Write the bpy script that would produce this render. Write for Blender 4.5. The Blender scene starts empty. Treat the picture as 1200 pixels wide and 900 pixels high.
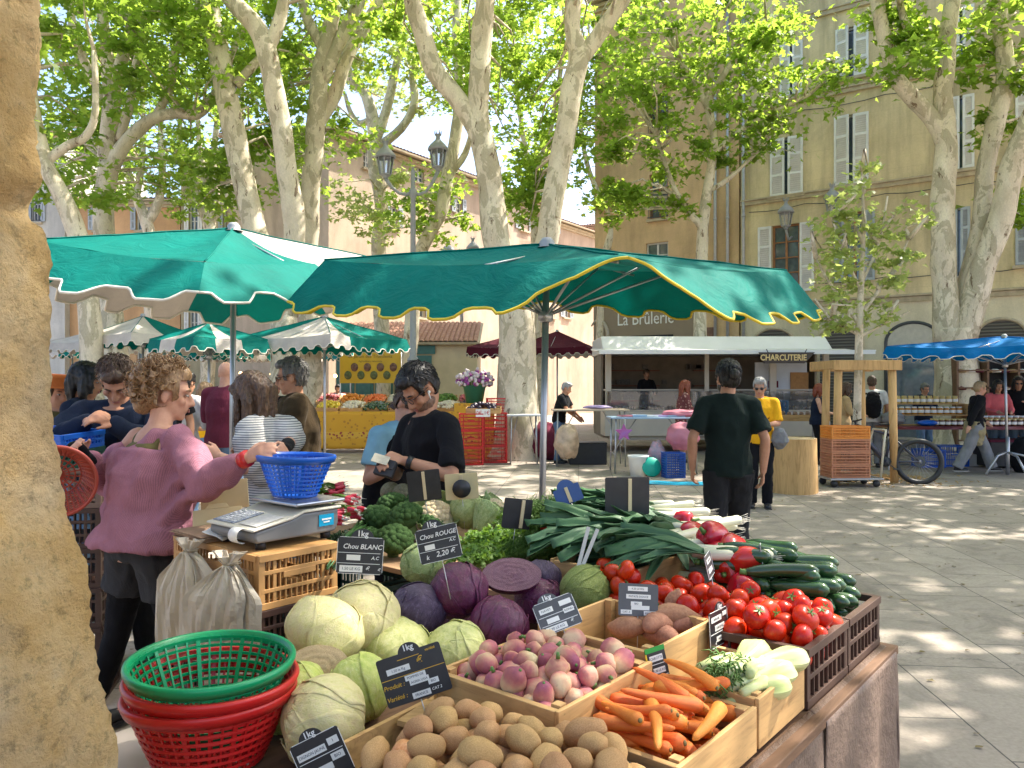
import bpy, math, random
import numpy as np
from mathutils import Vector, Matrix, Euler, Quaternion, noise
R = math.radians
SC = bpy.context.scene
COL = SC.collection
rng = random.Random(11)
CZ = 1.6
V = Vector
def W(px, py, Y):
 return V(((px - 600) / 900 * Y, Y, CZ - (py - 455) / 900 * Y))
def G(px, py, z=0.0):
 Y = 900 * (CZ - z) / (py - 455)
 return V(((px - 600) / 900 * Y, Y, z))
def U(a, b):
 return rng.uniform(a, b)
# ------------------------------------------------------------------ materials
MATS = {}
class NT:
 def __init__(s, name):
  s.m = bpy.data.materials.new(name)
  s.m.use_nodes = True
  s.t = s.m.node_tree
  s.t.nodes.clear()
  s.out = s.n('ShaderNodeOutputMaterial')
  s.tc = s.n('ShaderNodeTexCoord')
 def n(s, typ, **kw):
  x = s.t.nodes.new(typ)
  for k, v in kw.items():
   if hasattr(x, k):
    setattr(x, k, v)
  return x
 def l(s, a, b):
  s.t.links.new(a, b)
 def co(s, stretch=(1, 1, 1), rot=(0, 0, 0), src='Object', loc=(0, 0, 0)):
  mp = s.n('ShaderNodeMapping')
  mp.inputs['Scale'].default_value = stretch
  mp.inputs['Rotation'].default_value = rot
  mp.inputs['Location'].default_value = loc
  s.l(s.tc.outputs[src], mp.inputs['Vector'])
  return mp.outputs['Vector']
 def noise(s, vec, scale, detail=4, rough=.55, dist=0):
  x = s.n('ShaderNodeTexNoise')
  x.inputs['Scale'].default_value = scale
  x.inputs['Detail'].default_value = detail
  x.inputs['Roughness'].default_value = rough
  x.inputs['Distortion'].default_value = dist
  s.l(vec, x.inputs['Vector'])
  return x.outputs['Fac']
 def voro(s, vec, scale, feature='F1', out='Distance', rnd=1):
  x = s.n('ShaderNodeTexVoronoi')
  x.feature = feature
  x.inputs['Scale'].default_value = scale
  x.inputs['Randomness'].default_value = rnd
  s.l(vec, x.inputs['Vector'])
  return x.outputs[out]
 def wave(s, vec, scale, dist=0, axis='X', dscale=1, detail=2):
  x = s.n('ShaderNodeTexWave')
  x.bands_direction = axis
  x.inputs['Scale'].default_value = scale
  x.inputs['Distortion'].default_value = dist
  x.inputs['Detail'].default_value = detail
  x.inputs['Detail Scale'].default_value = dscale
  s.l(vec, x.inputs['Vector'])
  return x.outputs['Fac']
 def ramp(s, fac, stops, interp='LINEAR'):
  x = s.n('ShaderNodeValToRGB')
  x.color_ramp.interpolation = interp
  e = x.color_ramp.elements
  while len(e) < len(stops):
   e.new(.5)
  for i, (p, c) in enumerate(stops):
   e[i].position = p
   if not hasattr(c, '__len__'):
    c = (c, c, c)
   e[i].color = (*c[:3], 1)
  s.l(fac, x.inputs['Fac'])
  return x.outputs['Color']
 def mix(s, fac, a, b, mode='MIX'):
  x = s.n('ShaderNodeMix', data_type='RGBA', blend_type=mode)
  for ix, v in ((0, fac), (6, a), (7, b)):
   sock = x.inputs[ix]
   if isinstance(v, (int, float)):
    sock.default_value = v if ix == 0 else (v, v, v, 1)
   elif isinstance(v, (tuple, list)):
    sock.default_value = (*v[:3], 1)
   else:
    s.l(v, sock)
  return x.outputs[2]
 def math(s, op, a, b=None):
  x = s.n('ShaderNodeMath', operation=op)
  for i, v in enumerate((a, b)):
   if v is None: continue
   if isinstance(v, (int, float)): x.inputs[i].default_value = v
   else: s.l(v, x.inputs[i])
  return x.outputs[0]
 def rand(s, col, amt, hue=0.0):
  oi = s.n('ShaderNodeObjectInfo')
  hs = s.n('ShaderNodeHueSaturation')
  v = s.math('MULTIPLY_ADD', oi.outputs['Random'], 2 * amt)
  v.node.inputs[2].default_value = 1 - amt
  s.l(v, hs.inputs['Value'])
  if hue:
   r2 = s.math('FRACT', s.math('MULTIPLY', oi.outputs['Random'], 17.3))
   h = s.math('MULTIPLY_ADD', r2, 2 * hue)
   h.node.inputs[2].default_value = .5 - hue
   s.l(h, hs.inputs['Hue'])
  if isinstance(col, (tuple, list)):
   hs.inputs['Color'].default_value = (*col[:3], 1)
  else:
   s.l(col, hs.inputs['Color'])
  return hs.outputs['Color']
 def finish(s, col, rough=.6, bump=None, bstr=.3, bdist=.01, metal=0, spec=.5, transl=0, trans=0, coat=0, tcol=None, sheen=0, sss=0):
  p = s.n('ShaderNodeBsdfPrincipled')
  if isinstance(col, (tuple, list)): p.inputs['Base Color'].default_value = (*col[:3], 1)
  else: s.l(col, p.inputs['Base Color'])
  if isinstance(rough, (int, float)): p.inputs['Roughness'].default_value = rough
  else: s.l(rough, p.inputs['Roughness'])
  p.inputs['Metallic'].default_value = metal
  p.inputs['Specular IOR Level'].default_value = spec
  p.inputs['Transmission Weight'].default_value = trans
  p.inputs['Coat Weight'].default_value = coat
  p.inputs['Sheen Weight'].default_value = sheen
  if sss:
   p.inputs['Subsurface Weight'].default_value = sss
   p.inputs['Subsurface Radius'].default_value = (.012, .006, .003)
  if bump is not None:
   b = s.n('ShaderNodeBump')
   b.inputs['Strength'].default_value = bstr
   b.inputs['Distance'].default_value = bdist
   s.l(bump, b.inputs['Height'])
   s.l(b.outputs['Normal'], p.inputs['Normal'])
  sh = p.outputs[0]
  if transl:
   tr = s.n('ShaderNodeBsdfTranslucent')
   c = tcol if tcol is not None else col
   if isinstance(c, (tuple, list)): tr.inputs['Color'].default_value = (*c[:3], 1)
   else: s.l(c, tr.inputs['Color'])
   mx = s.n('ShaderNodeMixShader')
   mx.inputs[0].default_value = transl
   s.l(sh, mx.inputs[1]); s.l(tr.outputs[0], mx.inputs[2])
   sh = mx.outputs[0]
  s.l(sh, s.out.inputs['Surface'])
  MATS[s.m.name] = s.m
  return s.m
def mat(name, col, rough=.6, var=.12, scale=8, col2=None, bump=0, bscale=60, stretch=(1, 1, 1), rand=0, hue=0, **kw):
 if name in MATS: return MATS[name]
 n = NT(name)
 v = n.co(stretch)
 f = n.noise(v, scale)
 a = tuple(max(0, c * (1 - var)) for c in col)
 b = col2 or tuple(min(1, c * (1 + var)) for c in col)
 c = n.ramp(f, [(.3, a), (.7, b)])
 if rand: c = n.rand(c, rand, hue)
 bp = None
 if bump: bp = n.noise(v, bscale, 5)
 return n.finish(c, rough, bp, bstr=bump, **kw)
# ------------------------------------------------------------------ mesh building
def frame(d, up=None):
 d = d.normalized()
 up = V(up) if up is not None else V((0, 0, 1))
 if abs(d.dot(up.normalized())) > .97:
  up = V((0, 1, 0)) if abs(d.y) < .9 else V((1, 0, 0))
 x = up.cross(d).normalized()
 y = d.cross(x).normalized()
 return x, y, d
class MB:
 def __init__(s):
  s.v, s.f, s.m, s.s = [], [], [], []
 def add(s, vs, fs, m=0, smooth=False, M=None):
  o = len(s.v)
  if M is not None:
   vs = [M @ V(p) for p in vs]
  s.v.extend([tuple(p) for p in vs])
  for f in fs:
   s.f.append([i + o for i in f]); s.m.append(m); s.s.append(smooth)
  return s
 def box(s, c, d, rot=None, m=0, M=None):
  x, y, z = d[0] / 2, d[1] / 2, d[2] / 2
  vs = [V((i * x, j * y, k * z)) for k in (-1, 1) for j in (-1, 1) for i in (-1, 1)]
  if rot is not None:
   q = Euler(rot).to_matrix() if not isinstance(rot, Matrix) else rot.to_3x3()
   vs = [q @ p for p in vs]
  vs = [p + V(c) for p in vs]
  return s.add(vs, [(0, 2, 3, 1), (4, 5, 7, 6), (0, 1, 5, 4), (2, 6, 7, 3), (0, 4, 6, 2), (1, 3, 7, 5)], m, False, M)
 def bar(s, a, b, w, h=None, m=0, up=None):
  a, b = V(a), V(b)
  x, y, z = frame(b - a, up)
  h = h or w
  vs = []
  for p in (a, b):
   for j in (-1, 1):
    for i in (-1, 1):
     vs.append(p + x * (i * w / 2) + y * (j * h / 2))
  return s.add(vs, [(0, 2, 3, 1), (4, 5, 7, 6), (0, 1, 5, 4), (2, 6, 7, 3), (0, 4, 6, 2), (1, 3, 7, 5)], m)
 def tube(s, pts, r, n=8, m=0, cap=True, asp=1.0, up=None, smooth=True, close=False):
  pts = [V(p) for p in pts]
  k = len(pts)
  if isinstance(r, (int, float)): r = [r] * k
  if isinstance(asp, (int, float)): asp = [asp] * k
  vs, fs = [], []
  px = None
  for i, p in enumerate(pts):
   if close: d = pts[(i + 1) % k] - pts[i - 1]
   else: d = pts[min(i + 1, k - 1)] - pts[max(i - 1, 0)]
   if d.length < 1e-9: d = V((0, 0, 1))
   if px is None:
    x, y, d = frame(d, up)
   else:
    d = d.normalized()
    x = px - d * px.dot(d)
    x = x.normalized() if x.length > 1e-6 else frame(d)[0]
    y = d.cross(x)
   px = x
   for j in range(n):
    a = 2 * math.pi * j / n
    vs.append(p + x * (math.cos(a) * r[i]) + y * (math.sin(a) * r[i] * asp[i]))
  for i in range(k if close else k - 1):
   i2 = (i + 1) % k
   for j in range(n):
    fs.append((i * n + j, i * n + (j + 1) % n, i2 * n + (j + 1) % n, i2 * n + j))
  if cap and not close:
   fs.append(tuple(range(n - 1, -1, -1)))
   fs.append(tuple(range((k - 1) * n, k * n)))
  return s.add(vs, fs, m, smooth)
 def capsule(s, pts, r, n=10, m=0, asp=1.0, up=None):
  pts = [V(p) for p in pts]; k = len(pts)
  if isinstance(r, (int, float)): r = [r] * k
  if isinstance(asp, (int, float)): asp = [asp] * k
  d0 = (pts[0] - pts[1]).normalized(); d1 = (pts[-1] - pts[-2]).normalized()
  P, Q, A = [], [], []
  for a in (80, 50, 25):
   P.append(pts[0] + d0 * r[0] * math.sin(R(a)) * min(1, asp[0])); Q.append(r[0] * math.cos(R(a))); A.append(asp[0])
  P += pts; Q += list(r); A += list(asp)
  for a in (25, 50, 80):
   P.append(pts[-1] + d1 * r[-1] * math.sin(R(a)) * min(1, asp[-1])); Q.append(r[-1] * math.cos(R(a))); A.append(asp[-1])
  return s.tube(P, Q, n, m, True, A, up)
 def lathe(s, prof, n=24, c=(0, 0, 0), M=None, m=0, cap=False, smooth=True, fn=None):
  vs, fs = [], []
  c = V(c)
  for i, (r, z) in enumerate(prof):
   for j in range(n):
    a = 2 * math.pi * j / n
    k = fn(a, i) if fn else 1
    vs.append(c + V((r * k * math.cos(a), r * k * math.sin(a), z)))
  for i in range(len(prof) - 1):
   for j in range(n):
    fs.append((i * n + j, i * n + (j + 1) % n, (i + 1) * n + (j + 1) % n, (i + 1) * n + j))
  if cap:
   fs.append(tuple(range(n - 1, -1, -1))); fs.append(tuple(range((len(prof) - 1) * n, len(prof) * n)))
  return s.add(vs, fs, m, smooth, M)
 def sph(s, c, r, n=12, m=0, q=None, fn=None, M=None):
  if isinstance(r, (int, float)): r = (r, r, r)
  nv = max(4, n * 2 // 3)
  vs, fs = [], []
  for i in range(nv + 1):
   t = math.pi * i / nv
   for j in range(n):
    a = 2 * math.pi * j / n
    u = V((math.sin(t) * math.cos(a), math.sin(t) * math.sin(a), math.cos(t)))
    k = fn(u) if fn else 1
    p = V((u.x * r[0] * k, u.y * r[1] * k, u.z * r[2] * k))
    if q is not None: p = q @ p
    vs.append(p + V(c))
  for i in range(nv):
   for j in range(n):
    a, b = i * n + j, i * n + (j + 1) % n
    c2, d = (i + 1) * n + (j + 1) % n, (i + 1) * n + j
    if i == 0: fs.append((a, d, c2))
    elif i == nv - 1: fs.append((a, d, b))
    else: fs.append((a, d, c2, b))
  return s.add(vs, fs, m, True, M)
 def prism(s, poly, h, M=None, m=0, smooth=False):
  n = len(poly)
  vs = [V((p[0], p[1], 0)) for p in poly] + [V((p[0], p[1], h)) for p in poly]
  fs = [tuple(range(n - 1, -1, -1)), tuple(range(n, 2 * n))]
  fs += [(i, (i + 1) % n, n + (i + 1) % n, n + i) for i in range(n)]
  return s.add(vs, fs, m, smooth, M)
 def grid(s, fn, nu, nv, m=0, smooth=True, M=None, wrap=False):
  vs = [V(fn(i / nu, j / nv)) for i in range(nu + 1) for j in range(nv + 1)]
  fs = []
  for i in range(nu):
   for j in range(nv):
    a = i * (nv + 1) + j
    fs.append((a, a + nv + 1, a + nv + 2, a + 1))
  return s.add(vs, fs, m, smooth, M)
 def sheet(s, fn, nu, nv, th, m=0, smooth=True):
  P = [[V(fn(i / nu, j / nv)) for j in range(nv + 1)] for i in range(nu + 1)]
  top, bot = [], []
  for i in range(nu + 1):
   for j in range(nv + 1):
    a = P[min(i + 1, nu)][j] - P[max(i - 1, 0)][j]
    b = P[i][min(j + 1, nv)] - P[i][max(j - 1, 0)]
    nn = a.cross(b)
    nn = nn.normalized() if nn.length > 1e-12 else V((0, 0, 1))
    top.append(P[i][j] + nn * th / 2); bot.append(P[i][j] - nn * th / 2)
  o = len(top); fs = []
  w = nv + 1
  for i in range(nu):
   for j in range(nv):
    a = i * w + j
    fs.append((a, a + w, a + w + 1, a + 1)); fs.append((o + a, o + a + 1, o + a + w + 1, o + a + w))
  for i in range(nu):
   a = i * w; fs.append((a, o + a, o + a + w, a + w))
   a = i * w + nv; fs.append((a, a + w, o + a + w, o + a))
  for j in range(nv):
   a = j; fs.append((a, a + 1, o + a + 1, o + a))
   a = nu * w + j; fs.append((a, o + a, o + a + 1, a + 1))
  return s.add(top + bot, fs, m, smooth)
 def xf(s, M):
  s.v = [tuple(M @ V(p)) for p in s.v]; return s
 def mesh(s, name, mats):
  me = bpy.data.meshes.new(name)
  me.from_pydata(s.v, [], s.f)
  for mt in mats: me.materials.append(mt)
  me.polygons.foreach_set('material_index', s.m)
  me.polygons.foreach_set('use_smooth', s.s)
  me.update()
  return me
 def build(s, name, mats, parent=None, loc=None, rot=None, bev=0, M=None):
  if not isinstance(mats, (list, tuple)): mats = [mats]
  return link(name, s.mesh(name, mats), parent, loc, rot, bev, M)
def link(name, me, parent=None, loc=None, rot=None, bev=0, M=None):
 o = bpy.data.objects.new(name, me)
 COL.objects.link(o)
 if parent is not None: o.parent = parent
 if M is not None: o.matrix_local = M if parent is not None else M
 if loc is not None: o.location = loc
 if rot is not None: o.rotation_euler = rot
 if bev:
  b = o.modifiers.new('bevel', 'BEVEL'); b.width = bev; b.segments = 2; b.limit_method = 'ANGLE'
 return o
def thing(name, label, cat, loc=(0, 0, 0), rz=0, group=None, rot=None):
 o = bpy.data.objects.new(name, None)
 COL.objects.link(o)
 o.empty_display_size = .1
 o.location = loc
 o.rotation_euler = rot if rot is not None else (0, 0, rz)
 return tag(o, label, cat, group)
def tag(o, label=None, cat=None, group=None, kind=None):
 if label: o['label'] = label
 if cat: o['category'] = cat
 if group: o['group'] = group
 if kind: o['kind'] = kind
 return o
def kids(o):
 return [c for c in COL.objects if c.parent is o]
KIDS = {}
def dup(root, loc=None, rot=None, label=None, group=None, scale=None):
 if root.name not in KIDS:
  KIDS[root.name] = [(c, [g for g in COL.objects if g.parent is c]) for c in COL.objects if c.parent is root]
 r = root.copy(); COL.objects.link(r)
 if loc is not None: r.location = loc
 if rot is not None: r.rotation_euler = rot
 if scale is not None: r.scale = scale
 if label: r['label'] = label
 if group: r['group'] = group
 for c, gs in KIDS[root.name]:
  c2 = c.copy(); COL.objects.link(c2); c2.parent = r
  for g in gs:
   g2 = g.copy(); COL.objects.link(g2); g2.parent = c2
 return r
FONT = {}
def text(name, s, size, mt, parent=None, M=None, loc=(0, 0, 0), rot=(R(90), 0, 0), ext=.0004, shear=0, sx=1.0, bold=0.0, align='CENTER'):
 cu = bpy.data.curves.new(name, 'FONT')
 cu.body = s; cu.size = size; cu.extrude = ext; cu.align_x = align; cu.align_y = 'CENTER'; cu.shear = shear; cu.resolution_u = 2
 cu.offset = bold
 t = bpy.data.objects.new(name + '_tmp', cu)
 COL.objects.link(t)
 dg = bpy.context.evaluated_depsgraph_get()
 me = bpy.data.meshes.new_from_object(t.evaluated_get(dg))
 bpy.data.objects.remove(t)
 me.name = name
 me.materials.clear(); me.materials.append(mt)
 if sx != 1.0:
  me.transform(Matrix.Diagonal((sx, 1, 1, 1)))
 return link(name, me, parent, loc, rot, 0, M)
def remesh(name, mb, voxel, mats, parent=None, smooth=4, wr=0, wscale=14, wst=(1, 1, 1), seed=0, dec=0):
 if not isinstance(mats, (list, tuple)): mats = [mats]
 me = mb.mesh(name + '_src', [])
 t = bpy.data.objects.new(name + '_src', me)
 COL.objects.link(t)
 md = t.modifiers.new('r', 'REMESH'); md.mode = 'VOXEL'; md.voxel_size = voxel; md.use_smooth_shade = True
 if smooth:
  sm = t.modifiers.new('s', 'SMOOTH'); sm.iterations = smooth; sm.factor = .5
 dg = bpy.context.evaluated_depsgraph_get()
 out = bpy.data.meshes.new_from_object(t.evaluated_get(dg))
 bpy.data.objects.remove(t); bpy.data.meshes.remove(me)
 out.name = name
 out.materials.clear()
 for m in mats: out.materials.append(m)
 n = len(out.vertices)
 if wr and n:
  co = np.empty(n * 3, np.float32); out.vertices.foreach_get('co', co); co = co.reshape(-1, 3)
  no = np.empty(n * 3, np.float32); out.vertices.foreach_get('normal', no); no = no.reshape(-1, 3)
  off = np.array([(.55 - 2.2 * abs(noise.noise(V((p[0] * wscale * wst[0] + seed, p[1] * wscale * wst[1], p[2] * wscale * wst[2])))) + .5 * noise.noise(V(p) * (wscale * 2.3))) for p in co], np.float32)
  co += no * (off * wr)[:, None]
  out.vertices.foreach_set('co', co.ravel())
 out.polygons.foreach_set('use_smooth', [True] * len(out.polygons))
 out.update()
 return link(name, out, parent)
white_paint = mat('white_paint', (.75, .74, .70), .5, .06)
dark_metal = mat('dark_metal', (.06, .065, .07), .45, .1, metal=.3)
grey_metal = mat('grey_metal', (.45, .45, .46), .35, .08, metal=.7)
lamp_grey = mat('lamp_grey', (.30, .31, .32), .5, .1)
black_plastic = mat('black_plastic', (.018, .018, .02), .5, .2)
glass_mat = mat('window_glass', (.10, .13, .15), .06, .2, spec=.8)
# ------------------------------------------------------------------ world, camera, sun
w = bpy.data.worlds.new("World"); SC.world = w; w.use_nodes = True
nt = w.node_tree; nt.nodes.clear()
sky = nt.nodes.new('ShaderNodeTexSky'); sky.sky_type = 'NISHITA'; sky.sun_disc = False
SUN = V((.62, .30, 1.0)).normalized()
sky.sun_elevation = math.asin(SUN.z); sky.sun_rotation = math.atan2(SUN.x, SUN.y)
sky.air_density = .8; sky.dust_density = 3.0; sky.ozone_density = .4
bg = nt.nodes.new('ShaderNodeBackground'); bg.inputs['Strength'].default_value = .15
wo = nt.nodes.new('ShaderNodeOutputWorld')
nt.links.new(sky.outputs[0], bg.inputs[0]); nt.links.new(bg.outputs[0], wo.inputs[0])
ld = bpy.data.lights.new('sun', 'SUN'); ld.energy = 3.8; ld.angle = R(.53); ld.color = (1, .94, .84)
lo = bpy.data.objects.new('sun', ld); COL.objects.link(lo)
lo.rotation_euler = (-SUN).to_track_quat('-Z', 'Y').to_euler()
cd = bpy.data.cameras.new('camera'); cam = bpy.data.objects.new('camera', cd); COL.objects.link(cam)
cd.sensor_width = 36; cd.lens = 27; cd.clip_end = 2000; cd.clip_start = .05; cd.shift_y = 5 / 1200
cam.location = (0, 0, CZ); cam.rotation_euler = (R(90), 0, 0); SC.camera = cam
SC.view_settings.view_transform = 'Standard'; SC.view_settings.look = 'None'; SC.view_settings.gamma = 1
SC.view_settings.use_curve_mapping = False
SC.view_settings.exposure = 1.78
SC.cycles.max_bounces = 8; SC.cycles.diffuse_bounces = 4; SC.cycles.transparent_max_bounces = 8
SC.cycles.caustics_reflective = False; SC.cycles.caustics_refractive = False
SC.cycles.sample_clamp_indirect = 6
# ------------------------------------------------------------------ ground
def m_paving():
 n = NT('stone_paving')
 v = n.co((1, 1, 1), (0, 0, R(6)))
 br = n.n('ShaderNodeTexBrick')
 br.offset = .37; br.squash = 1
 br.inputs['Scale'].default_value = 1.0
 br.inputs['Brick Width'].default_value = 1.15
 br.inputs['Row Height'].default_value = .62
 br.inputs['Mortar Size'].default_value = .005
 br.inputs['Mortar Smooth'].default_value = .4
 br.inputs['Color1'].default_value = (.42, .36, .30, 1)
 br.inputs['Color2'].default_value = (.35, .30, .25, 1)
 br.inputs['Mortar'].default_value = (.10, .09, .08, 1)
 vn = n.n('ShaderNodeVectorMath', operation='ADD')
 wob = n.noise(v, 1.7, 3)
 sc = n.math('MULTIPLY', wob, .03)
 rot = n.co((1, 1, 1), (0, 0, R(90 + 5)))
 n.l(rot, vn.inputs[0]); n.l(sc, vn.inputs[1])
 n.l(vn.outputs[0], br.inputs['Vector'])
 st = n.ramp(n.noise(v, .45, 6, .65), [(.3, (.74, .73, .72)), (.7, (1.1, 1.08, 1.05))])
 c = n.mix(1, br.outputs['Color'], st, 'MULTIPLY')
 fine = n.ramp(n.noise(v, 38, 5, .7), [(.3, .82), (.7, 1.12)])
 c = n.mix(1, c, fine, 'MULTIPLY')
 cr = n.voro(v, .55, 'DISTANCE_TO_EDGE')
 wv = n.n('ShaderNodeVectorMath', operation='ADD')
 n.l(v, wv.inputs[0]); n.l(n.math('MULTIPLY', n.noise(v, 3, 6, .7), .5), wv.inputs[1])
 n.l(wv.outputs[0], cr.node.inputs['Vector'])
 line = n.ramp(cr, [(0, 1), (.006, 0)])
 gate = n.ramp(n.noise(v, .8, 3), [(.47, 0), (.56, 1)])
 c = n.mix(n.math('MULTIPLY', n.math('MULTIPLY', line, gate), .75), c, (.08, .075, .07))
 spots = n.ramp(n.voro(v, 7, 'F1'), [(.03, .5), (.055, 1)])
 c = n.mix(.6, c, spots, 'MULTIPLY')
 blot = n.ramp(n.noise(v, 2.3, 7, .7, .8), [(.48, 1), (.64, .64)])
 c = n.mix(.8, c, blot, 'MULTIPLY')
 bp = n.math('SUBTRACT', n.noise(v, 30, 6, .7), n.math('MULTIPLY', br.outputs['Fac'], .9))
 return n.finish(c, .75, bp, bstr=.35, bdist=.006, spec=.35)
mb = MB(); S = 400
mb.add([(-S, -S, 0), (S, -S, 0), (S, S, 0), (-S, S, 0)], [(0, 1, 2, 3)])
tag(mb.build('ground', m_paving()), kind='structure')
# ------------------------------------------------------------------ facades
def m_plaster(name, col, grime=.35, blocks=None, scale=.6):
 n = NT(name)
 v = n.co()
 c = n.ramp(n.noise(v, scale, 6, .6), [(.3, tuple(x * .88 for x in col)), (.7, tuple(min(1, x * 1.1) for x in col))])
 vs = n.co((3, 3, .35))
 streak = n.ramp(n.noise(vs, .7, 6, .6), [(.45, 1), (.75, 1 - grime)])
 c = n.mix(1, c, streak, 'MULTIPLY')
 bl = n.ramp(n.noise(n.co((1, 1, .7)), .22, 7, .68, .6), [(.40, .80), (.56, 1.05)])
 c = n.mix(1, c, bl, 'MULTIPLY')
 f = n.ramp(n.noise(v, 20, 4, .7), [(.3, .92), (.7, 1.06)])
 c = n.mix(1, c, f, 'MULTIPLY')
 bp = n.noise(v, 14, 6, .7)
 if blocks:
  br = n.n('ShaderNodeTexBrick'); br.offset = .5
  br.inputs['Scale'].default_value = 1
  br.inputs['Brick Width'].default_value = blocks[0]; br.inputs['Row Height'].default_value = blocks[1]
  br.inputs['Mortar Size'].default_value = .006; br.inputs['Mortar Smooth'].default_value = .5
  mp = n.co((1, 1, 1), (R(-90), 0, 0)); n.l(mp, br.inputs['Vector'])
  c = n.mix(n.math('MULTIPLY', br.outputs['Fac'], .35), c, tuple(x * .55 for x in col))
 return n.finish(c, .85, bp, bstr=.25, bdist=.02, spec=.2)
shutter_white = mat('shutter_paint', (.72, .72, .70), .55, .1, 3)
shutter_grey = mat('shutter_grey', (.36, .40, .43), .55, .12, 3)
wood_frame = mat('window_wood', (.32, .14, .05), .45, .2, 6)
frame_white = mat('window_frame_white', (.6, .59, .56), .5, .1)
stone_trim = mat('stone_trim', (.46, .38, .26), .8, .18, 5, bump=.2, bscale=40)
dark_room = mat('dark_interior', (.02, .02, .022), .9, .2)
zinc = mat('zinc_pipe', (.42, .43, .44), .45, .1, metal=.4)
def shutter_mesh(w_, h_, flip=1):
 b = MB(); t = .045
 for sx in (-1, 1): b.box((sx * (w_ / 2 - .035), 0, h_ / 2), (.07, t, h_))
 for zz in (.04, h_ * .36, h_ * .7, h_ - .04): b.box((0, 0, zz), (w_ - .14, t, .08))
 n_ = int(h_ / .075)
 for i in range(n_):
  z = .08 + (h_ - .16) * (i + .5) / n_
  b.box((0, .004, z), (w_ - .14, .012, .075), (R(38), 0, 0))
 return b
def facade(P0, P1):
 P0, P1 = V((P0[0], P0[1], 0)), V((P1[0], P1[1], 0))
 e = (P1 - P0).normalized()
 return dict(P0=P0, e=e, L=(P1 - P0).length, rz=math.atan2(e.y, e.x))
def fpx(F, px, py):
 kx = (px - 600) / 900
 P0, e = F['P0'], F['e']
 s = (kx * P0.y - P0.x) / (e.x - kx * e.y)
 Y = P0.y + s * e.y
 return s, CZ - (py - 455) / 900 * Y
def wall_mesh(L, H, holes, reveal=.22, depth=7, z0=0):
 b = MB()
 xs = sorted(set([0, L] + [h[0] for h in holes] + [h[1] for h in holes]))
 zs = sorted(set([z0, H] + [h[2] for h in holes] + [h[3] for h in holes]))
 for i in range(len(xs) - 1):
  for j in range(len(zs) - 1):
   cx, cz = (xs[i] + xs[i + 1]) / 2, (zs[j] + zs[j + 1]) / 2
   if any(h[0] < cx < h[1] and h[2] < cz < h[3] for h in holes): continue
   b.add([(xs[i], 0, zs[j]), (xs[i + 1], 0, zs[j]), (xs[i + 1], 0, zs[j + 1]), (xs[i], 0, zs[j + 1])], [(0, 1, 2, 3)])
 for a, c, d, e in holes:
  r = reveal
  b.add([(a, 0, d), (c, 0, d), (c, r, d), (a, r, d)], [(0, 1, 2, 3)])
  b.add([(a, 0, e), (c, 0, e), (c, r, e), (a, r, e)], [(3, 2, 1, 0)])
  b.add([(a, 0, d), (a, r, d), (a, r, e), (a, 0, e)], [(0, 1, 2, 3)])
  b.add([(c, 0, d), (c, r, d), (c, r, e), (c, 0, e)], [(3, 2, 1, 0)])
  b.add([(a, r, d), (c, r, d), (c, r, e), (a, r, e)], [(0, 1, 2, 3)])
 b.add([(0, 0, z0), (0, 0, H), (0, depth, H), (0, depth, z0)], [(0, 1, 2, 3)])
 b.add([(L, 0, z0), (L, depth, z0), (L, depth, H), (L, 0, H)], [(0, 1, 2, 3)])
 b.add([(0, depth, z0), (0, depth, H), (L, depth, H), (L, depth, z0)], [(0, 1, 2, 3)])
 b.add([(0, 0, H), (L, 0, H), (L, depth, H), (0, depth, H)], [(0, 1, 2, 3)])
 return b
tile_roof = None
def m_tiles():
 n = NT('roof_tiles')
 v = n.co()
 c = n.ramp(n.noise(v, 5, 5), [(.3, (.22, .10, .06)), (.55, (.36, .18, .11)), (.75, (.42, .27, .18))])
 return n.finish(c, .8, n.noise(v, 30, 4), bstr=.3)
tile_roof = m_tiles()
def roof_mesh(L, z, over, depth, rise, pitch=.22):
 b = MB()
 nx = int((L + 2 * .1) / pitch)
 for i in range(nx):
  x = -.1 + (i + .5) * pitch
  def fn(u, v, x=x):
   a = math.pi * v
   k = (u * 8) % 1.0
   r = pitch * .5 * (1.0 if k < .5 else .93)
   return (x - math.cos(a) * r, -over + u * (depth + over), z + u * rise + math.sin(a) * r * .75)
  b.grid(fn, 8, 4, smooth=False)
 b.box((L / 2, depth / 2 - over / 2, z - .04 + rise / 2), (L + .2, math.hypot(depth + over, rise), .08), (math.atan2(rise, depth + over), 0, 0), m=1)
 return b
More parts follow.
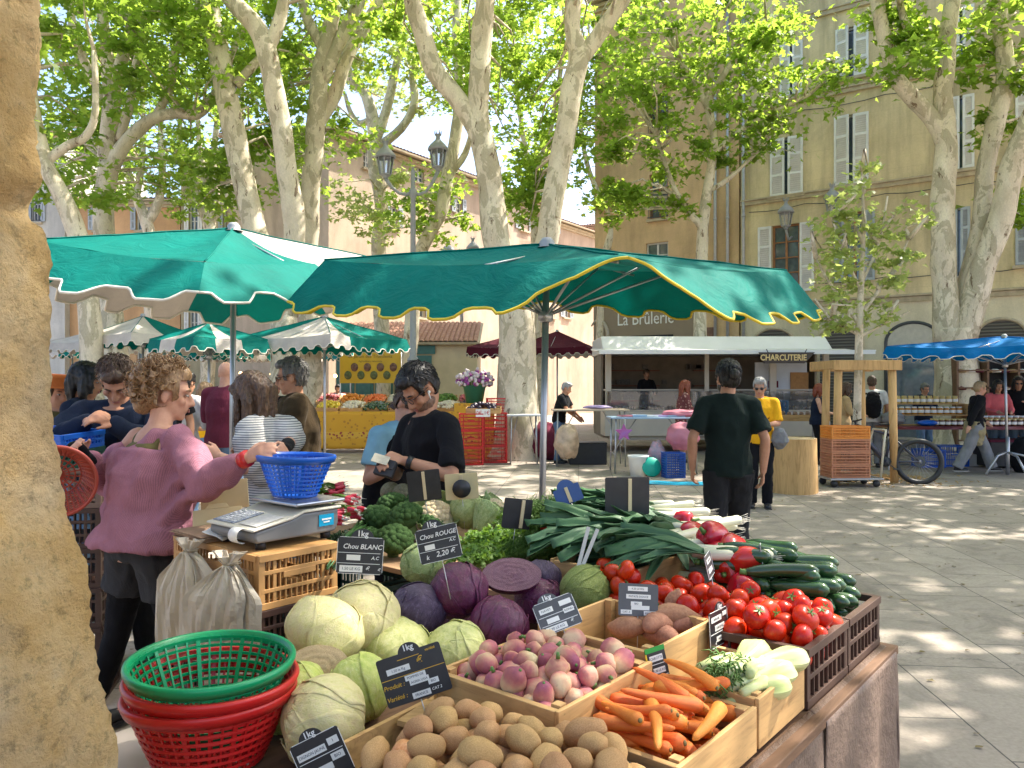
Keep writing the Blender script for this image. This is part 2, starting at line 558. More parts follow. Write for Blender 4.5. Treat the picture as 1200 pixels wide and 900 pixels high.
def add_window(root, win, wallm, sill=True):
 a, b_, c, d = win['r']; typ = win['typ']; sm = win.get('sm', shutter_white)
 ww, hh = b_ - a, d - c
 fr = MB()
 t = .06
 y = .12
 for x in (a + t / 2 + .002, b_ - t / 2 - .002): fr.box((x, y, (c + d) / 2), (t, .06, hh - .004))
 for z in (c + t / 2 + .002, d - t / 2 - .002): fr.box(((a + b_) / 2, y, z), (ww - 2 * t - .006, .06, t))
 if typ != 'shut':
  fr.box(((a + b_) / 2, y, (c + d) / 2), (.07, .055, hh - 2 * t - .006))
  for k in win.get('bars', (.35, .68)):
   for sx in (-1, 1):
    fr.box(((a + b_) / 2 + sx * (ww / 4 - .02), y, c + hh * k), (ww / 2 - t - .05, .05, .04))
 f = fr.build('window', win.get('fm', frame_white), root)
 pn = MB(); pn.box(((a + b_) / 2, .16, (c + d) / 2), (ww - .02, .012, hh - .02)); pn.build('pane', glass_mat, f)
 if sill:
  s = MB(); s.box(((a + b_) / 2, -.05, c - .06), (ww + .16, .16, .10)); s.build('sill', stone_trim, f, bev=.01)
 if typ == 'shut':
  g = win.get('gap', .04)
  for sx in (-1, 1):
   m = shutter_mesh(ww / 2 - g, hh - .02)
   o = m.build('shutter', sm, f)
   ang = win.get('ang', 0) * (1 if sx < 0 else -win.get('ang2', 1))
   hx = a if sx < 0 else b_
   o.matrix_local = Matrix.Translation((hx, -.005, c + .01)) @ Matrix.Rotation(-R(ang), 4, 'Z') @ Matrix.Translation((-sx * (ww / 4 - g / 2), -.03, 0))
 elif typ == 'open':
  for sx in (-1, 1):
   m = shutter_mesh(ww / 2, hh - .02)
   o = m.build('shutter', sm, f)
   o.location = ((a - ww / 4 - .02) if sx < 0 else (b_ + ww / 4 + .02), -.06, c + .01)
 if win.get('rail'):
  rl = MB()
  for k in range(int(ww / .11) + 1): rl.box((a + k * .11, -.10, c + .42), (.018, .018, .8))
  rl.box(((a + b_) / 2, -.10, c + .84), (ww + .1, .04, .035)); rl.box(((a + b_) / 2, -.10, c + .05), (ww + .1, .03, .03))
  rl.build('railing', dark_metal, f)
 return f
def building(name, label, F, H, wins, wallm, depth=7, strings=(), roof=None, pipes=(), cat='building', base=None, eave=.35):
 root = thing(name, label, cat, F['P0'], F['rz'])
 wl = []
 for wv in wins:
  if 'px' in wv:
   x0, x1, y0, y1 = wv['px']
   s0, zt = fpx(F, x0, y0); s1, _ = fpx(F, x1, y0); _, zb = fpx(F, (x0 + x1) / 2, y1); _, zt = fpx(F, (x0 + x1) / 2, y0)
   wv['r'] = (s0, s1, zb, zt)
  wl.append(wv['r'])
 wall_mesh(F['L'], H, wl, depth=depth).build('wall', wallm, root)
 for wv in wins: add_window(root, wv, wallm)
 for z in strings:
  s = MB()
  s.box((F['L'] / 2, -.045, z), (F['L'] - .01, .10, .14)); s.box((F['L'] / 2, -.07, z + .10), (F['L'] - .01, .15, .06))
  s.build('cornice', stone_trim, root, bev=.012)
 if roof is not None:
  rf = roof_mesh(F['L'], H + .1, eave, depth, roof).build('roof', [tile_roof, stone_trim], root)
  s = MB(); s.box((F['L'] / 2, -.12, H - .06), (F['L'] - .01, .24, .12)); s.box((F['L'] / 2, -.06, H - .18), (F['L'] - .01, .12, .12)); s.build('cornice', stone_trim, root)
 for x, z in pipes:
  p = MB(); p.tube([(x, -.09, .0), (x, -.09, z)], .055, 8)
  for k in range(int(z / 2.2)): p.tube([(x, -.09, 1 + k * 2.2), (x, -.09, 1.08 + k * 2.2)], .068, 8)
  p.build('downpipe', zinc, root)
 return root
FA = facade((8.05, 27.03), (8.05 + .8256 * 17, 27.03 - .5643 * 17))
ochre = m_plaster('ochre_plaster', (.70, .575, .35), .45, (2.1, .95))
cream = m_plaster('cream_base_paint', (.66, .58, .42), .2)
winsA = [dict(px=(903, 941, 161, 229), typ='shut', gap=.05, ang=6), dict(px=(978, 1018, 134, 216), typ='shut', gap=.05, ang=10, ang2=.1),
   dict(px=(980, 1018, 31, 90), typ='shut', gap=.05, ang=22, ang2=.1), dict(px=(1111, 1142, 112, 198), typ='shut'),
   dict(px=(914, 941, 50, 112), typ='shut'), dict(px=(905, 937, 263, 343), typ='open', fm=wood_frame, bars=(.3, .52, .75)),
   dict(px=(990, 1013, 248, 330), typ='open', fm=wood_frame, sm=shutter_grey), dict(px=(1111, 1137, 243, 325), typ='shut', sm=shutter_grey),
   dict(px=(1111, 1142, 8, 70), typ='shut'), dict(px=(1190, 1225, 92, 185), typ='shut'), dict(px=(1190, 1222, 225, 310), typ='shut', sm=shutter_grey)]
bA = building('ochre_building', 'tall ochre apartment house with white louvred shutters and arched ground floor', FA, 15.9, winsA, ochre, strings=(8.05, 11.3, 14.0), roof=1.6, pipes=((.12, 15.7),), eave=.6)
s = MB(); s.box((FA['L'] / 2, -.03, 2.15), (FA['L'] - .3, .06, 4.3)); bs = s.build('ground_floor_wall', cream, bA)
s = MB(); s.box((FA['L'] / 2, -.06, 4.38), (FA['L'] - .02, .13, .16)); s.box((FA['L'] / 2, -.09, 4.5), (FA['L'] - .02, .19, .07)); s.build('cornice', stone_trim, bA, bev=.012)
for zc, y0 in ((5.1, 0), (7.75, .05), (10.9, .1)):
 cb = MB(); cb.tube([V((.3 + k * .62, -.035 - .01 * (k % 3), zc - .05 * math.sin(k * 1.7) - (.06 if k % 4 == 2 else 0))) for k in range(27)], .012, 5); cb.build('cable', dark_metal, bA)
dark_shutter = NT('roller_shutter')
_v = dark_shutter.co(); _w = dark_shutter.wave(_v, 3.2, 0, 'Z')
dark_shutter = dark_shutter.finish(dark_shutter.ramp(_w, [(.2, (.05, .045, .04)), (.7, (.13, .115, .10))]), .5, _w, bstr=.6, bdist=.02)
pale_fan = mat('pale_fanlight', (.50, .46, .38), .4, .1)
for (x0, x1, yt, mt_) in ((883, 931, 386, dark_shutter), (961, 1009, 383, dark_shutter), (1040, 1101, 379, pale_fan), (1146, 1202, 375, dark_shutter)):
 s0, zt = fpx(FA, x0, yt); s1, _ = fpx(FA, x1, yt); zt = fpx(FA, (x0 + x1) / 2, yt)[1]
 r = (s1 - s0) / 2; cx = (s0 + s1) / 2; zs = zt - r * .8
 def arch(rr, k=1.0): return [(cx - rr, 0.02)] + [(cx - rr * math.cos(math.pi * i / 16), zs + rr * .8 * math.sin(math.pi * i / 16)) for i in range(17)] + [(cx + rr, 0.02)]
 Mf = Matrix.Translation((0, -.062, 0)) @ Matrix(((1, 0, 0, 0), (0, 0, -1, 0), (0, 1, 0, 0), (0, 0, 0, 1)))
 a = MB(); a.prism(arch(r), .012, Mf)
 ao = a.build('arched_doorway', [mt_ if mt_ is dark_shutter else mt_], bA)
 a = MB()
 pts = [V((p[0], -.075, p[1])) for p in arch(r + .04)]
 a.tube(pts, .05, 6); a.build('arch_moulding', dark_metal if mt_ is pale_fan else stone_trim, ao)
 if mt_ is pale_fan:
  a = MB(); a.box((cx, -.08, 1.45), (2 * r - .05, .03, 2.75)); a.build('shop_window', glass_mat, ao)
FB = facade((3.27, 30.3), (8.0, 27.06))
peach = m_plaster('peach_plaster', (.68, .47, .27), .25)
winsB = [dict(px=(761, 783, 203, 256), typ='pane', rail=1, fm=wood_frame), dict(px=(757, 783, 284, 330), typ='pane', fm=frame_white),
   dict(px=(761, 783, 110, 160), typ='pane', rail=1, fm=wood_frame)]
bB = building('peach_building', 'peach plastered house above the brown coffee roastery front', FB, 16.6, winsB, peach, roof=1.4, pipes=((4.9, 16.3), (5.35, 16.3)), eave=.5)
taupe = mat('shopfront_taupe', (.25, .19, .125), .6, .06, 2)
sL = fpx(FB, 692, 400)[0]; sR = fpx(FB, 815, 400)[0]
sh = MB(); sh.box(((.02 + sR) / 2, -.08, 3.6), (sR - .02, .16, 3.2)); sh.box((.3, -.08, 1.0), (.56, .16, 1.98)); sh.box((sR - .2, -.08, 1.0), (.4, .16, 1.98)); sh.box(((.02 + sR) / 2, -.11, 5.26), (sR, .22, .12))
shop = sh.build('shopfront', taupe, bB, bev=.01)
sg = MB(); sg.box(((.6 + sR - .42) / 2, .02, 1.0), (sR - .42 - .6, .02, 1.98)); sg.build('shop_window', glass_mat, shop)
sg = MB(); a0 = fpx(FB, 741, 393)[0]; a1 = fpx(FB, 791, 393)[0]; sg.box(((a0 + a1) / 2, -.175, fpx(FB, 765, 397)[1]), (a1 - a0, .03, .25)); sg.build('shop_fascia_light', dark_room, shop)  # near-black band across the shopfront
tx0 = fpx(FB, 726, 372)[0]; tx1 = fpx(FB, 791, 372)[0]; tz = fpx(FB, 758, 374)[1]
lt = text('shop_lettering', 'La Brûlerie', .62, white_paint, shop, loc=((tx0 + tx1) / 2, -.165, tz), ext=.01)
lt.scale = ((tx1 - tx0) / max(.1, lt.dimensions.x), 1.1, 1)
s = MB(); cx, cz = fpx(FB, 697, 396)
pts = [(cx + .25 + .42 * math.cos(t) * (1 - t * .02), -.175, cz + .05 + .62 * math.sin(t)) for t in [i * .25 - 2.3 for i in range(20)]]
s.tube(pts, [.03 + .05 * math.sin(math.pi * i / 19) for i in range(20)], 6); s.build('shop_emblem', mat('emblem_beige', (.45, .38, .29), .6, .05), shop)
rb = MB(); x0, x1 = fpx(FB, 817, 400)[0], fpx(FB, 838, 400)[0]; rb.box(((x0 + x1) / 2, -.03, 1.9), (x1 - x0, .06, 3.78)); rb.build('brick_door', mat('dark_brick', (.20, .11, .08), .8, .3, 6), bB)
FC = facade((-7.64, 32), (-7.64 + .582 * 17.5, 32 + .813 * 17.5))
pink = m_plaster('pink_plaster', (.54, .425, .32), .2)
winsC = [dict(px=(426, 435, 175, 197), typ='pane'), dict(px=(486, 497, 195, 214), typ='pane', rail=0), dict(px=(456, 466, 242, 266), typ='open', sm=shutter_grey), dict(px=(503, 513, 248, 268), typ='pane'), dict(px=(486, 498, 330, 372), typ='open', sm=shutter_grey), dict(px=(533, 541, 232, 250), typ='open', sm=shutter_grey)]
building('pink_building', 'pinkish beige house with tiled eave behind the double street lamp', FC, 12.3, winsC, pink, roof=1.3, eave=.55, depth=8)
FC2 = facade((-7.64 + .582 * 17.55, 32 + .813 * 17.55), (-7.64 + .582 * 28, 32 + .813 * 28))
winsC2 = [dict(px=(609, 619, 253, 270), typ='open', sm=shutter_grey), dict(px=(645, 652, 255, 272), typ='open', sm=shutter_grey), dict(px=(660, 667, 330, 372), typ='open', sm=shutter_grey), dict(px=(643, 650, 330, 372), typ='pane'), dict(px=(628, 634, 258, 272), typ='pane')]
building('salmon_building', 'salmon house farther along the street, right of the pinkish house', FC2, 11.6, winsC2, m_plaster('salmon_plaster', (.52, .39, .285), .2), roof=1.2, eave=.5, depth=8)
FD = facade((3.2, 57), (9.5, 53))
building('white_end_building', 'small whitewashed house closing the far end of the street', FD, 13.2, [dict(px=(672, 678, 275, 292), typ='open', sm=shutter_grey), dict(px=(684, 690, 330, 372), typ='open', sm=shutter_grey), dict(px=(668, 676, 330, 372), typ='open', sm=shutter_grey)], m_plaster('whitewash', (.66, .62, .56), .15), roof=1.2, eave=.4, depth=6)
def fr(px0, px1, Y): return facade(((px0 - 600) / 900 * Y, Y), ((px1 - 600) / 900 * Y, Y))
building('pale_grey_building', 'pale grey house with grey shutters at the left end of the row', fr(-90, 76, 36), 13.5, [dict(px=(38, 48, 229, 260), typ='open', sm=shutter_grey, rail=1), dict(px=(38, 48, 320, 350), typ='open', sm=shutter_grey)], m_plaster('pale_grey_plaster', (.55, .53, .48), .2), roof=1.3, depth=8)
building('orange_building', 'orange plastered house half hidden by plane trees', fr(77, 211, 36.4), 10.4, [dict(px=(160, 172, 240, 270), typ='open', sm=shutter_grey), dict(px=(110, 121, 240, 270), typ='open', sm=shutter_grey), dict(px=(96, 108, 388, 425), typ='pane'), dict(px=(160, 172, 388, 425), typ='pane')], m_plaster('orange_plaster', (.62, .37, .19), .15), roof=1.2, depth=8)
building('olive_building', 'olive beige house with white shutters behind the forked plane tree', fr(212, 380, 36), 12.6, [dict(px=(222, 232, 238, 270), typ='open'), dict(px=(262, 272, 236, 268), typ='open', sm=shutter_grey), dict(px=(308, 319, 225, 258), typ='open', sm=shutter_grey), dict(px=(348, 358, 225, 258), typ='open', sm=shutter_grey), dict(px=(283, 292, 352, 390), typ='open', sm=shutter_grey), dict(px=(332, 341, 352, 392), typ='open', sm=shutter_grey), dict(px=(222, 232, 352, 392), typ='open')], m_plaster('olive_plaster', (.44, .37, .24), .25), roof=1.3, pipes=((6.0, 12.4),), depth=8)
kx0, kx1, KY = -6.2, -1.22, 27
kk = thing('kiosk_building', 'low kiosk with red tiled roof, teal doors and cream side wall', 'kiosk', (kx0, KY, 0))
b = MB(); L = kx1 - kx0; b.box((L / 2, 1.5, 1.58), (L, 3, 3.16)); b.build('wall', mat('kiosk_cream', (.62, .50, .32), .8, .1, 2), kk)
b = MB()
for k in range(5): b.box((.35 + k * .68, -.03, 1.4), (.62, .05, 2.7)); b.box((.35 + k * .68, -.06, 2.0), (.42, .03, 1.1))
b.box((1.75, -.04, 2.95), (3.5, .08, .3))
tl = b.build('door', mat('teal_paint', (.05, .16, .15), .5, .15), kk, bev=.005)
b = MB(); b.box((3.05, -.07, 1.5), (.4, .02, 1.9)); b.build('pane', glass_mat, tl)
roof_mesh(L, 3.2, .35, 3, .95, .17).build('roof', [tile_roof, stone_trim], kk)
# ------------------------------------------------------------------ stone pillar at the left edge
def m_stone():
 n = NT('golden_sandstone')
 v = n.co()
 c = n.ramp(n.noise(v, 5, 8, .7), [(.25, (.50, .30, .12)), (.45, (.66, .44, .19)), (.62, (.74, .54, .28)), (.8, (.70, .58, .40))])
 pale = n.ramp(n.noise(v, 2.2, 5, .6), [(.50, 0), (.66, 1)])
 c = n.mix(n.math('MULTIPLY', pale, .55), c, (.60, .52, .40))
 pits = n.ramp(n.noise(v, 34, 7, .78), [(.34, .38), (.48, 1.08)])
 c = n.mix(.65, c, pits, 'MULTIPLY')
 bp = n.math('ADD', n.noise(v, 55, 7, .75), n.noise(v, 14, 6, .7))
 return n.finish(c, .9, bp, bstr=1.0, bdist=.035, spec=.15)
prof = [(-900, 38), (-200, 38), (0, 38), (60, 40), (120, 43), (170, 45), (200, 44), (220, 38), (236, 27), (248, 23), (260, 30), (272, 42), (290, 51), (320, 55), (400, 58), (460, 60), (500, 64), (560, 68), (600, 75), (640, 88), (680, 100), (740, 108), (800, 120), (850, 127), (900, 130), (1100, 140), (1560, 150)]
YS = 1.35
def sil(py):
 for (a, xa), (b_, xb) in zip(prof, prof[1:]):
  if a <= py <= b_: return xa + (xb - xa) * (py - a) / (b_ - a)
 return prof[-1][1]
def pf(u, v_):
 py = -900 + v_ * 2410
 z = CZ - (py - 455) / 900 * YS
 xs = (sil(py) - 600) / 900 * YS
 P = [V((-2.2, 1.02)), V((xs - .5, 1.0)), V((xs - .16, 1.08)), V((xs - .03, 1.22)), V((xs, 1.36)), V((xs - .14, 1.55)), V((xs - .45, 1.72)), V((-2.2, 1.8))]
 L = [0, .2, .45, .62, .76, .86, .93, 1]
 for i in range(7):
  if u <= L[i + 1] + 1e-9:
   t = (u - L[i]) / (L[i + 1] - L[i]); q = P[i].lerp(P[i + 1], t); break
 p = V((q.x, q.y, max(z, -.02)))
 d = noise.fractal(p * 9, 1.0, 2.0, 5) * .012 + noise.noise(p * 3) * .012 + noise.fractal(p * 40, .7, 2, 4) * .0055 - .02 * max(0, noise.noise(p * 17) - .42)
 if .2 < u < .95: p.x += d; p.y += d * .6
 return p
mb = MB(); mb.grid(pf, 90, 300)
po = mb.build('stone_pillar', m_stone())
tag(po, 'rough golden sandstone pillar with a notch at the left edge', 'pillar')
# ------------------------------------------------------------------ plane trees
def m_bark(name='plane_bark', dark=0):
 n = NT(name)
 v = n.co((1, 1, .55))
 base = n.ramp(n.noise(v, 3, 5, .6), [(.3, (.56, .47, .35)), (.7, (.76, .68, .53))])
 p1 = n.ramp(n.noise(v, 3.2, 6, .62, .8), [(.52, 0), (.545, 1)])
 base = n.mix(n.math('MULTIPLY', p1, .62), base, (.33, .285, .19))
 v2 = n.co((1, 1, .4), loc=(5, 3, 1))
 p2 = n.ramp(n.noise(v2, 5, 7, .7, .6), [(.61, 0), (.63, 1)])
 base = n.mix(n.math('MULTIPLY', p2, .85), base, (.15, .095, .055))
 fine = n.ramp(n.noise(v, 40, 4, .7), [(.3, .85), (.7, 1.1)])
 base = n.mix(1, base, fine, 'MULTIPLY')
 h = n.math('ADD', n.math('MULTIPLY', p2, -.8), n.noise(v, 25, 5, .7))
 return n.finish(base, .85, h, bstr=.5, bdist=.02, spec=.2)
bark = m_bark()
def m_leaf(name, a, b, tc, transl=.45):
 n = NT(name)
 v = n.co()
 f = n.noise(v, .9, 3, .6)
 c = n.ramp(f, [(.32, a), (.68, b)])
 f2 = n.ramp(n.noise(v, 9, 2), [(.3, .8), (.7, 1.2)])
 c = n.mix(1, c, f2, 'MULTIPLY')
 t = n.ramp(f, [(.32, tuple(x * .8 for x in tc)), (.68, tc)])
 t = n.mix(1, t, f2, 'MULTIPLY')
 return n.finish(c, .5, spec=.4, transl=transl, tcol=t)
leaf_plane = m_leaf('plane_leaves', (.06, .115, .022), (.12, .19, .035), (.47, .66, .08), .64)
leaf_light = m_leaf('young_leaves', (.20, .27, .07), (.30, .36, .12), (.62, .72, .20), .5)
LT = [(270, .12), (318, .55), (338, .36), (12, .78), (40, .45), (90, 1.0), (140, .45), (168, .78), (202, .36), (222, .55)]
LT = np.array([(math.cos(R(a)) * r, math.sin(R(a)) * r) for a, r in LT], np.float32)
nrg = np.random.default_rng(5)
def leaf_mesh(name, C, size, mt, tilt=.75, tmpl=None):
 T = LT if tmpl is None else tmpl
 N = len(C); k = len(T)
 sz = size * nrg.uniform(.6, 1.25, N).astype(np.float32)
 nz = nrg.normal(0, tilt, (N, 2))
 nrm = np.stack([nz[:, 0], nz[:, 1], np.ones(N)], 1); nrm /= np.linalg.norm(nrm, axis=1)[:, None]
 a = nrg.uniform(0, 2 * np.pi, N)
 h = np.stack([np.cos(a), np.sin(a), np.zeros(N)], 1)
 x = h - nrm * (h * nrm).sum(1)[:, None]; x /= np.linalg.norm(x, axis=1)[:, None]
 y = np.cross(nrm, x)
 bend = nrg.uniform(-.1, .55, N)
 zz = -(T[:, 0] ** 2)[None, :] * bend[:, None]
 Vt = C[:, None, :] + sz[:, None, None] * (T[None, :, 0, None] * x[:, None, :] + T[None, :, 1, None] * y[:, None, :] + zz[:, :, None] * nrm[:, None, :])
 me = bpy.data.meshes.new(name)
 me.vertices.add(N * k); me.vertices.foreach_set('co', Vt.astype(np.float32).ravel())
 me.loops.add(N * k); me.loops.foreach_set('vertex_index', np.arange(N * k, dtype=np.int32))
 me.polygons.add(N)
 me.polygons.foreach_set('loop_start', np.arange(0, N * k, k, dtype=np.int32))
 me.polygons.foreach_set('loop_total', np.full(N, k, np.int32))
 me.materials.append(mt); me.update(calc_edges=True); me.validate()
 return me
def clump_points(blobs, per=42, csize=(.28, .6)):
 P, K = [], []
 for c, r, n in blobs:
  c = np.array(c); r = np.array(r)
  for _ in range(int(n)):
   d = nrg.normal(0, 1, 3); d /= np.linalg.norm(d)
   rad = nrg.uniform(.15, 1) ** .5
   p = c + d * rad * r
   K.append(p)
   s = nrg.uniform(*csize)
   m = int(per * nrg.uniform(.5, 1.4))
   P.append(p + nrg.normal(0, 1, (m, 3)) * np.array([s, s, s * .5]) * .6)
 return np.concatenate(P), K
def limb_pts(lm, Y):
 pts, rr = [], []
 for q in lm:
  y = Y + (q[3] if len(q) > 3 else 0)
  pts.append(W(q[0], q[1], y)); rr.append(q[2] * y / 900)
 P, Q = [pts[0]], [rr[0]]
 for i in range(len(pts) - 1):
  a, b = pts[max(i - 1, 0)], pts[i]; c, d = pts[i + 1], pts[min(i + 2, len(pts) - 1)]
  for t in (.25, .5, .75, 1):
   P.append(.5 * ((2 * b) + (c - a) * t + (2 * a - 5 * b + 4 * c - d) * t * t + (3 * b - a - 3 * c + d) * t ** 3))
   Q.append(rr[i] + (rr[i + 1] - rr[i]) * t)
 return P, Q
def tree(name, label, Y, limbs, blobs, base=None, group=None, lm=None, size=.152, per=42, tilt=.75, bm=None, twigs=.5, csize=(.26, .62), extra=None):
 b0 = limbs[0][0]
 bx = (b0[0] - 600) / 900 * Y
 root = thing(name, label, 'tree', (bx, Y, 0), 0, group)
 O = V((bx, Y, 0))
 mb = MB(); allp = []
 for lb in limbs:
  P, Q = limb_pts(lb, Y)
  Q = [q * (1 + .10 * noise.noise(p * 1.7)) for p, q in zip(P, Q)]
  P = [p + V((noise.noise(p * .8), noise.noise(p * .8 + V((9, 0, 0))), 0)) * .10 * min(1, q * 3) for p, q in zip(P, Q)]
  mb.tube(P, Q, 12)
  allp += P[len(P) // 3:]
 bl = []
 for b in blobs:
  if len(b) == 7:    # px, py, rx_px, ry_px, dY, rY, n
   c = W(b[0], b[1], Y + b[4]); k = (Y + b[4]) / 900
   bl.append((c, (b[2] * k, b[5], b[3] * k), b[6]))
  else: bl.append(b)
 P, K = clump_points(bl, per, csize)
 P = P[[True] * len(P)]
 for kc in K:
  if rng.random() < twigs:
   kc = V(kc)
   near = min(allp, key=lambda p: (p - kc).length + max(0, p.z - kc.z) * 1.5)
   if (near - kc).length < 4.5:
    mid = near.lerp(kc, .5) + V((U(-.3, .3), U(-.3, .3), U(.0, .4)))
    mb.tube([near, near.lerp(mid, .6), mid, kc], [.045, .035, .025, .01], 5)
 mb.v = [tuple(V(p) - O) for p in mb.v]
 mb.build('trunk', bm or bark, root)
 me = leaf_mesh('crown', P - np.array(O), size, lm or leaf_plane, tilt)
 link('crown', me, root)
 return root
GT = 'plane trees on the square'
tree('plane_tree', 'forked plane tree with wide limb to its right, behind the left green parasol', 19,
  [[(136, 534, 22), (136, 500, 17), (135, 430, 15), (128, 330, 12), (123, 250, 11.5), (126, 190, 11)],
  [(124, 215, 10), (126, 170, 10), (131, 120, 9), (128, 80, 8), (122, 40, 6), (118, -20, 6), (116, -120, 4)],
  [(130, 120, 8), (142, 75, 7), (152, 40, 6), (150, 0, 5), (156, -80, 4, 1)],
  [(150, 45, 5), (170, 20, 5), (192, 5, 5), (215, -30, 4), (240, -90, 3, 1)],
  [(124, 120, 6), (105, 85, 5), (88, 45, 5), (82, 0, 4), (70, -90, 3)],
  [(126, 200, 10), (150, 165, 8), (178, 140, 7), (205, 133, 6.5), (232, 134, 6), (250, 112, 5, .3), (262, 85, 4, .6), (290, 20, 3, 1)],
  [(180, 142, 5), (200, 100, 5), (205, 60, 4), (228, 30, 4), (235, -40, 3)],
  [(140, 165, 5), (152, 120, 5), (158, 80, 4), (166, 40, 3), (170, -40, 3)]],
  [(120, 40, 130, 110, 1, 2.5, 46), (200, 60, 90, 90, -1, 2, 34), (60, 120, 60, 90, 1, 2, 26), (165, -170, 170, 140, 0, 3.5, 40), (220, 190, 60, 40, 1.5, 1.2, 14), (90, 190, 40, 50, 2, 1.2, 14), (160, 150, 60, 40, 2, 1.5, 14), (110, 10, 80, 60, 0, 2, 24)], group=GT)
tree('plane_tree', 'leaning plane tree just right of the stone pillar', 15.5,
  [[(112, 548, 17), (108, 420, 13), (100, 310, 12), (88, 270, 11), (70, 225, 10), (50, 185, 9.5), (38, 120, 8), (30, 40, 7), (35, -60, 5)],
  [(52, 190, 6), (80, 170, 5), (100, 160, 4.5), (112, 130, 4), (110, 60, 3)]],
  [(70, 150, 50, 70, .5, 1.5, 14), (60, 20, 70, 80, 0, 2, 26), (60, -180, 130, 130, 0, 3, 40), (85, 225, 50, 25, 1, 1, 6)], group=GT)
tree('plane_tree', 'tall plane tree with two long stems leaning left', 17,
  [[(334, 540, 27), (334, 500, 20), (333, 440, 17), (332, 385, 17), (330, 350, 15)],
  [(326, 370, 14), (308, 300, 13, .6), (296, 262, 13, .8), (280, 190, 13, 1), (266, 120, 13, 1), (255, 60, 12, 1.2), (246, 10, 11, 1.2), (236, -80, 8, 1.5), (225, -200, 5, 1.5)],
  [(335, 370, 14), (345, 290, 13), (342, 240, 13), (334, 170, 12), (322, 115, 12), (312, 60, 12), (300, 30, 11), (272, 0, 10), (240, -50, 8), (215, -140, 5)],
  [(312, 60, 8), (330, 20, 7), (338, -50, 6), (345, -170, 4)],
  [(276, 100, 6, 1), (296, 78, 5, 1.2), (312, 55, 4, 2), (330, 0, 3, 2)]],
  [(270, 30, 70, 100, 2, 2, 30), (330, -130, 170, 140, 0, 3.5, 40), (300, 130, 50, 60, 2, 1.6, 18), (260, 215, 50, 40, 2.5, 1.2, 14), (285, 40, 60, 60, 3, 1.5, 20)], group=GT)
tree('plane_tree', 'plane tree with mottled stem forking high, left of the pink house corner', 20,
  [[(364, 527, 17), (364, 420, 13), (362, 330, 12), (362, 270, 11), (370, 150, 11), (376, 80, 10), (384, 40, 9), (392, 0, 8), (402, -90, 6)],
  [(376, 95, 9), (392, 60, 8), (410, 22, 8), (428, -20, 7), (450, -110, 5)],
  [(372, 145, 8, .4), (392, 110, 8, .6), (408, 65, 7, .8), (432, 25, 7, 1), (450, -10, 6, 1), (475, -90, 4, 1)],
  [(380, 60, 6), (362, 25, 6), (350, -20, 5), (345, -100, 4)]],
  [(360, 70, 70, 90, 1.5, 2, 26), (430, 20, 70, 80, 1, 2, 24), (400, -160, 170, 130, 0, 3.5, 36), (355, 200, 40, 40, 1.5, 1.2, 10), (400, 150, 40, 40, 3, 1.2, 10), (340, 90, 40, 60, 3, 1.5, 16)], group=GT)
tree('plane_tree', 'slender twisted plane tree directly behind the double street lamp', 27,
  [[(450, 508, 10), (448, 400, 9), (444, 300, 9), (446, 240, 8), (440, 190, 9), (438, 155, 8), (428, 110, 6), (410, 90, 5), (405, 60, 4)],
  [(440, 165, 6), (452, 130, 6), (462, 90, 5), (470, 50, 4), (468, 0, 3)],
  [(440, 175, 6), (470, 150, 5), (485, 120, 5), (484, 85, 4), (495, 60, 3), (500, 10, 3)],
  [(434, 140, 4), (420, 145, 4), (410, 130, 3), (404, 110, 2)]],
  [(450, 60, 60, 70, .5, 2.5, 34), (420, 20, 50, 60, 1, 2, 18), (440, 262, 44, 20, -1, 1, 8), (420, 228, 30, 16, -1, 1, 5), (455, 205, 20, 30, -1, .8, 5), (480, -110, 120, 110, 0, 4, 30), (500, 110, 30, 45, 0, 1.4, 8)], group=GT, lm=leaf_light)
tree('plane_tree', 'grey leaning plane tree to the right of the double street lamp', 24,
  [[(470, 515, 11), (480, 400, 9), (490, 310, 8), (502, 275, 8), (518, 245, 8), (526, 200, 7.5), (535, 150, 7), (540, 100, 6), (534, 40, 5), (540, -60, 4)],
  [(526, 205, 4), (545, 180, 4), (556, 140, 3), (560, 90, 3)]],
  [(530, 60, 50, 80, 1, 2, 30), (510, 210, 30, 40, .5, 1, 8), (520, 258, 40, 25, .5, 1, 8), (540, -120, 120, 120, 0, 3.5, 28), (470, 255, 30, 30, 0, 1, 7)], group=GT)
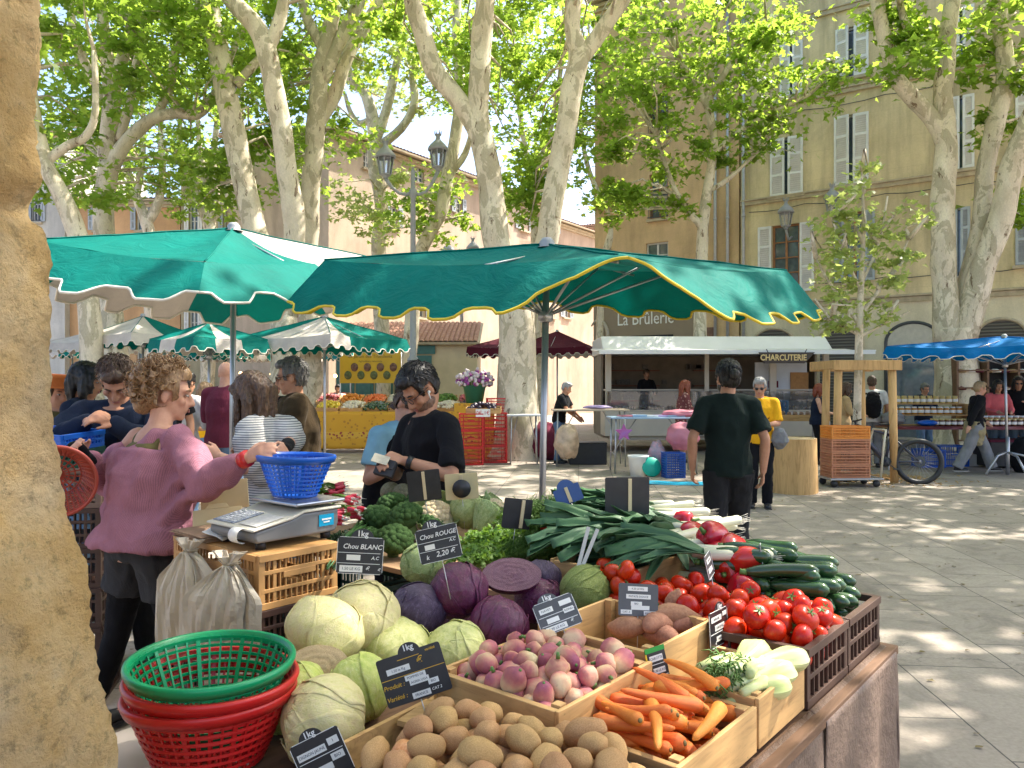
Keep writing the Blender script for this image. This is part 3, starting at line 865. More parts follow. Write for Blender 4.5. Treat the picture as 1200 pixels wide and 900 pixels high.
tree('plane_tree', 'big central plane tree whose mottled trunk forks into three pale limbs', 17.5,
  [[(606, 537, 38), (606, 520, 30), (606, 480, 25), (606, 430, 22.5), (607, 375, 21), (606, 345, 19)],
  [(602, 360, 19), (590, 310, 16), (581, 272, 15.5), (572, 215, 15), (564, 160, 14), (560, 130, 12.5), (563, 80, 12.5), (568, 30, 12), (570, -20, 11), (572, -140, 8)],
  [(568, 185, 12), (558, 150, 12), (534, 115, 11.5), (510, 85, 11.5), (498, 50, 10.5), (486, 10, 10), (476, -40, 9), (460, -150, 6)],
  [(610, 360, 17), (630, 310, 14), (643, 275, 13.5), (652, 220, 13), (662, 160, 13), (670, 105, 13), (677, 68, 12), (670, 35, 9.5), (673, -5, 9), (676, -120, 6)],
  [(675, 75, 9), (696, 48, 9.5), (714, 22, 9), (732, -6, 9), (750, -60, 8), (775, -160, 5)]],
  [(560, 60, 60, 70, 3, 1.6, 18), (620, 40, 80, 90, 3, 2, 38), (640, 170, 60, 70, 4, 1.5, 34), (610, 235, 35, 40, 4, 1.5, 12), (600, -170, 220, 130, 0, 4, 56), (490, 30, 40, 60, 2, 1.5, 12), ((1.5, 13.6, 11.8), (4.2, 3.0, 1.6), 70), ((5.5, 12.2, 11.6), (3.2, 3.4, 1.5), 56), ((-4.0, 13.0, 11.6), (3.2, 3.0, 1.5), 50)], group=GT)  # last three clumps lie above the view, added to shade the ground
tree('plane_tree', 'leafy young plane tree in front of the peach building', 22,
  [[(819, 520, 9), (820, 430, 8), (822, 300, 7), (826, 245, 6.5), (832, 200, 5.5), (836, 165, 5), (830, 110, 4.5), (838, 50, 4), (845, -40, 3)],
  [(824, 268, 5), (808, 248, 4), (792, 225, 3.5), (780, 195, 3), (770, 160, 2.5)],
  [(834, 185, 4), (852, 165, 3.5), (880, 145, 3), (910, 130, 2.5), (950, 110, 2)],
  [(832, 130, 4), (810, 90, 3), (790, 50, 3), (770, 0, 2)],
  [(834, 110, 4), (860, 70, 3), (890, 40, 3), (920, 20, 2)],
  [(828, 225, 3), (850, 212, 3), (875, 190, 2), (900, 165, 2)]],
  [(770, 60, 75, 95, 0, 2.0, 36), (850, 50, 75, 85, 0, 2.0, 32), (740, 150, 45, 50, 0, 1.5, 17), (820, 170, 75, 45, 0, 1.4, 17), (920, 120, 70, 34, 0, 1.3, 16), (985, 95, 38, 22, .3, .9, 7), (900, 60, 70, 50, 0, 1.5, 16), (760, 240, 60, 28, 0, 1.2, 10), (725, 215, 25, 40, 0, 1, 7), (880, 165, 50, 30, 0, 1.2, 7), (820, -110, 180, 110, 0, 3.5, 34)], group=GT, size=.155)
tree('plane_tree', 'massive plane tree with three mottled stems beside the blue parasol', 19,
  [[(1122, 530, 36), (1122, 500, 27), (1122, 450, 24), (1121, 410, 22), (1119, 385, 21)],
  [(1114, 400, 16), (1108, 345, 14), (1105, 270, 13), (1107, 190, 12.5), (1106, 120, 11), (1108, 60, 10), (1114, 20, 9), (1118, -30, 8), (1125, -150, 5)],
  [(1104, 168, 9), (1092, 138, 9), (1068, 112, 9), (1048, 88, 8.5), (1038, 50, 8), (1028, 0, 7.5), (1022, -50, 6), (1010, -150, 4)],
  [(1104, 60, 5), (1090, 45, 5), (1070, 38, 4.5), (1058, 20, 4), (1050, -30, 3)],
  [(1128, 400, 15), (1134, 345, 12), (1143, 290, 10), (1152, 230, 9.5), (1162, 160, 10), (1174, 110, 10.5), (1178, 80, 10), (1172, 20, 9), (1168, -40, 8), (1175, -150, 5)],
  [(1130, 395, 16), (1148, 330, 14, -.3), (1165, 275, 14, -.5), (1182, 215, 13, -.7), (1198, 165, 12, -.9), (1222, 100, 10, -1.2), (1245, 0, 8, -1.5)]],
  [(1075, 70, 40, 40, -.5, 1, 8), (1110, 95, 40, 40, .8, 1, 6), (1190, 130, 30, 60, 0, 1.2, 8), (1195, 250, 18, 40, 0, .6, 4), (1180, 30, 50, 50, 0, 1.5, 12), (1050, -10, 40, 40, 0, 1, 8), (1150, -150, 220, 130, -1, 4, 70), (1060, 25, 30, 30, 0, .8, 5)], group=GT, size=.19)
tree('plane_tree', 'small far plane tree with candelabra limbs in front of the orange house', 31,
  [[(178, 500, 9), (176, 300, 7), (172, 262, 7), (160, 230, 5), (150, 200, 4), (140, 150, 3), (135, 80, 2)], [(172, 262, 6), (186, 235, 5), (190, 200, 4), (188, 150, 3), (196, 90, 2)], [(160, 232, 4), (165, 200, 4), (168, 150, 3), (165, 80, 2)]],
  [(165, 180, 55, 60, 0, 2.5, 40), (165, 60, 90, 80, 0, 3, 50)], group=GT)
tree('plane_tree', 'small far plane tree with candelabra limbs in front of the olive house', 32,
  [[(243, 500, 9), (245, 320, 8), (247, 265, 8), (235, 240, 5), (225, 215, 4), (213, 190, 4), (210, 130, 2)], [(247, 265, 7), (252, 230, 5), (250, 190, 4), (255, 130, 3), (252, 70, 2)], [(248, 260, 5), (264, 235, 4), (270, 205, 4), (280, 160, 3), (285, 90, 2)], [(235, 240, 4), (238, 205, 3), (232, 150, 3), (230, 80, 2)]],
  [(240, 150, 65, 60, 0, 2.5, 38), (260, 50, 100, 80, 0, 3, 50), (235, 245, 40, 25, 0, 1, 8)], group=GT)
tree('plane_tree', 'far dark stemmed plane tree between the two limbs of the central tree', 31,
  [[(631, 500, 6), (630, 330, 5), (626, 270, 5), (628, 220, 4), (642, 160, 4), (655, 100, 3), (660, 20, 2)], [(628, 230, 3), (615, 170, 3), (605, 100, 2), (600, 20, 2)]],
  [(620, 130, 60, 70, 0, 3, 44), (650, 200, 40, 40, 0, 2, 16), (610, 225, 30, 30, 0, 1.5, 10), (620, 0, 100, 70, 0, 3, 40)], group=GT)
tree('plane_tree', 'far thin plane tree leaning right beside the peach building', 30,
  [[(702, 505, 6), (706, 330, 5), (718, 270, 5), (738, 210, 4), (752, 160, 4), (770, 90, 3), (780, 20, 2)], [(720, 262, 3), (690, 200, 3), (680, 130, 2), (690, 60, 2)]],
  [(700, 110, 50, 60, 0, 2.5, 30), (715, 225, 45, 30, 0, 1.5, 16), (690, 20, 90, 60, 0, 3, 36), (760, 130, 40, 50, 0, 2, 16)], group=GT)
sp = MB()
tree('sapling', 'thin young tree with sparse pale leaves inside the wooden stake frame', 13.4,
  [[(1005, 560, 5), (1005, 470, 4.5), (1006, 410, 4.5), (1008, 360, 4), (1010, 310, 3), (1012, 260, 2), (1010, 200, 1)],
  [(1007, 380, 2.5), (985, 350, 2), (965, 320, 1.5), (950, 290, 1)], [(1008, 370, 2.5), (1030, 340, 2), (1050, 310, 1.5), (1065, 280, 1)],
  [(1009, 340, 2), (990, 300, 1.5), (975, 255, 1)], [(1010, 330, 2), (1030, 285, 1.5), (1040, 230, 1)], [(1006, 395, 2), (1035, 380, 1.5), (1065, 365, 1)], [(1006, 392, 2), (975, 375, 1.5), (955, 350, 1)]],
  [(1008, 310, 62, 50, 0, .7, 34), (1010, 255, 45, 45, 0, .6, 18), (1000, 370, 55, 28, 0, .7, 16), (1012, 210, 28, 22, 0, .4, 6), (975, 270, 28, 34, 0, .4, 9), (1060, 260, 25, 30, 0, .4, 6), (1050, 320, 30, 30, 0, .4, 7)],
  group='young trees', lm=leaf_light, size=.105, per=15, twigs=.35, csize=(.12, .26))
def shade_tree(label, base, H, r, n, blobs=None, lean=(0, 0)):  # plane trees out of view, added so their crowns shade stall and paving
 root = thing('plane_tree', label, 'tree', (base[0], base[1], 0), 0, GT)
 mb = MB()
 tips = []
 mb.tube([(0, 0, 0), (.05, 0, .4), (.1, .05, 3), (lean[0] * .4, lean[1] * .4, 6.5)], [.62, .45, .38, .33], 12)
 st = V((lean[0] * .4, lean[1] * .4, 6.5))
 for k in range(6):
  a = k * 1.05 + U(-.3, .3)
  d = V((math.cos(a) * r * .75 + lean[0], math.sin(a) * r * .75 + lean[1], H + U(-1, 1)))
  mb.tube([st - V((0, 0, .3)), st.lerp(d, .4) + V((0, 0, .8)), d], [.2, .13, .04], 8)
 mb.build('trunk', bark, root)
 bl = blobs or [((lean[0], lean[1], H), (r, r, 2.2), n)]
 P, K = clump_points(bl, 110, (.55, 1.0))
 link('crown', leaf_mesh('crown', P, .2, leaf_plane), root)
 return root
shade_tree('unseen plane tree off to the right, added so its crown shades the vegetable stall', (9.5, 7.0), 11.5, 5.0, 56, lean=(-2.0, -1.5))
shade_tree('unseen plane tree behind the camera, added to shade the stall', (4.5, -3.0), 11.5, 5.0, 80)
shade_tree('unseen plane tree farther right beside the honey stall, added to shade the paving', (14.5, 12.5), 12.0, 5.2, 80, lean=(-1.5, 0))
shade_tree('unseen tall plane tree at the near left of the square', (-9.5, 9.0), 11.8, 5.0, 56, lean=(2.0, 0))
# ------------------------------------------------------------------ the vegetable stall: local frame (s along the front edge, t towards the back)
YAW = R(50)
ST = Matrix.Translation((.576, 1.80, 0)) @ Matrix.Rotation(YAW, 4, 'Z')
def S(s, t, z): return ST @ V((s, t, z))
def st_of(p):
 q = ST.inverted() @ V(p); return q.x, q.y
def m_wood(name, col, dark, axis='X', scale=1.0, rough=.65, rand=.12, knots=True):
 n = NT(name)
 st_ = (.12, 1, 1) if axis == 'X' else ((1, .12, 1) if axis == 'Y' else (1, 1, .12))
 v = n.co(tuple(x * scale for x in st_))
 oi = n.n('ShaderNodeObjectInfo')
 ad = n.n('ShaderNodeVectorMath', operation='ADD'); n.l(v, ad.inputs[0]); n.l(oi.outputs['Random'], ad.inputs[1])
 g = n.noise(ad.outputs[0], 26, 6, .65, 1.2)
 c = n.ramp(g, [(.3, dark), (.5, col), (.7, tuple(min(1, x * 1.12) for x in col))])
 b = n.ramp(n.noise(v, 3, 4), [(.3, .8), (.7, 1.1)])
 c = n.mix(1, c, b, 'MULTIPLY')
 sp = n.ramp(n.noise(n.co((1, 1, 1)), 70, 2, .8), [(.70, 1), (.76, .35)])
 c = n.mix(.6, c, sp, 'MULTIPLY')
 c = n.rand(c, rand)
 return n.finish(c, rough, g, bstr=.2, bdist=.004, spec=.3)
crate_wood = m_wood('poplar_wood', (.58, .35, .145), (.36, .20, .08))
crate_wood_y = m_wood('poplar_wood_cross', (.58, .35, .145), (.36, .20, .08), 'Y')
board_wood = m_wood('stall_board', (.17, .095, .055), (.10, .055, .032), 'X', .8, .7)
ply_wood = m_wood('plywood_shelf', (.36, .22, .12), (.27, .16, .09), 'Y', .8, .6)
brown_plastic = mat('brown_plastic', (.085, .045, .032), .45, .25, 5, spec=.4)
tan_plastic = mat('tan_plastic', (.50, .27, .10), .5, .12, 6, spec=.35)
darkbrown_plastic = mat('dark_brown_plastic', (.055, .026, .018), .45, .2, 5)
blackcrate = mat('black_crate_plastic', (.025, .02, .02), .5, .3, 5)
red_plastic = mat('red_plastic', (.55, .015, .015), .35, .12, 4)
orange_red_plastic = mat('orange_red_plastic', (.62, .06, .02), .4, .1, 4)
green_plastic = mat('green_plastic', (.0, .27, .10), .35, .12, 4)
blue_plastic = mat('blue_plastic', (.005, .10, .50), .35, .12, 4)
dkgreen_plastic = mat('dark_green_plastic', (.0, .06, .045), .45, .12, 4)
def wooden_crate(label, s0, s1, t0, t1, z0, z1, group='wooden produce crates', th=.011, back=True):
 root = thing('wooden_crate', label, 'crate', S((s0 + s1) / 2, (t0 + t1) / 2, z0), YAW, group)
 L, D, H = s1 - s0, t1 - t0, z1 - z0
 for sy in ((-1, 1) if back else (-1,)):
  b = MB(); b.box((0, sy * (D / 2 - th / 2), H * .55), (L, th, H * .9)); b.build('side_plank', crate_wood, root, bev=.0015)
 for sx in (-1, 1):
  b = MB(); b.box((sx * (L / 2 - th * .9), 0, H * .72), (th * 1.6, D - 2 * th - .002, H * .52)); b.box((sx * (L / 2 - th * .9), 0, H * .2), (th * 1.6, D - 2 * th - .002, H * .3)); b.build('end_plank', crate_wood_y, root, bev=.0015)
  for sy in (-1, 1):
   b = MB(); b.box((sx * (L / 2 - th * 1.7 - .014), sy * (D / 2 - th - .013), H * .5 + .003), (.024, .024, H)); b.build('corner_post', crate_wood, root, bev=.001)
 b = MB()
 for k in range(4): b.box((0, (-.36 + .24 * k) * D, .006), (L - .05, D * .2, .008))
 b.build('bottom', crate_wood, root)
 return root
def plastic_crate_mb(L, D, H, bars=16, hole=True, rows=2, floor=True, top=False):
 b = MB(); t = .012
 for sy in (-1, 1):
  y = sy * (D / 2 - t / 2)
  b.box((0, y, H - .012), (L, t * 1.8, .024)); b.box((0, y, .012), (L, t * 1.3, .024))
  for r in range(1, rows + 1): b.box((0, y, H * r / (rows + 1)), (L - .02, t, .014))
  n = int(bars * L / .6)
  for i in range(n + 1):
   x = -L / 2 + .02 + (L - .04) * i / n
   wd = .014 if i in (0, 2, n - 2, n) else .006
   if hole and abs(x) < .055 :
    b.box((x, y, H * .26), (wd, t * .8, H * .42)); continue
   b.box((x, y, H / 2), (wd, t * .8, H - .03))
  if hole: b.box((0, y - sy * .0, H * .58), (.14, t * 1.2, .022))
 for sx in (-1, 1):
  x = sx * (L / 2 - t / 2)
  b.box((x, 0, H - .012), (t * 1.8, D - .03, .0235)); b.box((x, 0, .012), (t * 1.3, D - .02, .0235))
  for r in range(1, rows + 1): b.box((x, 0, H * r / (rows + 1)), (t, D - .03, .0138))
  n = int(bars * D / .6)
  for i in range(n + 1):
   y = -D / 2 + .03 + (D - .06) * i / n
   wd = .014 if i in (0, 2, n - 2, n) else .006
   if hole and abs(y) < .055:
    b.box((x, y, H * .26), (t * .8, wd, H * .42)); continue
   b.box((x, y, H / 2), (t * .8, wd, H - .03))
  if hole: b.box((x, 0, H * .58), (t * 1.2, .14, .022))
  for sy in (-1, 1):
   b.box((sx * (L / 2 - .011), sy * (D / 2 - .011), H / 2), (.0215, .0215, H - .002))
 if floor: b.box((0, 0, .03), (L - .02, D - .02, .006))
 if top: b.box((0, 0, H - .004), (L - .02, D - .02, .01))
 return b
def plastic_crate(label, s0, s1, t0, t1, z0, z1, mt, group='plastic crates', **kw):
 o = plastic_crate_mb(s1 - s0, t1 - t0, z1 - z0, **kw).build('plastic_crate', mt, loc=S((s0 + s1) / 2, (t0 + t1) / 2, z0), rot=(0, 0, YAW), bev=.0012)
 return tag(o, label, 'crate', group)
tb = thing('stall_table', 'long brown wooden stall table carrying the crates of vegetables', 'table', S(-.15, .6, 0), YAW)
b = MB(); b.box((0, 0, .72), (2.44, 1.3, .028)); b.build('table_top', board_wood, tb, bev=.003)
for sx in (-1.1, 0, 1.1):
 for sy in (-.5, .5):
  b = MB(); b.bar((sx, sy, 0), (sx, sy * .9, .706), .04); b.build('leg', board_wood, tb)
tb2 = thing('stall_table', 'raised plywood table behind, holding broccoli, herbs and leeks', 'table', S(.76, 1.62, 0), YAW)
b = MB(); b.box((0, 0, .87), (.92, 1.9, .022)); b.build('table_top', ply_wood, tb2, bev=.003)
for sx in (-.36, .36):
 for sy in (-.8, .8):
  b = MB(); b.bar((sx, sy, 0), (sx, sy * .9, .859), .04); b.build('leg', board_wood, tb2)
def m_cloth(name, col, rough=.8, bump=.3):
 n = NT(name); v = n.co()
 c = n.ramp(n.noise(v, 4, 5, .6), [(.3, tuple(x * .75 for x in col)), (.7, tuple(min(1, x * 1.15) for x in col))])
 sc = n.ramp(n.noise(n.co((1, 1, .2)), 30, 3, .7), [(.66, 0), (.74, 1)])
 c = n.mix(n.math('MULTIPLY', sc, .4), c, tuple(min(1, x * 1.8) for x in col))
 return n.finish(c, rough, n.noise(v, 9, 6, .65), bstr=bump, bdist=.03, spec=.3)
cloth_brown = m_cloth('brown_oilcloth', (.19, .13, .10), .45, .6)
for k, (a, b_) in enumerate(((-1.36, .345), (.33, 1.03))):
 def cf(u, v, a=a, b_=b_, k=k):
  s = a + (b_ - a) * u; z = .738 - v * .72
  fold = (math.sin(s * 21 + k * 2) * .012 + noise.noise(V((s * 5, z * 1.2, k * 3))) * .05) * min(1, v * 2.2)
  y = -.040 - .012 * k - v * .01 + fold * .8
  zz = z
  if v < .02: y = -.036 + .03 * (1 - v / .02); zz = .739
  return S(s + (noise.noise(V((z * 3, s, 0))) * .02 - .015 * v if u > .95 else 0), y, zz)
 c = MB(); c.sheet(cf, 60, 40, .003)
 tag(c.build('tablecloth', cloth_brown), ('long brown oilcloth hanging down the front of the stall, left sheet', 'short brown oilcloth hanging below the courgette crate, right sheet')[k], 'tablecloth', 'brown oilcloths')
# ------------------------------------------------------------------ crates of the front row
wooden_crate('low wooden crate full of orange carrots at the front edge', -.385, -.005, .0, .34, .737, .855)
wooden_crate('low wooden crate holding pale fennel bulbs', .008, .312, .0, .34, .737, .868)
plastic_crate('dark brown plastic crate heaped with round red tomatoes', .335, .682, .0, .60, .737, .90, brown_plastic, rows=1, bars=14, hole=False)
plastic_crate('dark brown plastic crate heaped with green courgettes, at the stall corner', .692, 1.035, .0, .60, .737, .90, brown_plastic, rows=1, bars=14, hole=False)
plastic_crate('black plastic crate under the heap of brown potatoes', -.86, -.41, -.03, .47, .737, .845, blackcrate, rows=1, bars=14, hole=False)
rs = MB(); rs.box((0, 0, 0), (1.06, .36, .05)); o = rs.build('riser_board', board_wood, loc=S(.06, .44, .765), rot=(0, 0, YAW)); tag(o, 'dark riser board under the turnip and sweet potato crates', 'board')
wooden_crate('wooden crate heaped with pink and white turnips', -.452, -.06, .245, .62, .791, .92)
wooden_crate('wooden crate of sweet potatoes between turnips and tomatoes', -.045, .325, .262, .62, .791, .935)
wooden_crate('taller wooden crate of red peppers behind the tomatoes', .45, .95, .62, .95, .737, .99)
# ------------------------------------------------------------------ produce materials
def m_veg(name, stops, nscale=6, rough=.45, bump=.15, bscale=40, rand=.12, hue=0, spots=None, stretch=(1, 1, 1), coat=0, spec=.5, sss=0):
 n = NT(name); v = n.co(stretch)
 oi = n.n('ShaderNodeObjectInfo'); ad = n.n('ShaderNodeVectorMath', operation='ADD')
 n.l(v, ad.inputs[0]); n.l(n.math('MULTIPLY', oi.outputs['Random'], 9.0), ad.inputs[1]); v = ad.outputs[0]
 c = n.ramp(n.noise(v, nscale, 5, .6), stops)
 if spots:
  sc, col, lo, hi, amt = spots
  m_ = n.ramp(n.noise(v, sc, 3, .7), [(lo, 0), (hi, 1)])
  c = n.mix(n.math('MULTIPLY', m_, amt), c, col)
 c = n.rand(c, rand, hue)
 return n.finish(c, rough, n.noise(v, bscale, 5, .65), bstr=bump, bdist=.004, coat=coat, spec=spec, sss=sss)
mv_potato = m_veg('potato_skin', [(.3, (.40, .21, .08)), (.55, (.53, .30, .125)), (.75, (.61, .38, .18))], 14, .8, .5, 90, .18, .012, (30, (.15, .085, .04), .56, .68, .65))
mv_sweet = m_veg('sweet_potato_skin', [(.3, (.33, .13, .075)), (.6, (.43, .19, .11)), (.8, (.50, .28, .17))], 16, .75, .4, 60, .12, .01, (40, (.20, .09, .05), .6, .68, .6))
mv_tomato = m_veg('tomato_skin', [(.3, (.44, .014, .003)), (.62, (.53, .03, .004)), (.8, (.56, .08, .01))], 9, .3, .03, 30, .16, .004, coat=.05, spec=.3)
mv_carrot = m_veg('carrot_skin', [(.3, (.68, .15, .015)), (.7, (.80, .24, .03))], 8, .55, .45, 70, .14, .012, (26, (.36, .10, .03), .60, .70, .45), (.5, 2.5, 2.5))
mv_pepper = m_veg('pepper_skin', [(.3, (.40, .008, .012)), (.7, (.52, .015, .02))], 5, .2, .04, 12, .12, .006, coat=.2)
mv_courg = m_veg('courgette_skin', [(.3, (.016, .05, .016)), (.6, (.03, .08, .024)), (.8, (.07, .14, .04))], 12, .25, .05, 50, .2, .01, (120, (.10, .16, .06), .62, .68, .5), (.3, 2, 2), coat=.2)
mv_green = mat('stalk_green', (.10, .20, .04), .5, .3, 20, rand=.15)
mv_dkgreen = m_veg('broccoli_green', [(.3, (.035, .08, .02)), (.55, (.065, .13, .035)), (.75, (.10, .175, .055))], 22, .8, .9, 160, .15, .012, spec=.2)
mv_brocstem = mat('broccoli_stem', (.16, .24, .09), .6, .2, 12)
mv_leek = m_veg('leek_leaf', [(.3, (.035, .09, .04)), (.6, (.065, .14, .055)), (.8, (.12, .20, .075))], 6, .5, .2, 30, .22, .015, None, (.3, 3, 3), spec=.35)
mv_leekwhite = mat('leek_shaft', (.62, .60, .36), .45, .1, 10, (.72, .70, .55), stretch=(.3, 2, 2))
mv_fennel = m_veg('fennel_bulb', [(.3, (.40, .47, .13)), (.55, (.60, .62, .30)), (.75, (.68, .67, .42))], 6, .4, .25, 20, .06, 0, None, (.25, 3, 3))
mv_frond = mat('fennel_frond', (.09, .19, .03), .6, .3, 30)
mv_caul = m_veg('cauliflower_curd', [(.3, (.60, .46, .26)), (.7, (.76, .63, .41))], 20, .8, .8, 120, .06)
mv_dill = mat('dill_green', (.07, .17, .022), .6, .35, 14, (.14, .27, .045), transl=.35, tcol=(.18, .36, .04))
mv_celery = mat('celery_green', (.10, .23, .025), .5, .35, 14, (.20, .34, .055), transl=.35, tcol=(.26, .44, .05))
mv_radish = m_veg('radish_skin', [(.3, (.55, .02, .045)), (.7, (.66, .05, .09))], 9, .3, .05, 30, .1, coat=.1)
mv_cream = mat('root_white', (.75, .70, .60), .5, .08)
mv_onion = m_veg('spring_onion_leaf', [(.3, (.02, .07, .02)), (.7, (.05, .13, .03))], 5, .4, .1, 30, .2, 0, None, (.3, 3, 3))
def m_turnip():
 n = NT('turnip_skin'); v = n.co()
 oi = n.n('ShaderNodeObjectInfo'); ad = n.n('ShaderNodeVectorMath', operation='ADD')
 n.l(v, ad.inputs[0]); n.l(n.math('MULTIPLY', oi.outputs['Random'], 9.0), ad.inputs[1])
 sep = n.n('ShaderNodeSeparateXYZ'); n.l(v, sep.inputs[0])
 f = n.math('ADD', n.math('MULTIPLY', sep.outputs[2], 11), n.math('MULTIPLY', n.noise(ad.outputs[0], 22, 4), .9))
 f = n.math('ADD', f, n.math('MULTIPLY', oi.outputs['Random'], .24))
 c = n.ramp(f, [(.25, (.64, .48, .29)), (.5, (.60, .33, .21)), (.72, (.47, .15, .14)), (1.0, (.28, .07, .12))])
 c = n.rand(c, .12, .02)
 d = n.ramp(n.noise(ad.outputs[0], 70, 3, .7), [(.62, 0), (.7, 1)])
 c = n.mix(n.math('MULTIPLY', d, .4), c, (.30, .20, .13))
 return n.finish(c, .6, n.noise(v, 60, 4), bstr=.35, bdist=.004, spec=.3)
mv_turnip = m_turnip()
def m_cabbage(name, stops, vein, vamt, rough=.45, coat=0, vs=15, bump=.45, gate=True):
 n = NT(name)
 oi = n.n('ShaderNodeObjectInfo')
 v = n.co((1, 1, .55)); ad = n.n('ShaderNodeVectorMath', operation='ADD')
 w_ = n.math('MULTIPLY', n.noise(v, 9, 4), .09)
 n.l(v, ad.inputs[0]); n.l(n.math('ADD', w_, n.math('MULTIPLY', oi.outputs['Random'], 7)), ad.inputs[1]); v = ad.outputs[0]
 c = n.ramp(n.noise(v, 7, 6, .62), stops)
 e = n.voro(v, vs, 'DISTANCE_TO_EDGE'); e2 = n.voro(v, vs * 2.6, 'DISTANCE_TO_EDGE')
 vn = n.math('MAXIMUM', n.ramp(e, [(0, 1), (.05, 0)]), n.math('MULTIPLY', n.ramp(e2, [(0, 1), (.09, 0)]), .45))
 if gate: vn = n.math('MULTIPLY', vn, n.ramp(n.noise(v, 5, 3), [(.38, .1), (.6, 1)]))
 c = n.mix(n.math('MULTIPLY', vn, vamt), c, vein)
 c = n.rand(c, .09, .01)
 h = n.math('ADD', n.math('MULTIPLY', vn, .7), n.noise(v, 20, 5, .65))
 return n.finish(c, rough, h, bstr=bump, bdist=.006, coat=coat, spec=.45)
mv_white = m_cabbage('white_cabbage_leaf', [(.3, (.46, .49, .13)), (.5, (.61, .60, .22)), (.7, (.69, .66, .31))], (.74, .73, .52), .55)
mv_pale = m_cabbage('creamy_cabbage_leaf', [(.3, (.58, .52, .19)), (.5, (.70, .61, .29)), (.7, (.62, .49, .25))], (.74, .67, .48), .5)
mv_lime = m_cabbage('lime_cabbage_leaf', [(.3, (.38, .48, .07)), (.55, (.54, .58, .15)), (.75, (.63, .64, .27))], (.72, .74, .46), .6)
mv_red = m_cabbage('red_cabbage_leaf', [(.3, (.055, .005, .028)), (.55, (.11, .010, .055)), (.75, (.17, .022, .095))], (.42, .12, .22), .3, .28, .2)
mv_dred = m_cabbage('dark_cabbage_leaf', [(.3, (.035, .018, .045)), (.55, (.07, .04, .085)), (.75, (.16, .12, .20))], (.20, .15, .22), .4, .4)
mv_savoy = m_cabbage('savoy_leaf', [(.3, (.20, .28, .04)), (.55, (.34, .40, .08)), (.75, (.46, .50, .14))], (.58, .60, .28), .8, .5, 0, 20, .8, gate=False)
mv_caulleaf = m_cabbage('cauliflower_leaf', [(.3, (.20, .30, .07)), (.55, (.33, .43, .14)), (.75, (.45, .52, .22))], (.66, .68, .42), .8, .5, 0, 15, .5, gate=False)
def m_cut(name, a, b, edge):
 n = NT(name); v = n.co()
 w1 = n.n('ShaderNodeTexWave'); w1.wave_type = 'RINGS'; w1.rings_direction = 'SPHERICAL'
 w1.inputs['Scale'].default_value = 22; w1.inputs['Distortion'].default_value = 7; w1.inputs['Detail'].default_value = 3; w1.inputs['Detail Scale'].default_value = 2.2
 n.l(v, w1.inputs['Vector'])
 c = n.ramp(w1.outputs['Fac'], [(.25, a), (.5, b), (.75, edge)])
 return n.finish(c, .45, w1.outputs['Fac'], bstr=.5, bdist=.004)
cut_red = m_cut('cut_red_cabbage', (.06, .005, .025), (.12, .012, .05), (.36, .20, .24))
cut_brown = m_cut('cut_cabbage_stump', (.26, .15, .06), (.48, .32, .15), (.66, .52, .30))
# ------------------------------------------------------------------ produce shapes
def cabbage_mb(seed, crinkle=.012, leaves=7, flat=.93, wave=.05):
 b = MB(); rg = random.Random(seed)
 o = V((seed * 3.1, seed * 1.7, 0))
 def fn(u): return 1 + .075 * noise.noise(u * 1.6 + o) + crinkle * noise.fractal(u * 7 + o, 1, 2, 3)
 b.sph((0, 0, 0), (1, 1, flat), 44, 0, None, fn)
 for k in range(leaves):
  a0 = k * 2.4 + rg.uniform(-.3, .3); spanA = rg.uniform(.75, 1.15); top = rg.uniform(.35, .9)
  def lf(u, v, a0=a0, spanA=spanA, top=top, k=k):
   th = math.pi - .15 - v * (math.pi - .15 - top)
   sh = max(.02, math.sin(math.pi * min(1, v * .93 + .07))) ** .45 * (1 + .16 * noise.noise(V((v * 4, k * 3.3, seed))))
   a = a0 + (u - .5) * 2 * spanA * sh
   d = V((math.sin(th) * math.cos(a), math.sin(th) * math.sin(a), math.cos(th)))
   e = abs(u - .5) * 2
   r = 1.012 + .010 * (k % 3) + .065 * noise.noise(d * 1.6 + o) + .014 * noise.fractal(d * 6 + o * 2, 1, 2, 3)
   r += .020 * math.exp(-((u - .5) / .035) ** 2) * (1 - v) + .006 * math.cos((abs(u - .5) * 22 - v * 14))
   r += wave * (max(0, v - .82) / .18) ** 2 * rg_n(d, k) + .025 * max(0, e - .85) / .15
   return V((d.x * r, d.y * r, d.z * r * flat))
  b.sheet(lf, 22, 26, .018)
 return b
def rg_n(d, k): return .6 + .8 * noise.noise(d * 9 + V((k, 0, 0)))
def put(name, me, label, cat, p, r, group=None, rot=None, mt=None):
 o = link(name, me, None, p, rot if rot is not None else (U(-.5, .5), U(-.5, .5), U(0, 6.28)))
 o.scale = (r, r, r) if isinstance(r, (int, float)) else r
 return tag(o, label, cat, group)
cabs = [cabbage_mb(k) for k in range(3)]
def cab(mt, k, name): return cabs[k].mesh(name, [mt])
cw = [cab(mv_white, 0, 'white_cabbage'), cab(mv_lime, 1, 'lime_cabbage'), cab(mv_pale, 2, 'cream_cabbage')]
cr_ = [cab(mv_red, 0, 'red_cabbage'), cab(mv_dred, 1, 'dark_cabbage'), cab(mv_red, 2, 'red_cabbage')]
GW, GR = 'white cabbages heaped on the stall', 'red cabbages heaped on the stall'
def cz(px, py, z): return G(px, py, z)
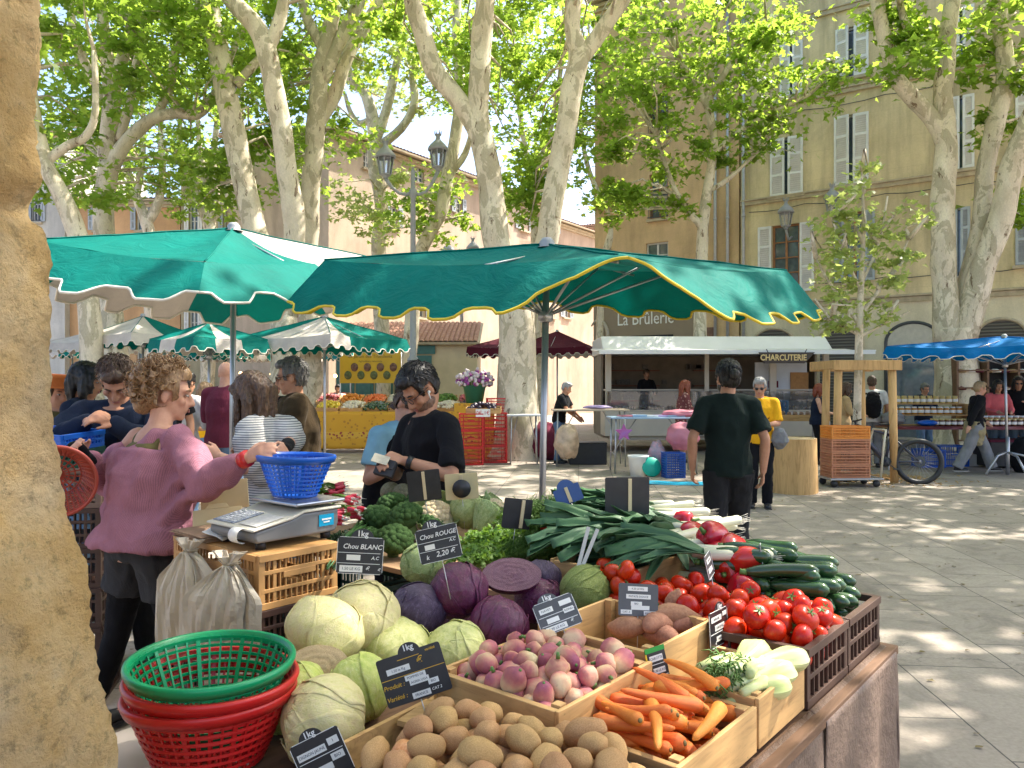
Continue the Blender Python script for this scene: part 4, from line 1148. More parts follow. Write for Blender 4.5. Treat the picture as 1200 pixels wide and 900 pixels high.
for px, py, z, r, me, rot, lab in (
 (425, 720, .930, .090, cw[2], (.5, .1, .3), 'creamy white cabbage on top of the heap, nearest the brown crates'),
 (381, 738, .925, (.098, .082, .082), cw[2], (.1, .5, .6), 'oblong creamy cabbage at the upper left of the white heap'),
 (421, 806, .823, .077, cw[1], (-.6, .3, 1.2), 'bright lime white cabbage beside the cut one'),
 (468, 761, .835, .084, cw[0], (.3, -.3, 2), 'pale green cabbage directly behind the big potato price sign'),
 (533, 764, .825, .082, cw[0], (.2, .5, 4), 'pale green cabbage between the potato sign and the turnip crate'),
 (379, 843, .832, .088, cw[2], (1.2, .2, 5), 'pinkish cream cabbage nearest the camera with a crack, behind the low sign'),
 (344, 818, .815, .078, cw[1], (.2, .8, 3), 'yellowish cabbage tucked behind the green and red baskets'),
 (408, 768, .815, .080, cw[0], (.2, .1, 1), 'white cabbage buried in the middle of the heap'),
 (440, 772, .80, .072, cw[0], (.2, .1, 2), 'white cabbage buried under the creamy one')):
 k_ = 1.15
 put('white_cabbage', me, lab, 'cabbage', cz(px, py, z), tuple(q * k_ for q in r) if hasattr(r, '__len__') else (r * k_ * U(.97, 1.05), r * k_ * U(.95, 1.03), r * k_ * U(.92, 1)), GW, rot)
for px, py, z, r, me, rot, lab in (
 (491, 714, .895, .088, cr_[1], (.3, .2, 0), 'blackish purple cabbage with a grey bloom, left of the red ones'),
 (538, 692, .945, .092, cr_[0], (-.8, .5, 1), 'large dark red cabbage at the back of the purple heap'),
 (585, 733, .872, .089, cr_[2], (.4, -.4, 3), 'glossy magenta cabbage right above the turnips'),
 (632, 702, .885, .080, cr_[0], (.2, .4, 5), 'red cabbage behind the turnip price sign'),
 (533, 728, .80, .060, cr_[2], (.2, .4, 2), 'small red cabbage low between the dark one and the glossy one'),
 (634, 678, .94, .068, cr_[1], (.2, .4, 2), 'bluish purple cabbage behind the cut wedge')):
 put('red_cabbage', me, lab, 'cabbage', cz(px, py, z), r, GR, rot)
def half(seed, mt, cutm):
 b = MB(); o = V((seed, 2, 5))
 n = 32
 def fn(u, v):
  th = math.pi / 2 * v; a = 2 * math.pi * u
  d = V((math.sin(th) * math.cos(a), math.sin(th) * math.sin(a), math.cos(th)))
  r = 1 + .04 * noise.noise(d * 2 + o) + .012 * noise.fractal(d * 7 + o, 1, 2, 3)
  return d * r
 b.grid(fn, 48, 16, 0)
 def cutf(u, v):
  a = 2 * math.pi * u; d = V((math.cos(a), math.sin(a), 0))
  r = (1 + .04 * noise.noise(d * 2 + o) + .012 * noise.fractal(d * 7 + o, 1, 2, 3)) * v
  return V((d.x * r, d.y * r, -.004 - .05 * noise.fractal(V((d.x * r * 3, d.y * r * 3, seed)), 1, 2, 3) * (1 - v ** 6) - .02 * math.sin(26 * v + 3 * noise.noise(d * 2)) * (1 - v ** 4)))
 b.grid(cutf, 48, 20, 1)
 return b
hm = half(3, mv_red, cut_red)
rt = thing('halved_red_cabbage', 'halved red cabbage showing its purple and white cut face on top of the heap', 'cabbage', cz(600, 673, .985))
o = hm.build('flesh', [mv_red, cut_red], rt); o.scale = (.10, .062, .075)
d = (V((0, 0, CZ)) - rt.location).normalized()
rt.rotation_euler = (V((d.x + .12, d.y * .62, d.z + .35))).to_track_quat('-Z', 'Y').to_euler()
hb = half(5, mv_white, cut_brown)
rt = thing('halved_white_cabbage', 'cut white cabbage with a browned layered stump facing the camera', 'cabbage', cz(371, 784, .875))
hb.build('flesh', [mv_white, cut_brown], rt).scale = (.085, .068, .07)
rt.rotation_euler = V((.1, -.7, .75)).to_track_quat('-Z', 'Y').to_euler()
# --- heaps -----------------------------------------------------------------
def heap(n, s0, s1, t0, t1, z0, r, fl=.8, cone=0.0, tries=26):
 out = []
 cs, ct = (s0 + s1) / 2, (t0 + t1) / 2
 for i in range(n):
  best = None
  for _ in range(tries):
   s, t = U(s0, s1), U(t0, t1)
   z = z0 + r * fl
   for (a, b, c) in out:
    d2 = (a - s) ** 2 + (b - t) ** 2
    if d2 < (1.86 * r) ** 2: z = max(z, c + math.sqrt((1.86 * r) ** 2 - d2) * fl)
   e = cone * (((s - cs) / (s1 - s0)) ** 2 + ((t - ct) / (t1 - t0)) ** 2)
   if best is None or z + e < best[0]: best = (z + e, s, t, z)
  out.append((best[1], best[2], best[3]))
 return out
def potato_mb(seed, e=(1.38, .95, .86), amp=.13):
 b = MB(); o = V((seed * 5.3, 1, 2))
 return (b.sph((0, 0, 0), e, 22, 0, None, lambda u: 1 + amp * noise.noise(u * 1.3 + o) + .03 * noise.noise(u * 4 + o)))
pm = [potato_mb(k).mesh('potato', [mv_potato]) for k in range(4)]
GP = 'potatoes heaped in the black crate'
for s, t, z in heap(150, -.83, -.47, .01, .45, .775, .0305, .8, .14):
 put('potato', rng.choice(pm), 'brown potato heaped in the black plastic crate', 'potato', S(s, t, z), U(.026, .034), GP, (U(-.6, .6), U(-.6, .6), U(0, 6.28)))
on = MB(); on.sph((0, 0, 0), (1, 1, .9), 18, 0, None, lambda u: 1 + .5 * max(0, u.z - .8) * 2 + .03 * math.sin(8 * math.atan2(u.y, u.x)))
put('onion', on.mesh('onion', [m_veg('onion_skin', [(.3, (.50, .17, .05)), (.7, (.66, .33, .14))], 8, .3, .2, 40, .05)]), 'single coppery onion lying among the potatoes', 'onion', G(475, 885, .90), .029, None, (.9, .3, 1))
def turnip_mb(seed):
 b = MB(); o = V((seed * 4.1, 7, 1))
 def fn(u): return 1 + .17 * noise.noise(u * 1.2 + o) + .04 * noise.noise(u * 3.5 + o) - .12 * max(0, u.z - .9) * 8 + .25 * max(0, -u.z - .88) * 8 * .3
 return b.sph((0, 0, 0), (1, 1, .95), 20, 0, None, fn)
tm = []
for k in range(4):
 b = turnip_mb(k); b.xf(Matrix.Diagonal((.031, .029, (.030, .028, .038, .044)[k], 1)))
 b.tube([(0, 0, .028), (.002, .001, .042)], [.006, .004], 6, 1)
 tm.append(b.mesh('turnip', [mv_turnip, mv_green]))
for s, t, z in heap(165, -.428, -.08, .275, .60, .805, .0255, .8, .08):
 o = put('turnip', rng.choice(tm), 'pink and white turnip heaped in the wooden crate', 'turnip', S(s, t, z), U(.74, 1.04), 'turnips heaped in the wooden crate', (U(-2, 2), U(-2, 2), U(0, 6)))
def tomato():
 b = MB()
 def fn(u):
  a = math.atan2(u.y, u.x)
  return 1 + .035 * math.cos(5 * a + .7) * (1 - abs(u.z)) - .16 * max(0, u.z - .78) / .22
 b.sph((0, 0, 0), (1, 1, .82), 24, 0, None, fn)
 return b.mesh('tomato', [mv_tomato])
def calyx():
 b = MB()
 for k in range(5):
  a = k * 1.256
  d = V((math.cos(a), math.sin(a), 0)); sd = V((-d.y, d.x, 0))
  z = .70
  b.add([V((0, 0, z)) - sd * .05, V((0, 0, z)) + sd * .05, d * .25 + sd * .07 + V((0, 0, z + .05)), d * .5 + V((0, 0, z + .10)), d * .25 - sd * .07 + V((0, 0, z + .05))], [(0, 1, 2, 3, 4)])
 b.tube([(0, 0, z - .02), (.04, 0, z + .2)], [.05, .04], 6)
 return b.mesh('calyx', [mv_green])
to, ca = tomato(), calyx()
def put_tom(p, r, label, group):
 o = put('tomato', to, label, 'tomato', p, (r, r, r * U(.92, 1.1)), group, (U(-1.3, 1.3), U(-1.3, 1.3), U(0, 6.28)))
 link('calyx', ca, o)
for s, t, z in heap(122, .366, .655, .03, .57, .775, .0345, .85, .05):
 put_tom(S(s, t, z), U(.031, .039), 'shiny red tomato heaped in the brown plastic crate', 'tomatoes in the brown crate')
for s, t, z in heap(26, .36, .50, .60, .76, .80, .034, .85, .02):
 put_tom(S(s, t, z), U(.031, .037), 'shiny red tomato behind the sweet potatoes', 'tomatoes behind the sweet potatoes')
def carrot_mb(seed):
 rg = random.Random(seed); b = MB()
 L = 1.0; k = 14; pts, rr = [], []
 c1, c2 = rg.uniform(-.05, .05), rg.uniform(-.05, .05)
 for i in range(k + 1):
  u = i / k
  pts.append((u * L - .5, c1 * math.sin(u * 3), c2 * math.sin(u * 2.5)))
  rr.append((.095 * (1 - .62 * u ** 1.2) * (1 + .05 * math.sin(u * 43 + seed) * rg.random())) * (min(1, .55 + u * 9)) * (1 if u < .97 else .45))
 b.tube(pts, rr, 14)
 b.tube([(-.5, 0, 0), (-.515, 0, 0)], [.035, .022], 8, 1)
 return b.mesh('carrot', [mv_carrot, mat('carrot_stub', (.20, .15, .05), .7, .3, 20)])
cm_ = [carrot_mb(k) for k in range(5)]
GC = 'carrots in the wooden crate'
layers = [(.78, 12), (.815, 13), (.85, 15), (.884, 13), (.905, 6)]
for li, (z, n) in enumerate(layers):
 for i in range(n):
  s = -.36 + .335 * (i + .5) / n + U(-.012, .012); t = .155 + U(-.03, .03)
  L = U(.15, .20)
  yaw = YAW + R(90) + U(-.55, .55) + (.35 if li == 3 else 0)
  put('carrot', rng.choice(cm_), 'orange carrot lying in the low wooden crate', 'carrot', S(s, t, z + U(-.006, .006)), (L, L * U(.9, 1.15), L * U(.9, 1.15)), GC, (U(-3, 3), U(-.16, .16), yaw + (math.pi if rng.random() < .4 else 0)))
for px0, py0, px1, py1, z in ((768, 803, 832, 836, .905), (761, 818, 770, 880, .90), (845, 828, 812, 868, .90)):
 a, c = G(px0, py0, z), G(px1, py1, z - .02)
 d = c - a
 put('carrot', cm_[0], 'orange carrot lying in the low wooden crate', 'carrot', (a + c) / 2, (d.length, .19, .19), GC, d.to_track_quat('X', 'Z').to_euler())
def courgette_mb(seed):
 rg = random.Random(seed); b = MB(); pts, rr = [], []
 cv = rg.uniform(-.05, .05)
 for i in range(15):
  u = i / 14
  pts.append((u - .5, cv * math.sin(u * 3.14), 0))
  rr.append(.105 * (.82 + .25 * u) * math.sqrt(max(.02, 1 - max(0, (u - .86) / .145) ** 2)) * (.62 + .38 * min(1, u * 5)))
 b.tube(pts, rr, 14, fn_oct(0)) if False else b.tube(pts, rr, 14)
 b.tube([(-.49, 0, 0), (-.56, .005, 0), (-.59, .01, .005)], [.055, .045, .05], 5, 1)
 return b.mesh('courgette', [mv_courg, mv_green])
gm = [courgette_mb(k) for k in range(4)]
for li, (z, n, tt) in enumerate(((.80, 7, .2), (.80, 6, .45), (.845, 7, .17), (.845, 6, .42), (.89, 7, .15), (.89, 6, .36), (.934, 7, .18), (.934, 6, .38), (.976, 6, .20), (.976, 5, .42), (1.012, 4, .36))):
 for i in range(n):
  m_ = .04 if li < 4 else .03
  s = .705 + m_ + (.335 - 2 * m_) * (i + .5) / n + U(-.006, .006)
  L = U(.19, .235)
  a = YAW - R(90) + U(-.22, .22) + (U(-.4, .4) if li > 5 else 0)
  put('courgette', rng.choice(gm), 'dark green courgette heaped in the corner crate', 'courgette', S(s, tt + U(-.03, .03), z + .02), (L, .225, .225), 'courgettes in the corner crate', (U(-3, 3), U(-.1, .1), a))
def pepper_mb(seed):
 b = MB(); o = V((seed * 3, 0, 0))
 def fn(u):
  a = math.atan2(u.y, u.x)
  return 1 + .10 * math.cos(3 * a + seed) * (.4 + .6 * (1 - abs(u.z))) - .30 * max(0, u.z - .75) / .25 + .08 * noise.noise(u * 1.5 + o)
 b.sph((0, 0, 0), (.045, .045, .062), 26, 0, None, fn)
 b.tube([(0, 0, .040), (.004, 0, .052), (.012, .004, .072)], [.012, .007, .006], 7, 1)
 return b.mesh('red_pepper', [mv_pepper, mv_green])
ppm = [pepper_mb(k) for k in range(3)]
for px, py, z, lab in ((858, 643, 1.02, 'glossy dark red pepper, left one of the two biggest'), (876, 657, 1.01, 'glossy red pepper leaning beside the silver sign'), (838, 650, .99, 'red pepper low behind the tomatoes'), (853, 668, .97, 'red pepper touching the tomatoes'), (836, 628, 1.05, 'red pepper beside the white leek ends'), (812, 628, 1.02, 'red pepper behind the white leek shafts'), (800, 612, 1.03, 'red pepper half hidden by the upright leek'), (870, 690, .93, 'red pepper deep among the tomatoes')):
 put('red_pepper', rng.choice(ppm), lab, 'pepper', G(px, py, z), U(1.0, 1.2), 'red peppers behind the tomatoes', (U(1.0, 2.0), U(-.4, .4), U(-1, 2)))
def sweet_mb(seed):
 b = MB(); rg = random.Random(seed); pts, rr = [], []
 for i in range(17):
  u = i / 16
  pts.append((u - .5, .06 * math.sin(u * 4 + seed), .04 * math.sin(u * 5 + seed * 2)))
  rr.append(.21 * (math.sin(math.pi * min(1, .03 + u * .95)) ** .75) * (1 + .10 * noise.noise(V((u * 5, seed, 0)))) + .004)
 b.tube(pts, rr, 16); return b.mesh('sweet_potato', [mv_sweet])
sm_ = [sweet_mb(k) for k in range(4)]
for px, py, z, dx, dy, L, lab in ((790, 723, .925, 36, -3, .17, 'long sweet potato lying across the top of its crate'), (772, 733, .915, 22, -8, .12, 'short plump sweet potato in front of the long one'), (790, 705, .95, 2, 14, .085, 'brown rounded sweet potato standing at the back of the crate'), (806, 734, .90, 20, -3, .11, 'sweet potato low near the front plank'), (778, 748, .885, 24, 4, .12, 'sweet potato tucked into the near corner'), (752, 728, .91, 18, 6, .12, 'sweet potato half hidden by the grey price sign'), (800, 745, .87, 25, -6, .13, 'lowest sweet potato against the front plank'), (735, 735, .90, 20, 2, .12, 'sweet potato next to the topmost turnip')):
 p = G(px, py, z); q = G(px + dx, py + dy, z) if abs(dy) < 12 else p + V((.01, 0, .05))
 put('sweet_potato', rng.choice(sm_), lab, 'sweet potato', p, (L, L * .95 if L > .12 else L * 1.3, L * .95 if L > .12 else L * 1.3), 'sweet potatoes in their crate', (q - p).to_track_quat('X', 'Z').to_euler())
def fennel(label, p, d, L, roll=0):
 rt = thing('fennel', label, 'fennel', p, 0, 'fennel bulbs in the wooden crate')
 rt.rotation_euler = V(d).to_track_quat('X', 'Z').to_euler()
 b = MB()
 prof = [(.0, .012), (.02, .15), (.06, .27), (.12, .35), (.2, .395), (.28, .405), (.36, .385), (.46, .34), (.56, .285), (.66, .24), (.74, .20), (.78, .12), (.8, .01)]
 def bf(u, v):
  x = u * .62; r = float(np.interp(u * .8, [q[0] for q in prof], [q[1] for q in prof])); r = r * (1 - .0 * u); a = 2 * math.pi * v
  k = 1 + .07 * math.cos(5 * a + u * 2) + .035 * math.sin(11 * a + u * 5)
  return V((x * L - .3 * L, math.cos(a) * r * k * L * .46, math.sin(a) * r * k * L * .36))
 b.grid(bf, 20, 32); b.build('bulb', mv_fennel, rt)
 b = MB()
 for k in range(4):
  y = (-.12 + .08 * k) * L; dy = (k - 1.5) * .10 * L
  b.tube([(.22 * L, y, 0), (.45 * L, y + dy * .6, .02 * L), (U(.6, .8) * L, y + dy, U(-.02, .05) * L)], [.075 * L, .06 * L, .05 * L], 9)
 b.build('stalk', mv_fennel, rt)
 b = MB()
 for k in range(70):
  o = V((U(.5, .85) * L, U(-.2, .2) * L, U(0, .08) * L)); q = o + V((U(-.02, .2) * L, U(-.1, .1) * L, U(-.03, .1) * L))
  b.tube([o, o.lerp(q, .5) + V((0, 0, .01)), q], [.002, .0018, .0008], 4)
 b.build('frond', mv_frond, rt)
for px, py, z, ex, ey, ez, L, lab in ((880, 768, .892, 848, 790, .885, .235, 'fennel bulb with leafy green stalks towards the carrots'), (905, 790, .872, 866, 800, .868, .225, 'fennel bulb lying across the middle of its crate'), (920, 773, .89, 880, 778, .885, .215, 'fennel bulb at the back of the crate by the tomatoes'), (900, 806, .855, 868, 812, .845, .20, 'fennel bulb at the front plank with long pale stalks'), (880, 800, .83, 850, 800, .83, .15, 'fennel bulb underneath the others')):
 a, c = G(px, py, z), G(ex, ey, ez)
 fennel(lab, a, c - a, L)
# ------------------------------------------------------------------ green tier: broccoli, cauliflower, herbs, leeks, radishes
def broccoli(seed):
 b = MB(); rg = random.Random(seed); o = V((seed, 0, 0))
 fl = []
 for k in range(46):
  t = k + .5; ph = math.acos(1 - .95 * t / 46); a = 2.39996 * k
  fl.append(V((math.sin(ph) * math.cos(a), math.sin(ph) * math.sin(a), math.cos(ph))))
 for d in fl:
  r = .22 + rg.uniform(-.02, .05)
  b.sph(V((d.x * .82, d.y * .82, d.z * .62 + .1)), r, 14, 0, None, lambda u, d=d: 1 + .10 * noise.noise(u * 6 + d * 9) + .07 * noise.noise(u * 14 + d * 5))
 b.sph((0, 0, .1), (.85, .85, .62), 18)
 b.tube([(0, 0, .1), (0, 0, -.45), (.03, 0, -.95)], [.5, .33, .28], 12, 1)
 return b.mesh('broccoli', [mv_dkgreen, mv_brocstem])
bm_ = [broccoli(k) for k in range(3)]
GB = 'broccoli heads on the raised table'
for k, (px, py, z, r, lab) in enumerate(((443, 612, .975, .085, 'broccoli head at the left, beside the spring onions'), (476, 609, 1.0, .085, 'broccoli head in the middle of the green heap'), (462, 636, .945, .082, 'broccoli head in front, touching the wooden board'), (460, 594, 1.02, .075, 'broccoli head at the back, behind the middle one'), (492, 594, 1.03, .078, 'broccoli head at the back near the black sign'), (515, 590, 1.02, .07, 'broccoli head behind the cauliflower'), (505, 618, .96, .07, 'broccoli head behind the red cabbage price sign'), (432, 632, .92, .06, 'small broccoli head under the white cabbage price sign'))):
 put('broccoli', bm_[k % 3], lab, 'broccoli', G(px, py, z), r * 1.0, GB, (U(.15, .5), U(-.3, .3), U(0, 6)))
def leaf_wrap(b, n, r0, flare, m=0, seed=0, h=1.2, wid=.55, open_=.25):
 for k in range(n):
  a0 = k * 6.283 / n + .2 * (k % 2)
  def lf(u, v, a0=a0, k=k):
   a = a0 + (u - .5) * 2 * wid * math.sin(math.pi * (.12 + .8 * v)) ** .6
   rr = r0 * (.35 + .75 * math.sin(v * 1.75)) + open_ * max(0, v - .55) * (1 + .3 * (k % 2))
   rr += .05 * math.exp(-((u - .5) / .05) ** 2) + .04 * noise.noise(V((u * 9, v * 9, k + seed))) * v * 2
   rr += .07 * noise.noise(V((u * 14, v * 5, k * 3 + seed))) * (abs(u - .5) * 2) ** 2
   return V((math.cos(a) * rr, math.sin(a) * rr, -.75 + v * h))
  b.sheet(lf, 16, 18, .02, m)
def cauliflower(label, p, r, rot):
 rt = thing('cauliflower', label, 'cauliflower', p, 0, 'cauliflowers on the raised table', rot)
 rt.scale = (r, r, r)
 b = MB()
 for k in range(42):
  t = k + .5; ph = math.acos(1 - .9 * t / 42); a = 2.39996 * k
  d = V((math.sin(ph) * math.cos(a), math.sin(ph) * math.sin(a), math.cos(ph)))
  b.sph(V((d.x * .66, d.y * .66, d.z * .5)), .2 + U(0, .05), 10, 0, None, lambda u, d=d: 1 + .12 * noise.noise(u * 7 + d * 9))
 b.sph((0, 0, 0), (.7, .7, .52), 14)
 b.build('curd', mv_caul, rt)
 b = MB(); leaf_wrap(b, 9, .95, 0, 0, U(0, 9), 1.35); b.build('leaves', mv_caulleaf, rt)
 return rt
cauliflower('cauliflower with creamy curd above the red cabbage price sign', G(511, 606, 1.0), .098, (.75, -.1, .3))
cauliflower('cauliflower in pale leaves beside the herbs', G(572, 613, .99), .088, (.85, .25, 2))
cauliflower('cauliflower at the back right of the pale leaves', G(580, 598, 1.02), .075, (.6, .4, 1))
put('savoy_cabbage', cabbage_mb(7, .03, 9, .95, .16).mesh('savoy', [mv_caulleaf]), 'pale green open cabbage upright behind the cauliflowers', 'cabbage', G(549, 598, 1.03), .085, 'pale green cabbages', (.5, .2, 1))
put('savoy_cabbage', cabbage_mb(8, .03, 9, .95, .16).mesh('savoy', [mv_savoy]), 'crinkled yellow green cabbage in front of the leeks', 'cabbage', G(688, 694, .925), .088, 'pale green cabbages', (.9, .5, 1))
put('savoy_cabbage', cabbage_mb(9, .04, 9, .95, .2).mesh('savoy', [mv_savoy]), 'loose green cabbage behind the sweet potato sign', 'cabbage', G(714, 700, .90), .060, 'pale green cabbages', (.4, .9, 2))
put('savoy_cabbage', cabbage_mb(6, .03, 9, .95, .12).mesh('savoy', [mv_caulleaf]), 'green cabbage tucked beneath the red cabbage price sign', 'cabbage', G(494, 660, .935), .078, 'pale green cabbages', (1.2, .1, 0))
def herb(name, label, p, spread, n, mt, kind, dirv=(0, -.3, .5), cat='herbs'):
 b = MB()
 T = LT * 1.0
 P = []
 for k in range(n):
  d = V((rng.gauss(dirv[0], .55), rng.gauss(dirv[1], .55), abs(rng.gauss(dirv[2], .35)))).normalized()
  L = U(.6, 1.1)
  o = V((U(-.4, .4) * spread[0], U(-.4, .4) * spread[1], 0))
  q = o + V((d.x * spread[0], d.y * spread[1], d.z * spread[2])) * L
  mid = o.lerp(q, .6) + V((0, 0, .03))
  b.tube([o, mid, q], [.0022, .0016, .0007], 4)
  for j in range(15 if kind == 'dill' else 8):
   f = U(.35, 1.0); c = (o.lerp(mid, f / .6) if f < .6 else mid.lerp(q, (f - .6) / .4))
   if kind == 'dill':
    e = c + V((U(-1, 1), U(-1, 1), U(-.6, .9))) * .026
    b.tube([c, c.lerp(e, .5) + V((0, 0, .003)), e], [.0011, .0009, .0004], 3)
    for _ in range(2):
     g = c.lerp(e, U(.3, .8)); b.tube([g, g + V((U(-1, 1), U(-1, 1), U(-.4, 1))) * .013], [.0008, .0003], 3)
   else: P.append(c + V((U(-1, 1), U(-1, 1), U(-.5, .7))) * .014)
 o = b.build(name, mt, None, p)
 tag(o, label, cat)
 if P:
  me = leaf_mesh('leaves', np.array([tuple(q) for q in P], np.float32), .017, mt, .9)
  link('leaves', me, o)
 return o
herb('dill_bunch', 'big feathery bunch of dill left of the leeks', G(632, 632, .94), (.17, .15, .19), 420, mv_dill, 'dill', (0, -.2, .6))
herb('dill_bunch', 'smaller bunch of dill drooping in front of the big one', G(628, 656, .92), (.15, .12, .10), 260, mv_dill, 'dill', (.1, -.4, .4))
herb('dill_bunch', 'bunch of dark dill tucked under the leek leaves', G(668, 648, .92), (.11, .11, .09), 150, mv_dill, 'dill', (.1, -.3, .4))
herb('celery_bunch', 'leafy bunch of celery below the cauliflowers', G(580, 645, .93), (.14, .11, .11), 170, mv_celery, 'flat', (0, -.4, .4))
herb('celery_bunch', 'bunch of flat parsley spilling over behind the red cabbages', G(556, 660, .92), (.12, .10, .07), 120, mv_celery, 'flat', (0, -.5, .2))
herb('celery_bunch', 'leafy celery top between the dill and the leeks', G(606, 628, .95), (.12, .11, .13), 120, mv_celery, 'flat', (0, -.3, .5))
def leek(seed):
 rg = random.Random(seed)
 sh, lv = MB(), MB()
 sh.tube([(.0, 0, 0), (.12, 0, 0), (.22, .003, 0), (.235, .003, 0)], [.019, .018, .020, .012], 12)
 for k in range(14):
  a = rg.uniform(0, 6.28); sh.tube([(.233, .01 * math.cos(a), .01 * math.sin(a)), (.255 + rg.uniform(0, .02), .016 * math.cos(a), .016 * math.sin(a))], [.0012, .0005], 3, 1)
 for k in range(7):
  side = 1 if k % 2 else -1
  L = rg.uniform(.20, .34); wd = rg.uniform(.024, .038); sp = (k - 3) * .20 + rg.uniform(-.08, .08); dr = rg.uniform(-.05, .16)
  cutang = rg.uniform(-.4, .4)
  def lf(u, v, L=L, wd=wd, sp=sp, dr=dr, side=side, cutang=cutang):
   x = -u * L * (1 + cutang * (v - .5) * .2 * u)
   y = sp * (u ** 1.4) * L * .55; z = .30 * L * math.sin(u * 2.2) * .5 * (1 - dr) - dr * L * u * u
   w_ = wd * (.55 + .75 * min(1, u * 3)) * (1 - .25 * u)
   fold = abs(v - .5) * 2
   return V((x, y + (v - .5) * 2 * w_ * .72, z + fold * w_ * .75 * (1 - .3 * u) + .004 * math.sin(u * 20 + v * 6) * u))
  lv.sheet(lf, 16, 6, .0016)
 return sh.mesh('shaft', [mv_leekwhite, mv_cream]), lv.mesh('leaves', [mv_leek])
lk = [leek(k) for k in range(6)]
GL = 'leeks piled on the raised table'
def put_leek(p, ang, tilt, lab, k, sc=1, roll=0):
 r = thing('leek', lab, 'leek', p, 0, GL, (roll, tilt, ang)); r.scale = (sc,) * 3
 link('shaft', lk[k % 6][0], r); link('leaves', lk[k % 6][1], r)
i = 0
for row, (z, n) in enumerate(((.915, 9), (.945, 9), (.975, 9), (1.0, 8), (1.03, 7))):
 for k in range(n):
  f = (k + .5) / n
  a = G(690 + 75 * f + row * 6, 672 - row * 14 - 26 * (1 - f) + 10 * f, z)
  put_leek(a + V((.10 + U(-.04, .04), .06 + U(-.05, .05), 0)), R(16) + U(-.8, .7), U(-.15, .25), 'green leek lying in the leek pile with its leaves towards the herbs', i, U(.9, 1.1), U(-.5, .5)); i += 1
for k in range(9):
 a = G(700 + 14 * k, 628 - abs(k - 3) * -2 + 2 * k, 1.03)
 put_leek(a + V((.05, .05, 0)), R(8) + U(-.55, .55), U(-.05, .2), 'green leek lying in the leek pile with its leaves towards the herbs', i, 1, U(-.6, .6)); i += 1
for px, py, z, ex, ey, ez, lab in ((742, 598, 1.05, 738, 585, 1.13, 'leek standing upright with its white root end in the air'), (760, 612, 1.06, 828, 624, 1.03, 'leek whose white shaft points at the peppers, upper one'), (775, 622, 1.04, 836, 640, 1.0, 'leek whose white shaft lies along the peppers, middle one'), (775, 636, 1.02, 845, 655, .98, 'leek with thick white shaft just above the tomatoes'), (730, 602, 1.06, 800, 606, 1.05, 'leek with pale shaft at the very back of the pile')):
 a, c = G(px, py, z), G(ex, ey, ez)
 r = thing('leek', lab, 'leek', a + (c - a) * .15, 0, GL, (c - a).to_track_quat('X', 'Z').to_euler())
 r.scale = (1.1,) * 3
 link('shaft', lk[0][0], r); link('leaves', lk[1][1], r)
lf = MB()
for k, (x0, y0, x1, y1, x2, y2) in enumerate(((790, 628, 800, 650, 806, 668), (782, 640, 768, 660, 756, 684), (795, 630, 812, 645, 815, 662))):
 A, B_, C = G(x0, y0, 1.04), G(x1, y1, 1.0), G(x2, y2, .96)
 def df(u, v, A=A, B_=B_, C=C):
  p = A * (1 - u) ** 2 + B_ * 2 * u * (1 - u) + C * u * u
  wd = .055 * (math.sin(math.pi * min(1, .15 + u * .8)))
  return p + V((.75, .1, .1)) * (v - .5) * wd + V((0, -.3, .25)) * abs(v - .5) * wd * .6
 lf.sheet(df, 14, 6, .0016)
tag(lf.build('leek_leaf', mv_leek), 'loose blue green leek leaves hanging over the front of the pile by the tomatoes', 'leek')
def radish_bunch(label, p, rz, n=13):
 rt = thing('radish_bunch', label, 'radishes', p, rz, 'radish bunches by the scale')
 a, c, d = MB(), MB(), MB()
 for k in range(n):
  y = U(-.045, .045); z = U(0, .05); L = U(.03, .042); dr = V((1, U(-.5, .5), U(-.3, .3))).normalized()
  o = V((0, y, z)); q = o + dr * L
  a.capsule([o, o.lerp(q, .5), q], [.009, .0115, .008], 10)
  c.capsule([q, q + dr * .010], [.0078, .004], 8); c.tube([q + dr * .01, q + dr * .034], [.002, .0006], 4)
  d.tube([o, o + V((-.04, -y * .5, .012)), o + V((-.085, -y * .8, U(0, .02)))], [.0035, .0028, .0022], 5)
 a.build('root', mv_radish, rt); c.build('root_tip', mv_cream, rt); d.build('stem', mv_celery, rt)
 P = [(U(-.17, -.07), U(-.04, .04), U(0, .04)) for k in range(26)]
 link('leaves', leaf_mesh('leaves', np.array(P, np.float32), .035, mv_celery, .8), rt)
for px, py, z, rz, lab in ((394, 578, 1.03, .3, 'bunch of red radishes farthest back by the blue basket'), (408, 594, 1.02, -.2, 'bunch of red and white radishes in the middle of the row'), (414, 607, 1.0, -.4, 'bunch of pale tipped radishes nearest the broccoli'), (393, 612, .98, .1, 'bunch of radishes touching the scale'), (384, 585, 1.0, .6, 'bunch of radishes half hidden by the scale'), (402, 606, .96, -.2, 'bunch of radishes lowest in the pile')):
 radish_bunch(lab, G(px, py, z) , rz)
b = MB()
for k in range(34):
 a = G(388 + U(-6, 6), 668 - k * .6, .90 + U(0, .03)); c = G(425 + U(-8, 10), 612 + U(-6, 18), .96 + U(-.02, .03))
 b.tube([a, a.lerp(c, .5) + V((0, 0, U(0, .03))), c], [.003, .0055, .005], 7)
tag(b.build('spring_onion_bunch', mv_onion), 'bunch of dark green spring onion tops beside the scale crate', 'spring onions')
herb('parsley_bunch', 'dark leafy greens under the radishes, beside the white cabbage sign', G(405, 640, .90), (.10, .10, .06), 70, mat('kale_green', (.025, .06, .02), .6, .3, 12, transl=.2, tcol=(.05, .12, .02)), 'flat', (0, -.3, .3))
art = MB()
